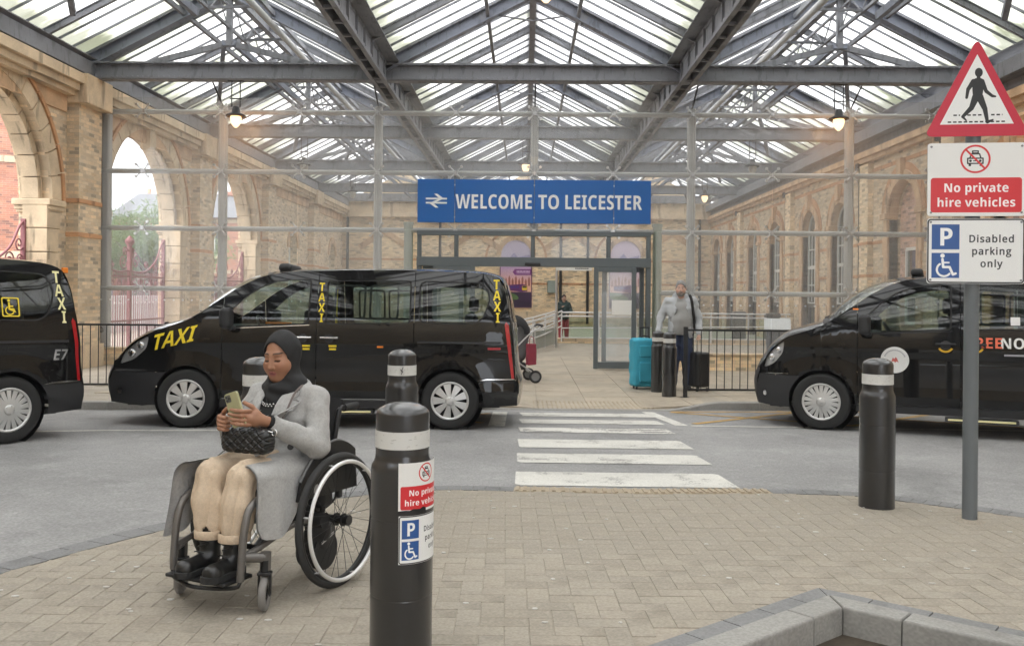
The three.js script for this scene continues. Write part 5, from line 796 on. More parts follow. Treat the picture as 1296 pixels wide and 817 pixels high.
// ---------- woman in wheelchair ----------
{
  const O = [-1.13, gy(4.13) + nearTop, -4.13], TH = -0.42;
  const seatRig = (t) => { t.rotation.set(-slope * Math.cos(TH), TH, 0, 'YXZ'); };
  const chair = thing('wheelchair', 'manual wheelchair with silver push rims and drive unit, carrying the woman', 'wheelchair', O, TH); seatRig(chair);
  const tyreM = S(LIN(0.03, 0.03, 0.03), 0.75), greyTyre = S(LIN(0.22, 0.21, 0.2), 0.8), frameM = S(LIN(0.17, 0.16, 0.15), 0.38, { metalness: 0.5 }), rimM = S(LIN(0.78, 0.78, 0.78), 0.35, { metalness: 0.4 });
  for (const s of [1, -1]) {
    const w = new THREE.Group(); w.name = 'rear_wheel'; w.position.set(s * 0.3, 0.306, 0); w.rotation.z = s * 0.035; chair.add(w);
    const tor = (r, t, x, m, n, sg = 64) => obj(n, [new THREE.TorusGeometry(r, t, 10, sg).rotateY(PI / 2).translate(x * s, 0, 0)], m, w);
    tor(0.29, 0.0165, 0, tyreM, 'tyre'); tor(0.272, 0.011, 0, M.black, 'rim'); tor(0.266, 0.0095, 0.042, rimM, 'push_rim');
    for (let k = 0; k < 6; k++) { const a = k * PI / 3 + 0.3; obj('rim_tab', [bar(V(0, 0.272 * Math.cos(a), 0.272 * Math.sin(a)), V(s * 0.042, 0.266 * Math.cos(a), 0.266 * Math.sin(a)), 0.014, 0.004)], rimM, w); }
    obj('hub', [rod(V(-0.03 * s, 0, 0), V(0.045 * s, 0, 0), 0.019, 16), rod(V(0.045 * s, 0, 0), V(0.06 * s, 0, 0), 0.024, 16), rod(V(-0.015 * s, 0, 0), V(-0.01 * s, 0, 0), 0.03, 16), rod(V(0.025 * s, 0, 0), V(0.03 * s, 0, 0), 0.03, 16)], M.black, w);
    for (let k = 0; k < 28; k++) { const a = k * 2 * PI / 28, b = a + (k % 4 < 2 ? 0.75 : -0.75), x = k % 2 ? 0.026 : -0.012; obj('spoke', [rod(V(x * s, 0.026 * Math.cos(b), 0.026 * Math.sin(b)), V(0, 0.268 * Math.cos(a), 0.268 * Math.sin(a)), 0.0013, 4)], M.black, w); }
    const c = new THREE.Group(); c.name = 'caster'; c.position.set(s * 0.235, 0.075, 0.42); c.rotation.y = 0.5; chair.add(c);
    obj('tyre', [new THREE.TorusGeometry(0.059, 0.0165, 10, 32).rotateY(PI / 2)], greyTyre, c); obj('wheel_disc', [new THREE.TorusGeometry(0.036, 0.009, 8, 24).rotateY(PI / 2), rod(V(-0.014, 0, 0), V(0.014, 0, 0), 0.017, 12), ...[0, 1, 2, 3, 4].map(k => bar(V(0, 0, 0), V(0, 0.042 * Math.cos(k * 1.257), 0.042 * Math.sin(k * 1.257)), 0.012, 0.01))], M.black, c);
    obj('fork', [rbx(0.006, 0.09, 0.03, 0.024, 0.035, 0.006, 0.003), rbx(0.006, 0.09, 0.03, -0.024, 0.035, 0.006, 0.003), rbx(0.058, 0.014, 0.045, 0, 0.084, 0.008, 0.005), rod(V(0, 0.085, 0.01), V(0, 0.14, 0.01), 0.017, 14)], M.black, c);
    // frame side
    obj('frame_tube', [tube([V(s * 0.178, 0.455, 0.02), V(s * 0.18, 0.465, 0.3), V(s * 0.182, 0.465, 0.37), V(s * 0.185, 0.44, 0.46), V(s * 0.188, 0.36, 0.5), V(s * 0.188, 0.2, 0.515), V(s * 0.185, 0.14, 0.515)], 0.0165, 40, 12)], frameM, chair);
    obj('caster_arm', [rod(V(s * 0.19, 0.235, 0.5), V(s * 0.235, 0.225, 0.43), 0.02, 12), rod(V(s * 0.235, 0.17, 0.42), V(s * 0.235, 0.245, 0.42), 0.023, 14)], frameM, chair);
    obj('lower_tube', [tube([V(s * 0.2, 0.3, 0.0), V(s * 0.2, 0.31, 0.2), V(s * 0.195, 0.26, 0.4), V(s * 0.187, 0.24, 0.5)], 0.014, 20, 10)], frameM, chair);
    obj('back_tube', [tube([V(s * 0.19, 0.32, -0.02), V(s * 0.19, 0.55, -0.08), V(s * 0.19, 0.78, -0.13), V(s * 0.19, 0.8, -0.16), V(s * 0.19, 0.8, -0.25)], 0.0135, 24, 10)], M.black, chair);
    obj('push_handle', [rod(V(s * 0.19, 0.8, -0.17), V(s * 0.19, 0.8, -0.28), 0.019, 12)], M.rubber, chair);
    const sg = new THREE.Shape(); sg.moveTo(-0.22, 0.42); sg.lineTo(-0.2, 0.6); sg.quadraticCurveTo(-0.12, 0.665, -0.02, 0.655); sg.quadraticCurveTo(0.12, 0.63, 0.2, 0.5); sg.lineTo(0.22, 0.42); sg.closePath();
    obj('side_guard', [ext(sg, 0.012, { bevelEnabled: true, bevelThickness: 0.003, bevelSize: 0.003, bevelSegments: 2 }).rotateY(-PI / 2).translate(s * 0.235 + 0.006, 0, 0)], M.black, chair);
    obj('guard_edge', [tube([V(s * 0.235, 0.6, -0.2), V(s * 0.235, 0.65, -0.1), V(s * 0.235, 0.655, -0.02), V(s * 0.235, 0.6, 0.11), V(s * 0.235, 0.5, 0.205)], 0.008, 24, 8)], S(LIN(0.12, 0.12, 0.12), 0.4), chair);
    obj('brake', [rbx(0.022, 0.03, 0.06, s * 0.19, 0.42, 0.25, 0.008)], M.black, chair);
  }
  obj('seat', [rbx(0.4, 0.06, 0.42, 0, 0.475, 0.2, 0.025, 3), rbx(0.4, 0.012, 0.44, 0, 0.442, 0.2, 0.004)], M.black, chair);
  obj('backrest', [gridSurf(10, 14, (u, v) => { const a = (u - 0.5) * 2; return V(a * 0.19, 0.46 + v * 0.38, -0.05 - v * 0.1 - 0.05 * (1 - a * a)); }), gridSurf(10, 14, (u, v) => { const a = (u - 0.5) * 2; return V(-a * 0.19, 0.46 + v * 0.38, -0.062 - v * 0.1 - 0.05 * (1 - a * a)); })], M.hijab, chair);
  obj('axle_tube', [rod(V(-0.28, 0.306, 0), V(0.28, 0.306, 0), 0.018, 14)], M.black, chair); obj('cross_tube', [rod(V(-0.19, 0.25, 0.4), V(0.19, 0.25, 0.4), 0.012, 10)], M.black, chair);
  obj('footplate', [rbx(0.33, 0.016, 0.17, 0, 0.136, 0.5, 0.006), tube([V(-0.185, 0.15, 0.515), V(-0.17, 0.115, 0.53), V(0, 0.11, 0.585), V(0.17, 0.115, 0.53), V(0.185, 0.15, 0.515)], 0.009, 28, 8)], M.black, chair);
  const dr = obj('drive_unit', [sdfGeo(uni(0.02, ell([0.12, 0.19, -0.1], [0.05, 0.105, 0.105]), cap([0.1, 0.3, -0.05], [0.14, 0.22, -0.08], 0.05)), [-0.02, 0.03, -0.28], [0.24, 0.4, 0.08], 0.012), rod(V(0.05, 0.12, -0.1), V(0.16, 0.12, -0.1), 0.09, 28), rbx(0.1, 0.12, 0.1, 0.16, 0.4, -0.04, 0.03, 3), rod(V(0.1, 0.3, 0.05), V(0.26, 0.306, 0.05), 0.035, 16), rbx(0.03, 0.08, 0.03, 0.225, 0.42, -0.1, 0.01)], M.plastic, chair);
  obj('drive_unit_lettering', [bar(V(0.173, 0.2, -0.14), V(0.17, 0.165, -0.05), 0.002, 0.012)], S(LIN(0.5, 0.5, 0.5), 0.6), dr);
  obj('power_cable', [tube([V(0.12, 0.3, -0.1), V(0.16, 0.36, -0.16), V(0.18, 0.44, -0.12), V(0.19, 0.5, -0.05)], 0.006, 16, 6)], M.black, chair);

  // the person: one skin, clothing as children
  const p = thing('person', 'woman in black headscarf, grey coat and cream trousers seated in the wheelchair reading her phone', 'person', O, TH); seatRig(p);
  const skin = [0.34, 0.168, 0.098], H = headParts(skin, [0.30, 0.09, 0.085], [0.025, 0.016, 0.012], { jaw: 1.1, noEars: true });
  const hm = new THREE.Matrix4().compose(V(-0.005, 1.048, 0.062), new THREE.Quaternion().setFromEuler(new THREE.Euler(0.2, 0.06, 0.03, 'YXZ')), V(0.93, 0.96, 0.95)), hi = hm.clone().invert();
  const toHead = (x, y, z) => { const e = hi.elements; return [e[0] * x + e[4] * y + e[8] * z + e[12], e[1] * x + e[5] * y + e[9] * z + e[13], e[2] * x + e[6] * y + e[10] * z + e[14]]; };
  const sc = (x, y, z) => skin.map(v => v * (1 + fold(x, y, z, 40, 0.06)));
  // hands on the phone
  const fing = (pts, r) => { const l = []; for (let i = 1; i < pts.length; i++) l.push(cap(pts[i - 1], pts[i], r * (1.06 - 0.1 * (i - 1)), r * (1.06 - 0.1 * i))); return uni(0.004, ...l); };
  const lh = uni(0.012, cap([0.135, 0.772, 0.3], [0.115, 0.785, 0.35], 0.024, 0.026), cap([0.11, 0.81, 0.365], [0.105, 0.775, 0.365], 0.02, 0.019), cap([0.118, 0.79, 0.345], [0.1, 0.795, 0.385], 0.024, 0.02));
  const lf = [[0.826, 0.012], [0.806, 0.0], [0.786, 0.004], [0.768, 0.018]].map(([y, s]) => fing([[0.098, y, 0.385], [0.082, y + 0.003, 0.422], [0.05 + s, y + 0.005, 0.436], [0.022 + s, y + 0.008, 0.4335]], 0.0088));
  const lt = fing([[0.115, 0.815, 0.352], [0.095, 0.845, 0.372], [0.07, 0.862, 0.392]], 0.0105);
  const rh = uni(0.012, cap([-0.085, 0.752, 0.33], [-0.068, 0.765, 0.37], 0.023, 0.025), cap([-0.066, 0.785, 0.385], [-0.06, 0.752, 0.388], 0.019, 0.018));
  const rf = [[0.796, 0.0], [0.777, 0.004], [0.759, 0.003], [0.743, -0.004]].map(([y, s]) => fing([[-0.066, y, 0.395], [-0.04, y + 0.002, 0.422], [-0.01 + s, y - 0.002, 0.42], [-0.006 + s, y - 0.004, 0.4]], 0.0088));
  const rt = fing([[-0.07, 0.79, 0.372], [-0.042, 0.816, 0.392], [-0.018, 0.832, 0.402]], 0.0105);
  const hands = uni(0.0035, uni(0.01, lh, lt), ...lf, uni(0.01, rh, rt), ...rf);
  const inner = uni(0.03, cap([0, 0.58, 0.08], [0, 0.84, 0.02], 0.1, 0.09), cap([0, 0.86, 0.01], [0, 0.99, 0.03], 0.045), cap([0.16, 0.85, 0.02], [0.24, 0.65, 0.1], 0.035), cap([0.235, 0.65, 0.1], [0.135, 0.772, 0.3], 0.03, 0.022), cap([-0.16, 0.85, 0.02], [-0.23, 0.66, 0.13], 0.035), cap([-0.23, 0.66, 0.13], [-0.085, 0.752, 0.33], 0.03, 0.022), cap([0.09, 0.54, 0.1], [0.092, 0.53, 0.41], 0.055, 0.04), cap([0.092, 0.53, 0.41], [0.09, 0.2, 0.448], 0.04, 0.022), cap([-0.09, 0.54, 0.1], [-0.068, 0.53, 0.41], 0.055, 0.04), cap([-0.068, 0.53, 0.41], [-0.045, 0.2, 0.448], 0.04, 0.022));
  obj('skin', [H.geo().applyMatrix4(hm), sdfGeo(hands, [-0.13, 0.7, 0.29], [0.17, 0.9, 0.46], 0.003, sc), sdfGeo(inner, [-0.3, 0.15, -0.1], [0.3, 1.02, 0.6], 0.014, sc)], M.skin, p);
  // headscarf: close shell round the head, open at the face, draped over neck and chest
  const scarf0 = uni(0.03, (x, y, z) => { const [a, b, c] = toHead(x, y, z); return ell([0, 0.018, -0.014], [0.087, 0.114, 0.104])(a, b, c); }, (x, y, z) => { const [a, b, c] = toHead(x, y, z); return ell([0, -0.07, 0.0], [0.075, 0.075, 0.076])(a, b, c); }, cap([0, 0.93, 0.03], [0, 0.905, 0.035], 0.078, 0.09), cap([0, 0.89, 0.09], [0.005, 0.8, 0.115], 0.06, 0.035), cap([0.06, 0.9, 0.03], [-0.06, 0.9, 0.03], 0.062));
  const scarf = sub((x, y, z) => scarf0(x, y, z) + 0.004 * Math.sin(y * 85 + x * 40 + 3 * vnoise(x * 20, y * 20, z * 20)) * sst(0.97, 0.93, y) + fold(x, y, z, 26, 0.003), (x, y, z) => { const [a, b, c] = toHead(x, y, z); return Math.max(ell([0, -0.014, 0.06], [0.067, 0.098, 0.3])(a, b, c), 0.018 - c); }, 0.008);
  obj('headscarf', [sdfGeo(scarf, [-0.16, 0.75, -0.13], [0.16, 1.22, 0.22], 0.0055)], M.hijab, p);
  const beads = []; for (let i = 0; i < 16; i++) { const a = (i / 15 - 0.5) * 2; beads.push(new THREE.SphereGeometry(0.005, 6, 5).translate(a * 0.06 + 0.005, 0.835 - 0.012 * (1 - a * a) + (i % 2) * 0.009, 0.163 - 0.03 * a * a)); }
  const bd = obj('sequin_trim', beads, S(LIN(0.6, 0.6, 0.6), 0.25, { metalness: 0.8 }), p); bd.userData.kind = 'stuff';
  // coat
  const coat0 = uni(0.045, cap([0, 0.56, 0.06], [0, 0.7, 0.045], 0.145, 0.135), cap([0.055, 0.78, 0.035], [-0.055, 0.78, 0.035], 0.11), cap([0.15, 0.862, 0.015], [-0.15, 0.862, 0.015], 0.054), cap([0.07, 0.905, 0.01], [-0.07, 0.905, 0.01], 0.05), cap([0.1, 0.53, 0.14], [0.11, 0.535, 0.24], 0.1, 0.09), cap([-0.1, 0.53, 0.14], [-0.11, 0.535, 0.24], 0.1, 0.09));
  const armL = uni(0.03, cap([0.168, 0.862, 0.015], [0.238, 0.645, 0.09], 0.058, 0.053), cap([0.238, 0.645, 0.09], [0.142, 0.765, 0.285], 0.053, 0.044)), armR = uni(0.03, cap([-0.168, 0.862, 0.015], [-0.23, 0.655, 0.12], 0.058, 0.052), cap([-0.23, 0.655, 0.12], [-0.095, 0.748, 0.31], 0.052, 0.043));
  const wr = (x, y, z) => fold(x, y * 1.6, z, 13, 0.009) + fold(x, y, z, 30, 0.003);
  const coatF = sub(sub((x, y, z) => smin(coat0(x, y, z), smin(armL(x, y, z), armR(x, y, z), 0.02), 0.03) + wr(x, y, z), cap([0.132, 0.774, 0.296], [0.118, 0.785, 0.36], 0.036), 0.006), cap([-0.087, 0.75, 0.322], [-0.07, 0.763, 0.37], 0.034), 0.006);
  obj('coat', [sdfGeo(coatF, [-0.34, 0.4, -0.15], [0.34, 0.99, 0.38], 0.0085)], M.coat, p);
  const cuff = [[0.138, 0.768, 0.29, 0.12, 0.782, 0.325], [-0.091, 0.747, 0.316, -0.078, 0.758, 0.345]]; for (const c of cuff) obj('sleeve_lining', [rod(V(c[0], c[1], c[2]), V(lerp(c[0], c[3], 0.45), lerp(c[1], c[4], 0.45), lerp(c[2], c[5], 0.45)), 0.033, 16)], M.hijab, p);
  // lapels: thick folded cloth lying on the chest
  const wrapZ = (x, y, off) => { const back = Math.max(0, y - 0.868) * 1.5, yy = Math.min(y, 0.868); let z = 0.34; while (z > -0.1) { const d = smin(coat0(x, yy, z), Math.min(armL(x, yy, z), armR(x, yy, z)), 0.03); if (d < 0.001) break; z -= Math.max(0.001, d * 0.6); } return z + off - back; };
  const wrapN = (off) => (x, y) => { const e = 0.008; return V(-(wrapZ(x + e, y, 0) - wrapZ(x - e, y, 0)) / (2 * e), -(wrapZ(x, y + e, 0) - wrapZ(x, y - e, 0)) / (2 * e), 1).normalize(); };
  obj('black_top', [onto(poly([[-0.05, 0.93], [0.05, 0.93], [0.07, 0.86], [0.05, 0.79], [0.01, 0.67], [-0.045, 0.79], [-0.07, 0.86]]), 0.015, (x, y) => V(x, y, wrapZ(x, y, 0.006)), wrapN())], M.hijab, p);
  for (const s of [-1, 1]) {
    const q = [[0.05, 0.935], [0.095, 0.9], [0.118, 0.872], [0.1, 0.858], [0.135, 0.842], [0.108, 0.77], [0.03, 0.665], [0.018, 0.68], [0.042, 0.8], [0.05, 0.87]].map(([x, y]) => [s * x, y]); if (s < 0) q.reverse();
    for (const o of [0.017, 0.009]) obj('lapel', [onto(poly(q), 0.012, (x, y) => V(x, y, wrapZ(x, y, o + 0.006 * Math.sin(clamp(Math.abs(x) / 0.12) * PI))), wrapN())], M.coat, p);
    obj('lapel_seam', [tube(q.slice(s > 0 ? 0 : 4, s > 0 ? 6 : 10).map(([x, y]) => V(x, y, wrapZ(x, y, 0.012))), 0.0035, 20, 5)], M.coat, p);
  }
  obj('shoulder_strap', [tube([V(0.105, 0.93, 0.02), V(0.115, 0.885, 0.11), V(0.105, 0.81, 0.15), V(0.09, 0.73, 0.2)], 0.005, 24, 6)], S(LIN(0.16, 0.13, 0.12), 0.5), p);
  obj('coat_button', [new THREE.CylinderGeometry(0.014, 0.014, 0.008, 16).rotateX(PI / 2).rotateY(0.7).translate(0.172, 0.655, 0.2)], M.black, p);
  // coat skirts: heavy cloth draped over the thighs and hanging beside the legs
  const skirt = (s, zA, zB, yEnd, ph) => { const f = (off) => gridSurf(26, 34, (u, v) => { const zz = lerp(zA, zB, u), bot = yEnd(u), R0 = 0.072, a = Math.min(v / 0.42, 1) * PI / 2, fl = Math.sin(u * 9 + ph + v * 2) * 0.018 * sst(0.3, 1, v) + Math.sin(u * 19 + ph) * 0.006 * v; let x, y, z = zz + 0.03 * v * (u - 0.5); if (v < 0.42) { x = 0.132 + (R0 + off) * Math.sin(a); y = 0.548 + (R0 + off) * Math.cos(a) * 0.9 - 0.02; } else { const q = (v - 0.42) / 0.58; x = 0.204 + off + fl + 0.025 * q; y = lerp(0.528, bot, q); } return V(s * x, y + (v < 0.42 ? 0.012 * Math.sin(u * 8 + ph) * v : 0), z); }); const a = f(0.012), b = f(0.004); return [a, b]; };
  obj('coat_skirt', skirt(1, 0.1, 0.45, u => lerp(0.44, 0.29, sst(0.1, 0.75, u)) + 0.05 * sst(0.85, 1, u), 0.5), M.coat, p); obj('coat_skirt', skirt(-1, 0.12, 0.5, u => lerp(0.4, 0.27, sst(0.2, 1, u)), 2.1), M.coat, p);
  // trousers
  const leg = (s, kx, ax) => uni(0.018, cap([s * 0.085, 0.545, 0.1], [kx, 0.545, 0.42], 0.082, 0.066), cap([kx, 0.535, 0.425], [kx * 0.97, 0.43, 0.44], 0.067, 0.07), cap([kx * 0.97, 0.43, 0.44], [ax, 0.26, 0.45], 0.07, 0.063), cap([kx, 0.585, 0.478], [ax, 0.26, 0.515], 0.008, 0.007), cap([s * 0.06 + kx * 0.3, 0.625, 0.2], [kx, 0.61, 0.43], 0.008, 0.008));
  const tr = uni(0.04, leg(1, 0.1, 0.09), leg(-1, -0.072, -0.045));
  const pleat = (x, y, z) => { const s = x > 0.018 ? 0.095 : -0.058, a = Math.atan2(z - 0.43, x - s), n = vnoise(x * 5, y * 5, z * 5) * 3; return -0.013 * Math.pow(Math.abs(Math.sin(a * 3 + n + y * 4)), 0.7) * sst(0.57, 0.47, y) * sst(0.27, 0.36, y) - 0.009 * Math.pow(Math.abs(Math.sin((x - s) * 44 + z * 16 + n)), 0.6) * sst(0.5, 0.57, y); };
  const trF = sub(sub((x, y, z) => tr(x, y, z) + pleat(x, y, z) + 0.006 * (vnoise(x * 26 + 9 * y, y * 4, z * 26) - 0.5) + 0.008, (x, y, z) => y - 0.284, 0.003), (x, y, z) => Math.min(cap([0.09, 0.2, 0.45], [0.09, 0.31, 0.45], 0.052)(x, y, z), cap([-0.045, 0.2, 0.45], [-0.045, 0.31, 0.45], 0.052)(x, y, z)), 0.003);
  obj('trousers', [sdfGeo(trF, [-0.22, 0.24, 0.0], [0.26, 0.68, 0.64], 0.0058)], M.trouser, p);
  for (const x of [0.09, -0.045]) obj('trouser_hem', [lathe([[0.062, 0.284], [0.0675, 0.282], [0.0685, 0.298], [0.0685, 0.314], [0.062, 0.318]], 28).translate(x, 0, 0.451)], M.trouser, p);
  // boots
  for (const [ax, tx, sgn] of [[0.09, 0.096, 1], [-0.045, -0.051, -1]]) {
    const bf = uni(0.02, cap([ax, 0.31, 0.528], [ax, 0.19, 0.53], 0.047, 0.045), cap([ax, 0.165, 0.525], [tx, 0.15, 0.64], 0.036, 0.033), cap([tx - 0.011, 0.149, 0.665], [tx + 0.011, 0.149, 0.665], 0.032));
    const b = obj('boot', [sdfGeo(sub((x, y, z) => bf(x, y, z) + fold(x, y, z, 34, 0.003), (x, y, z) => y - 0.13, 0.004), [ax - 0.08, 0.1, 0.44], [ax + 0.09, 0.37, 0.75], 0.006)], M.leather, p);
    const so = new THREE.Shape(); so.absellipse(0, 0.66, 0.043, 0.045, 0, PI, false); so.lineTo(-0.038, 0.56); so.absellipse(0, 0.525, 0.04, 0.045, PI, 2 * PI, false); so.closePath();
    b.position.set(0, 0.028, -0.08); obj('sole', [ext(so, 0.022, { bevelEnabled: true, bevelThickness: 0.003, bevelSize: 0.003, bevelSegments: 2 }).rotateX(PI / 2).translate(tx - 0.002, 0.139, 0)], M.rubber, b);
    for (let k = 0; k < 6; k++) { const y = 0.2 + k * 0.019, z = 0.588 - k * 0.004 + (k === 0 ? 0.016 : 0); obj('lace', [tube([V(ax - 0.028, y, z - 0.012), V(ax, y + 0.008, z), V(ax + 0.028, y + (k % 2 ? 0.016 : 0), z - 0.012)], 0.0032, 8, 5)], M.black, b); }
  }
  // phone and handbag
  const ph = thing('smartphone', 'phone in a pale olive case held up in the woman\'s hand', 'phone', O, TH); seatRig(ph); const pg = new THREE.Group(); 
  const pm = new THREE.Matrix4().compose(V(0.04, 0.832, 0.412), new THREE.Quaternion().setFromEuler(new THREE.Euler(0.1, -0.05, 0.3, 'ZYX')), V(1, 1, 1)), ap = g => { g.applyMatrix4(pm); return g; };
  obj('case', [ap(ext(rrect(0.074, 0.15, 0.012), 0.008, { bevelEnabled: true, bevelThickness: 0.0015, bevelSize: 0.0015, bevelSegments: 2 }).translate(0, 0, -0.004))], S(LIN(0.40, 0.39, 0.22), 0.45), ph); obj('camera_bump', [ap(ext(rrect(0.03, 0.032, 0.007, -0.018, 0.053), 0.002).translate(0, 0, 0.0056))], S(LIN(0.10, 0.10, 0.08), 0.3), ph);
  for (const [x, y] of [[-0.025, 0.061], [-0.025, 0.046], [-0.011, 0.053]]) obj('camera_lens', [ap(new THREE.CylinderGeometry(0.0055, 0.0055, 0.002, 14).rotateX(PI / 2).translate(x, y, 0.0086))], M.darkGlass, ph);
  obj('screen', [ap(new THREE.PlaneGeometry(0.068, 0.143).rotateY(PI).translate(0, 0, -0.0058))], M.darkGlass, ph);
  const bag = thing('handbag', 'small black quilted leather handbag on the woman\'s lap', 'handbag', O, TH); seatRig(bag);
  const gv = a => { const q = ((a / 0.042) % 1 + 1) % 1, e = Math.min(q, 1 - q) * 0.042; return Math.exp(-((e / 0.0042) ** 2)); };
  const bgf = (x, y, z) => { const X = x - 0.06, c = Math.cos(0.1), n = Math.sin(0.1), a = Math.abs(X * c - (z - 0.35) * n) - 0.088, b = Math.abs(y - 0.695) - 0.022 * (1 - 6 * X * X), q = Math.abs(X * n + (z - 0.35) * c) - 0.012; return Math.hypot(Math.max(a, 0), Math.max(b, 0), Math.max(q, 0)) + Math.min(Math.max(a, b, q), 0) - 0.036; };
  obj('body', [sdfGeo((x, y, z) => bgf(x, y, z) + 0.0055 * Math.max(gv(x + y * 1.25), gv(x - y * 1.25)), [-0.1, 0.62, 0.27], [0.22, 0.77, 0.43], 0.0034)], M.leather, bag);
  obj('zip', [tube([V(-0.07, 0.738, 0.36), V(0.06, 0.757, 0.352), V(0.19, 0.735, 0.342)], 0.005, 20, 6)], M.chrome, bag); obj('strap_ring', [new THREE.TorusGeometry(0.014, 0.003, 6, 16).translate(0.195, 0.735, 0.34)], M.chrome, bag);
}

// ---------- man with suitcases ----------
function figure(name, label, pos, turn, h, o) {
  const t = thing(name, label, 'person', pos, turn), k = h / 1.78, G = g => g.scale(k, k, k);
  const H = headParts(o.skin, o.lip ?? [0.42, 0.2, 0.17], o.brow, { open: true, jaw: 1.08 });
  const hm = new THREE.Matrix4().compose(V(0, 1.655, 0.03), new THREE.Quaternion().setFromEuler(new THREE.Euler(o.pitch ?? 0.06, o.look ?? 0, 0, 'YXZ')), V(1.05, 1.03, 1.05));
  const hi = hm.clone().invert().elements, hd = f => (x, y, z) => f(hi[0] * x + hi[4] * y + hi[8] * z + hi[12], hi[1] * x + hi[5] * y + hi[9] * z + hi[13], hi[2] * x + hi[6] * y + hi[10] * z + hi[14]);
  const arms = o.arms; // [shoulder, elbow, wrist] x 2
  const sc = (x, y, z) => o.skin.map(v => v * (1 + fold(x, y, z, 30, 0.06)));
  const hand = ([, e, w]) => { const d = [w[0] - e[0], w[1] - e[1], w[2] - e[2]], l = Math.hypot(...d), u = d.map(q => q / l), at = (s, a, b) => [w[0] + u[0] * s + a, w[1] + u[1] * s, w[2] + u[2] * s + b]; const f = [cap(w, at(0.07, 0, 0), 0.026, 0.03)]; for (let i = 0; i < 4; i++) { const z = (i - 1.5) * 0.019; f.push(uni(0.004, cap(at(0.06, 0, z), at(0.1, 0.008 * Math.sign(w[0]), z), 0.0105), cap(at(0.1, 0.008 * Math.sign(w[0]), z), at(0.115, -0.02 * Math.sign(w[0]), z), 0.0095), cap(at(0.115, -0.02 * Math.sign(w[0]), z), at(0.09, -0.04 * Math.sign(w[0]), z), 0.009))); } f.push(cap(at(0.03, 0, 0.025), at(0.075, -0.022 * Math.sign(w[0]), 0.045), 0.0115)); return uni(0.005, ...f); };
  const core = uni(0.03, cap([0, 1.0, 0], [0, 1.35, 0], 0.1), cap([0, 1.42, -0.01], [0, 1.56, 0.01], 0.06), ...arms.flatMap(([s, e, w]) => [cap(s, e, 0.04), cap(e, w, 0.036, 0.026)]), ...[-1, 1].flatMap(s => [cap([s * 0.1, 0.95, 0], [s * 0.11, 0.5, 0.02], 0.07, 0.05), cap([s * 0.11, 0.5, 0.02], [s * 0.12, 0.08, -0.02], 0.05, 0.035)]));
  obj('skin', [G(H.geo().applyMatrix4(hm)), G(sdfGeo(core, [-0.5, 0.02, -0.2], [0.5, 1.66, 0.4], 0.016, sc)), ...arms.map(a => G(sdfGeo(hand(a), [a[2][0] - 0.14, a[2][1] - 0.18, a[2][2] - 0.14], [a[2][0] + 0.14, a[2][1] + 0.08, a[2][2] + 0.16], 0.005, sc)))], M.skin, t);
  const hair = hd(sub(ell([0, 0.03, -0.014], [0.083, 0.103, 0.1]), (x, y, z) => Math.max(ell([0, -0.03, 0.075], [0.072, 0.105, 0.075])(x, y, z), -1), 0.01));
  if (o.hair) obj('hair', [G(sdfGeo((x, y, z) => hair(x, y, z) + fold(x, y, z, 60, 0.004), [-0.12, 1.53, -0.12], [0.12, 1.82, 0.16], 0.006))], o.hair, t);
  if (o.beard) { const b = hd(sub(uni(0.02, ell([0, -0.075, 0.032], [0.064, 0.055, 0.064]), cap([0.055, -0.02, 0.0], [0.05, -0.06, 0.02], 0.018), cap([-0.055, -0.02, 0.0], [-0.05, -0.06, 0.02], 0.018), cap([-0.02, -0.05, 0.086], [0.02, -0.05, 0.086], 0.008)), ell([0, -0.068, 0.1], [0.018, 0.008, 0.03]), 0.004)); obj('beard', [G(sdfGeo((x, y, z) => b(x, y, z) + fold(x, y, z, 70, 0.004), [-0.1, 1.5, -0.05], [0.1, 1.72, 0.17], 0.005))], o.beard, t); }
  const legs = uni(0.03, ...[-1, 1].map(s => uni(0.03, cap([s * 0.095, 0.93, 0], [s * 0.105, 0.5, 0.03], 0.112, 0.09), cap([s * 0.105, 0.5, 0.03], [s * 0.12, 0.1, -0.01], 0.088, 0.075))), cap([0.08, 0.97, 0], [-0.08, 0.97, 0], 0.115));
  obj('trousers', [G(sdfGeo(sub((x, y, z) => legs(x, y, z) + fold(x, y, z, 14, 0.012), (x, y, z) => y - 0.06, 0.01), [-0.3, 0.02, -0.2], [0.3, 1.12, 0.25], 0.014))], o.trousers, t);
  for (const s of [-1, 1]) obj('shoe', [G(sdfGeo(sub(uni(0.02, cap([s * 0.125, 0.05, -0.04], [s * 0.14, 0.04, 0.15], 0.045, 0.042), cap([s * 0.125, 0.08, -0.02], [s * 0.125, 0.12, -0.02], 0.045)), (x, y, z) => y - 0.002, 0.004), [s * 0.13 - 0.09, -0.01, -0.12], [s * 0.13 + 0.09, 0.2, 0.24], 0.01))], o.shoes, t);
  const belly = uni(0.06, cap([0, 0.98, 0.01], [0, 1.14, 0.03], 0.16, 0.165), ell([0, 1.12, 0.06], [0.165, 0.22, 0.12]), cap([0.06, 1.33, 0.02], [-0.06, 1.33, 0.02], 0.13), cap([0.1, 1.45, 0], [-0.1, 1.45, 0], 0.06));
  obj('shirt', [G(sdfGeo(sub((x, y, z) => belly(x, y, z) + fold(x, y, z, 12, 0.008), (x, y, z) => y - 0.9, 0.01), [-0.3, 0.8, -0.2], [0.3, 1.58, 0.32], 0.012))], o.shirt, t);
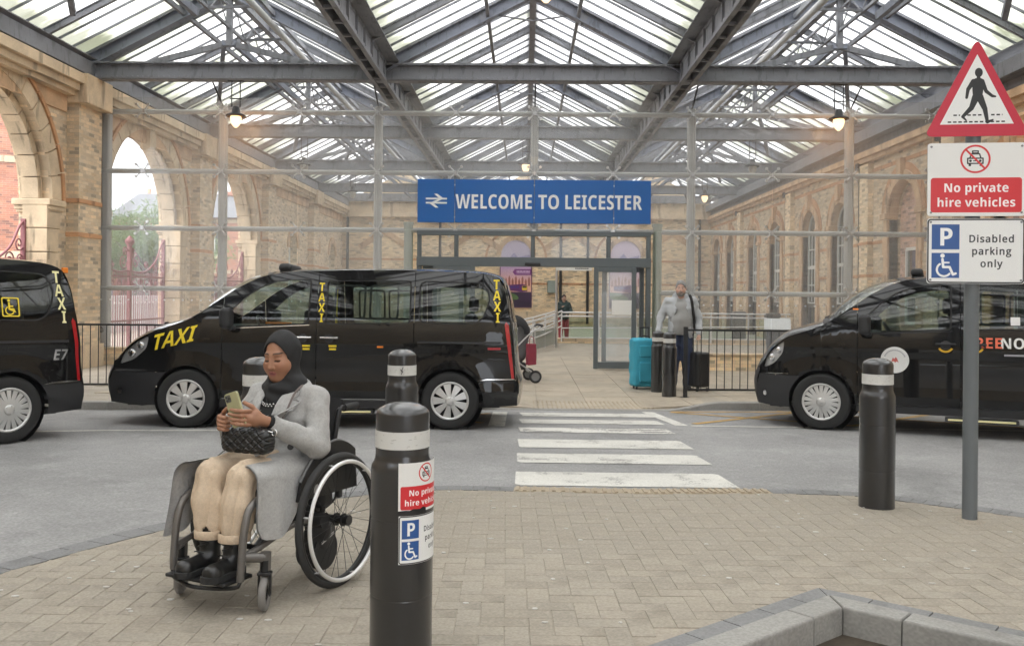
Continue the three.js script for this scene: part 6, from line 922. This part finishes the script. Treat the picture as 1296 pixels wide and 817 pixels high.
  const jk = uni(0.04, sub(uni(0.1, cap([0.03, 0.93, -0.01], [0.03, 1.2, 0.0], 0.175, 0.165), cap([-0.03, 0.93, -0.01], [-0.03, 1.2, 0.0], 0.175, 0.165), cap([0.1, 1.35, -0.005], [-0.1, 1.35, -0.005], 0.132), cap([0.16, 1.43, -0.01], [-0.16, 1.43, -0.01], 0.068)), (x, y, z) => Math.max(Math.abs(x) - (o.open ?? lerp(0.06, 0.12, clamp((1.5 - y) / 0.45))), 0.05 - z), 0.015), ...arms.flatMap(([s, e, w]) => [cap(s, e, 0.068, 0.06), cap(e, w, 0.06, 0.046)]), cap([0.08, 1.52, -0.03], [-0.08, 1.52, -0.03], 0.055));
  const jf = sub((x, y, z) => jk(x, y, z) + fold(x, y * 1.5, z, 11, 0.014), (x, y, z) => y - 0.84, 0.01);
  obj('jacket', [G(sdfGeo(jf, [-0.52, 0.8, -0.26], [0.52, 1.62, 0.36], 0.012))], o.jacket, t);
  return { t, k };
}
{
  const hair = S(LIN(0.26, 0.255, 0.25), 0.85), c = LIN;
  const arms = [[[0.2, 1.45, -0.01], [0.29, 1.17, -0.02], [0.285, 0.93, 0.12]], [[-0.2, 1.45, -0.01], [-0.32, 1.19, -0.02], [-0.36, 0.96, 0.12]]];
  const y = 0.076, m = figure('person', 'bearded man in grey hooded top and jeans wheeling two suitcases', [2.7, y, -15.05], -0.12, 1.88, { skin: [0.55, 0.34, 0.26], brow: [0.1, 0.08, 0.07], hair, beard: S(LIN(0.24, 0.22, 0.2), 0.9), trousers: meter(S(c(0.03, 0.045, 0.095), 0.85, { bumpMap: cb, bumpScale: 0.001 })), shoes: S(c(0.03, 0.03, 0.03), 0.7), shirt: S(c(0.33, 0.33, 0.325), 0.9), jacket: meter(S(c(0.44, 0.46, 0.48), 0.9, { bumpMap: cb, bumpScale: 0.001 })), arms, look: -0.1 });
  const bp = thing('backpack', 'black backpack on the bearded man\'s shoulders', 'backpack', [2.7, y, -15.05], -0.12); bp.scale.setScalar(1.056);
  obj('pack', [sdfGeo(uni(0.05, cap([0, 1.05, -0.3], [0, 1.38, -0.27], 0.15, 0.13), cap([0.1, 1.05, -0.28], [-0.1, 1.05, -0.28], 0.13)), [-0.32, 0.85, -0.5], [0.32, 1.58, -0.05], 0.018).translate(0.15, 0, 0.02)], M.hijab, bp); obj('strap', [tube([V(0.13, 1.5, -0.12), V(0.15, 1.535, 0.0), V(0.17, 1.45, 0.105), V(0.19, 1.3, 0.12), V(0.215, 1.12, 0.06), V(0.2, 1.0, -0.12)], 0.024, 30, 8)], M.hijab, bp);
  const blue = meter(S(c(0.04, 0.34, 0.47), 0.75, { bumpMap: cb, bumpScale: 0.0015 }));
  const s = thing('suitcase', 'large bright blue soft suitcase beside the man', 'suitcase', [2.12, y, -15.2], 0.2, 'suitcases');
  obj('body', [sdfGeo((x, yy, z) => { const f = Math.abs(x) - 0.2, g = Math.abs(yy - 0.46) - 0.36, h = Math.abs(z) - 0.1; return Math.hypot(Math.max(f, 0), Math.max(g, 0), Math.max(h, 0)) + Math.min(Math.max(f, g, h), 0) - 0.06 + fold(x, yy, z, 9, 0.012); }, [-0.32, 0, -0.22], [0.32, 0.94, 0.22], 0.016)], blue, s);
  obj('pocket', [rbx(0.34, 0.34, 0.05, 0, 0.3, 0.165, 0.02, 3), rbx(0.34, 0.2, 0.04, 0, 0.66, 0.162, 0.018, 3)], blue, s); for (const q of [[0.12, 0.33, 0.195], [0.0, 0.5, 0.185]]) { } obj('luggage_tag', [rbx(0.07, 0.11, 0.006, 0.1, 0.36, 0.2, 0.002).rotateZ(-0.2)], M.white, s); obj('handle', [tube([V(-0.07, 0.86, 0), V(-0.06, 0.91, 0), V(0.06, 0.91, 0), V(0.07, 0.86, 0)], 0.012, 16, 8), rod(V(-0.06, 0.88, -0.1), V(-0.06, 1.06, -0.1), 0.008, 6), rod(V(0.09, 0.88, -0.1), V(0.09, 1.06, -0.1), 0.008, 6), rbx(0.18, 0.03, 0.03, 0.015, 1.06, -0.1, 0.01)], M.black, s);
  for (const x of [-0.18, 0.18]) for (const z of [-0.08, 0.08]) obj('castor', [new THREE.CylinderGeometry(0.028, 0.028, 0.022, 14).rotateZ(PI / 2).translate(x, 0.028, z)], M.rubber, s);
  const b = thing('suitcase', 'narrow black hard-shell suitcase on a pull-up handle by the railing', 'suitcase', [2.98, y, -14.95], 0.35, 'suitcases');
  obj('shell', [rbx(0.27, 0.6, 0.4, 0, 0.37, 0, 0.05, 4)], S(c(0.014, 0.014, 0.015), 0.45), b); for (const z of [-0.13, 0, 0.13]) obj('shell_rib', [rbx(0.012, 0.5, 0.03, 0.136, 0.37, z, 0.005), rbx(0.012, 0.5, 0.03, -0.136, 0.37, z, 0.005)], S(c(0.02, 0.02, 0.021), 0.4), b);
  for (const x of [-0.08, 0.08]) obj('shell_rib', [rbx(0.05, 0.5, 0.012, x, 0.37, 0.2, 0.005)], S(c(0.02, 0.02, 0.021), 0.4), b);
  obj('pull_handle', [rod(V(-0.06, 0.66, -0.12), V(-0.06, 1.0, -0.12), 0.009, 8), rod(V(0.06, 0.66, -0.12), V(0.06, 1.0, -0.12), 0.009, 8), rbx(0.16, 0.03, 0.03, 0, 1.0, -0.12, 0.01)], M.chrome, b);
  for (const x of [-0.1, 0.1]) for (const z of [-0.15, 0.15]) obj('castor', [new THREE.CylinderGeometry(0.032, 0.032, 0.024, 14).rotateZ(PI / 2).translate(x, 0.032, z)], M.rubber, b);
  // person leaning on the far handrail
  const arms2 = [[[0.2, 1.42, 0], [0.26, 1.18, 0.12], [0.1, 1.05, 0.3]], [[-0.2, 1.42, 0], [-0.27, 1.16, 0.1], [-0.12, 1.3, 0.26]]];
  figure('person', 'person in dark hooded jacket and red trousers leaning on the far handrail', [1.36, 0.075, -30.1], 0.1, 1.62, { skin: [0.42, 0.26, 0.2], brow: [0.05, 0.04, 0.03], hair: S(c(0.02, 0.022, 0.025), 0.9), trousers: S(c(0.30, 0.035, 0.045), 0.85), shoes: S(c(0.2, 0.03, 0.03), 0.8), shirt: S(c(0.03, 0.06, 0.055), 0.9), jacket: S(c(0.025, 0.045, 0.045), 0.9), arms: arms2, open: 0.01 });
}
{ // pushchair
  const t = thing('pushchair', 'black and grey pushchair with a crimson bag parked behind the taxi', 'pushchair', [-0.24, 0.077, -16.1], -1.35), fr = S(LIN(0.5, 0.5, 0.5), 0.35, { metalness: 0.7 });
  obj('hood', [gridSurf(14, 14, (u, v) => { const a = lerp(-0.4, 1.75, u), b = (v - 0.5) * PI * 0.95; return V(Math.sin(b) * 0.24, 0.92 + 0.32 * Math.cos(a) * Math.cos(b * 0.75), -0.04 - 0.3 * Math.sin(a) * Math.cos(b * 0.7)); })], M.hijab, t);
  obj('seat', [sdfGeo(uni(0.05, cap([0, 0.55, 0.12], [0, 0.5, -0.12], 0.16, 0.14), cap([0, 0.5, -0.14], [0, 0.95, -0.24], 0.13, 0.12)), [-0.25, 0.3, -0.42], [0.25, 1.12, 0.34], 0.02)], S(LIN(0.12, 0.12, 0.125), 0.9), t);
  for (const s of [-1, 1]) { obj('frame', [tube([V(s * 0.25, 0.12, 0.42), V(s * 0.25, 0.5, 0.1), V(s * 0.25, 0.9, -0.3), V(s * 0.25, 1.02, -0.5)], 0.014, 20, 8), rod(V(s * 0.25, 0.5, 0.1), V(s * 0.27, 0.16, -0.4), 0.013, 8)], fr, t); for (const [z, r] of [[0.42, 0.09], [-0.4, 0.115]]) { const w = obj('wheel', [new THREE.TorusGeometry(r - 0.02, 0.022, 8, 28).rotateY(PI / 2).translate(s * 0.29, r, z)], M.rubber, t); obj('wheel_disc', [new THREE.CylinderGeometry(r - 0.03, r - 0.03, 0.02, 20).rotateZ(PI / 2).translate(s * 0.29, r, z)], S(LIN(0.2, 0.2, 0.2), 0.5), w); } }
  obj('handlebar', [tube([V(-0.25, 1.02, -0.5), V(-0.2, 1.05, -0.54), V(0.2, 1.05, -0.54), V(0.25, 1.02, -0.5)], 0.018, 20, 8)], M.rubber, t); obj('basket', [rbx(0.4, 0.14, 0.5, 0, 0.3, 0, 0.04)], M.hijab, t);
  const b = thing('tote_bag', 'crimson tote bag hung on the pushchair frame', 'bag', [0.13, 0.2, -15.95], 0.4); b.scale.setScalar(0.8); obj('body', [sdfGeo((x, y, z) => { const f = Math.abs(x) - 0.09, g = Math.abs(y - 0.5) - 0.22, h = Math.abs(z) - 0.05; return Math.hypot(Math.max(f, 0), Math.max(g, 0), Math.max(h, 0)) + Math.min(Math.max(f, g, h), 0) - 0.02 + fold(x, y, z, 12, 0.012); }, [-0.16, 0.2, -0.12], [0.16, 0.8, 0.12], 0.012)], S(LIN(0.26, 0.03, 0.055), 0.8), b); obj('strap', [tube([V(-0.06, 0.72, 0.04), V(-0.04, 0.88, 0.03), V(0.04, 0.88, 0.03), V(0.06, 0.72, 0.04)], 0.009, 20, 6)], S(LIN(0.26, 0.03, 0.055), 0.8), b);
}
// ---------- inside the concourse ----------
{
  M.railSteel = S(LIN(0.74, 0.74, 0.74), 0.35, { metalness: 0.35 });
  const h = thing('handrail', 'stainless handrail with glass infill crossing in front of the end wall', 'handrail', [0, 0.075, -29.2], 0, 'stainless handrails');
  for (let x = 1.25; x < 9; x += 1.25) obj('post', [rod(V(x, 0, 0), V(x, 1.02, 0), 0.025, 10)], M.railSteel, h); for (const y of [1.03, 0.9, 0.5, 0.18]) obj('rail', [rod(V(1.25, y, 0), V(8.9, y + (y === 0.5 ? 0.12 : 0), 0), y > 0.6 ? 0.026 : 0.018, 10)], M.railSteel, h); for (let x = 1.3; x < 8.4; x += 1.25) obj('infill_pane', [new THREE.PlaneGeometry(1.15, 0.66).translate(x + 0.58, 0.52, -0.03)], PH(0xd8efe2, 0.02, { transmission: 1, thickness: 0 }), h);
  const r = thing('handrail', 'double stainless ramp handrails sloping down towards the entrance', 'handrail', [0, 0.075, -27], 0, 'stainless handrails');
  for (const [dx, k] of [[0, 0], [-0.9, 1]]) { for (const y of [0, -0.13, -0.3, -0.5]) obj('rail', [tube([V(1.25 + dx * 0.2, 1.08 + y, -2.1), V(0.95 + dx * 0.3, 1.0 + y, -0.8), V(0.3 + dx * 0.5, 0.88 + y, 2.2), V(-0.4 + dx, 0.82 + y, 3.6)], 0.025, 24, 10)], M.railSteel, r); for (const q of [[0.95 + dx * 0.3, 1.0, -0.8], [0.62 + dx * 0.4, 0.94, 0.7], [0.3 + dx * 0.5, 0.88, 2.2]]) obj('post', [rod(V(q[0], 0, q[2]), V(q[0], q[1], q[2]), 0.024, 10)], M.railSteel, r); }
  obj('side_panel', [gridSurf(1, 6, (u, v) => V(lerp(0.98, 0.24, v), u * 0.5 + 0.05, lerp(-0.8, 2.4, v)))], S(LIN(0.3, 0.32, 0.3), 0.4), r);
  const pl = thing('ramp_kerb', 'low pale stone ramp edge below the far handrail', 'kerb', [0, 0.075, -29.4]); obj('coping', [rbx(7.8, 0.16, 0.4, 5.0, 0.08, 0, 0.02)], M.stone, pl); obj('face', [bx(7.7, 0.05, 0.3, 5.0, 0.02, 0.1)], M.buff2, pl);
  const s = thing('direction_sign', 'tall steel post with a white direction board near the ramp', 'sign', [0.98, 0.075, -26.6]); obj('pole', [rod(V(0, 0, 0), V(0, 2.55, 0), 0.04, 12)], M.stainless, s); obj('board', [rbx(1.1, 0.2, 0.03, 0.52, 2.46, 0.03, 0.004)], M.white, s); for (let k = 0; k < 2; k++) obj('lettering', [...Array(7)].map((_, i) => bx(0.05, 0.035, 0.002, 0.58 + i * 0.06, 2.5 - k * 0.075, 0.0465)), S(LIN(0.12, 0.12, 0.13), 0.6), s);
  const cb_ = thing('wall_cabinet', 'grey green metal cabinet on the end wall between the drainpipes', 'cabinet', [1.42, 2.1, -FD + 0.12]); obj('box', [rbx(0.5, 0.65, 0.2, 0, 0, 0, 0.02)], S(LIN(0.25, 0.3, 0.27), 0.5), cb_); obj('door_seam', [bx(0.42, 0.56, 0.01, 0, 0, 0.103)], S(LIN(0.28, 0.33, 0.3), 0.5), cb_);
  const l = thing('information_lectern', 'slanted information board on a dark stand behind the railing', 'information board', [6.15, 0.077, -21.2], -0.25); obj('stand', [rbx(0.5, 0.85, 0.12, 0, 0.43, 0, 0.02), rbx(0.56, 0.04, 0.3, 0, 0.02, 0, 0.01)], S(LIN(0.03, 0.04, 0.07), 0.5), l); obj('board', [rbx(0.62, 0.03, 0.46, 0, 0, 0, 0.008).rotateX(0.6).translate(0, 0.95, 0.03)], S(LIN(0.5, 0.52, 0.52), 0.3), l);
  for (const [x, d, n] of [[7.75, 31.5, 'square black litter bin by the windowed wall beside the door'], [8.3, 29.2, 'square black litter bin by the windowed wall, next to the information board']]) { const b = thing('litter_bin', n, 'bin', [x, 0.077, -d], 0, 'litter bins'); obj('body', [rbx(0.42, 0.9, 0.42, 0, 0.46, 0, 0.03)], M.plastic, b); obj('lid', [rbx(0.46, 0.16, 0.46, 0, 0.99, 0, 0.05, 3)], M.black, b); obj('slot', [bx(0.3, 0.08, 0.02, 0, 0.86, 0.212)], S(LIN(0.004, 0.004, 0.004), 0.9), b); }
  const pb = thing('planter_box', 'pale planter bin against the windowed wall', 'planter', [8.7, 0.077, -30.4]); obj('tub', [rbx(0.5, 0.85, 0.5, 0, 0.43, 0, 0.03)], S(LIN(0.5, 0.45, 0.36), 0.85), pb); obj('soil', [bx(0.42, 0.02, 0.42, 0, 0.861, 0)], S(LIN(0.05, 0.035, 0.025), 0.95), pb);
}
// ---------- street side: gates, trees, buildings beyond the arches ----------
{
  M.iron = S(LIN(0.27, 0.10, 0.11), 0.55);
  const gate = (c, label) => {
    const t = thing('iron_gate', label, 'gate', [LX - 0.42, 0.0, -c], PI / 2, 'rose-red wrought iron gates');
    const hw = 2.05, B = (x, h) => obj('gate_bar', [rod(V(x, 0.08, 0), V(x, h, 0), 0.012, 6), new THREE.ConeGeometry(0.022, 0.09, 6).translate(x, h + 0.04, 0)], M.iron, t);
    for (let i = -16; i <= 16; i++) { if (i === 0) continue; B(i * 0.122, 2.12); }
    for (const y of [0.12, 0.95, 1.75, 2.05]) obj('gate_rail', [bx(hw * 2, 0.045, 0.035, 0, y, 0)], M.iron, t);
    for (const x of [-hw, 0, hw]) obj('gate_post', [rbx(0.1, x ? 3.1 : 2.7, 0.1, x, x ? 1.55 : 1.35, 0, 0.012)], M.iron, t);
    obj('finial', [lathe([[0.06, 2.68], [0.1, 2.74], [0.05, 2.8], [0.1, 2.88], [0.12, 2.95], [0.06, 3.02], [0.03, 3.06], [0, 3.08]], 14)], M.iron, t);
    for (const s of [-1, 1]) {
      obj('sweep', [tube([V(s * 0.05, 2.2, 0), V(s * 0.5, 2.16, 0), V(s * 1.0, 2.22, 0), V(s * 1.55, 2.5, 0), V(s * 1.9, 2.95, 0), V(s * 2.05, 3.05, 0)], 0.024, 30, 8)], M.iron, t);
      const scr = (x, y, r, d) => { const p = []; for (let k = 0; k <= 22; k++) { const a = d * k * 0.42, q = r * (1 - k / 26); p.push(V(x + q * Math.cos(a), y + q * Math.sin(a), 0)); } obj('scroll', [tube(p, 0.015, 44, 6)], M.iron, t); };
      scr(s * 0.35, 2.42, 0.2, s); scr(s * 0.25, 2.66, 0.13, -s); scr(s * 1.55, 2.28, 0.16, s); scr(s * 1.88, 2.6, 0.15, -s); scr(s * 0.95, 2.35, 0.11, s); scr(s * 1.9, 2.3, 0.1, s);
      for (let k = 0; k < 6; k++) scr(s * (0.25 + k * 0.34), 1.9, 0.1, k % 2 ? 1 : -1);
    }
  };
  gate(15.0, 'rose-red wrought iron gate in the arch beside the taxi ahead'); gate(21.65, 'rose-red wrought iron gate in the tall arch just behind the glass screen'); gate(28.3, 'rose-red wrought iron gate in the farthest open arch');
  const lw = thing('white_street_railing', 'row of pale posts along the street beyond the gates', 'railing', [0, 0, 0]); for (let i = 0; i < 34; i++) obj('post', [rbx(0.16, 1.5, 0.1, -14.5 - i * 0.06, 0.75, -(22 + i * 0.52), 0.02)], S(LIN(0.62, 0.62, 0.62), 0.6), lw); obj('rail', [bar(V(-14.5, 1.2, -22), V(-16.5, 1.2, -39.2), 0.06, 0.06)], M.white, lw);
  const house = (name, label, x, d, w, dep, hh, roofH, wall, roof, wins) => {
    const t = thing(name, label, 'building', [x, 0, -d]); obj('wall', [bx(w, hh, dep, 0, hh / 2, 0)], wall, t);
    obj('roof', [ext(poly([[-dep / 2 - 0.4, 0], [dep / 2 + 0.4, 0], [0, roofH]]), w + 0.5).rotateY(PI / 2).translate(-w / 2 - 0.25, hh, 0)], roof, t);
    const [cols, rows] = wins, fw = w / (cols + 0.5); for (let i = 0; i < cols; i++) for (let j = 0; j < rows; j++) { const wx = -w / 2 + fw * (i + 0.75), wy = 1.6 + j * (hh / rows); for (const side of [1, 0]) { const g = side ? bx(1.1, 1.7, 0.1, wx, wy, dep / 2 + 0.02) : null; if (!g) continue; const f = obj('window', [g], M.frameWhite, t); obj('pane', [bx(0.42, 1.45, 0.05, wx - 0.25, wy, dep / 2 + 0.06), bx(0.42, 1.45, 0.05, wx + 0.25, wy, dep / 2 + 0.06)], M.darkGlass, f); obj('sill', [bx(1.3, 0.14, 0.22, wx, wy - 0.92, dep / 2 + 0.06)], M.stone, f); } }
    for (let j = 0; j < rows; j++) obj('stone_band', [bx(w + 0.06, 0.22, dep + 0.06, 0, 2.9 + j * (hh / rows), 0)], M.stone, t); return t;
  };
  const slate = meter(S(LIN(0.16, 0.165, 0.175), 0.8, { map: paverNoise }));
  const A = house('terrace', 'long grey slate-roofed terrace seen through the tall arch', -38, 72, 34, 9, 5.0, 2.7, M.redBrick, slate, [8, 2]);
  const ch = (t, x, h) => { const c = obj('chimney', [bx(1.5, h, 0.9, x, 6.9 + h / 2, 0), bx(1.7, 0.25, 1.1, x, 6.9 + h, 0)], M.redBrick, t); for (const q of [-0.4, 0.4]) obj('chimney_pot', [rod(V(x + q, 6.9 + h, 0), V(x + q, 7.6 + h, 0), 0.18, 8)], M.orange, c); }; ch(A, 7, 2.6); ch(A, -8, 2.6);
  const B = house('brick_building', 'red brick building with stone bands seen through the farther arch', -21.3, 57, 8, 8, 6.2, 1.9, M.redBrick, slate, [3, 2]); ch(B, 2.4, 1.2);
  house('brick_building', 'tall red brick building with pale bands behind the gate of the near arch', -21.5, 33, 7, 10, 13, 3, M.redBrick, slate, [0, 4]).rotation.y = 0.5;
  const leafM = [[0.15, 0.24, 0.06], [0.18, 0.27, 0.08], [0.13, 0.21, 0.06]].map(c => PH(LIN(...c), 0.9, { transmission: 0.35, thickness: 0 }));
  const trunkM = S(LIN(0.10, 0.075, 0.055), 0.95), leaf = new THREE.BufferGeometry(); leaf.setAttribute('position', new THREE.Float32BufferAttribute([0, 0, 0, 0.5, 0.12, 0.1, 1, 0, 0, 0, 0, 0, 1, 0, 0, 0.5, -0.12, 0.1].map(v => v), 3)); leaf.computeVertexNormals();
  const tree = (x, d, h, rad, seed, label) => {
    const r = rng(seed), t = thing('tree', label, 'tree', [x, 0, -d], 0, 'leafy trees across the street'), top = V(0.2, h * 0.55, 0);
    obj('trunk', [rod(V(0, 0, 0), top, 0.22, 10, 0.12), ...[...Array(6)].map((_, i) => { const a = i * 1.05 + r(); return rod(V(0.1, h * (0.28 + 0.04 * i), 0), V(Math.cos(a) * rad * 0.6, h * (0.55 + 0.06 * i), Math.sin(a) * rad * 0.6), 0.09, 6, 0.03); })], trunkM, t);
    const clumps = [...Array(26)].map(() => { const a = r() * 7, b = Math.acos(2 * r() - 1), q = rad * (0.35 + 0.6 * r()); return [Math.cos(a) * Math.sin(b) * q, h * 0.62 + Math.cos(b) * q * 0.62, Math.sin(a) * Math.sin(b) * q, rad * (0.22 + 0.2 * r())]; });
    const crown = new THREE.InstancedMesh(leaf, leafM[seed % 3], 5200), o = new THREE.Object3D(); for (let i = 0; i < 5200; i++) { const c = clumps[Math.floor(r() * 26)], a = r() * 7, b = Math.acos(2 * r() - 1), q = c[3] * Math.cbrt(r()); o.position.set(c[0] + q * Math.cos(a) * Math.sin(b), c[1] + q * Math.cos(b), c[2] + q * Math.sin(a) * Math.sin(b)); o.rotation.set(r() * 6, r() * 6, r() * 6); o.scale.setScalar(0.2 + 0.16 * r()); o.updateMatrix(); crown.setMatrixAt(i, o.matrix); } crown.name = 'crown'; crown.userData.kind = 'stuff'; t.add(crown);
  };
  const TL = 'bushy mid green tree across the street, one of a clump seen through the arch';
  tree(-18.6, 43, 6.2, 2.8, 31, TL); tree(-21.5, 46, 6.4, 3.1, 32, TL); tree(-24.6, 48, 6.0, 3.0, 33, TL); tree(-20, 50, 6.2, 2.6, 37, TL); tree(-27.5, 52, 6.5, 3.2, 35, TL); tree(-22.8, 41, 5.0, 2.4, 40, TL);
}
// ---------- street front of the forecourt, behind the photographer: unseen, its arch set aside so the taxis' paint mirrors dark brick ----------
{
  const w = thing('unseen_front_wall', 'unseen brick street front, its one archway placed to keep the taxi reflections dark', 'wall'), sh = poly([[-9.9, -0.2], [9.9, -0.2], [9.9, 6.6], [-9.9, 6.6]]);
  sh.holes.push(hole(archPath(3.6, 2.3, 0.0, 3.4)));
  obj('brickwork', [ext(sh, 0.7).translate(0, 0.6, 5.2)], M.buff, w);
  obj('side_return', [bx(0.6, 6.6, 13.2, -10, 3.3, -1.4)], M.buff, w); obj('side_return', [bx(0.6, 6.2, 13.2, 9.95, 3.1, -1.4)], M.buff, w);
}

scene.traverse(o => { if (o.isMesh) { o.castShadow = true; o.receiveShadow = true; } });
renderer.render(scene, camera);
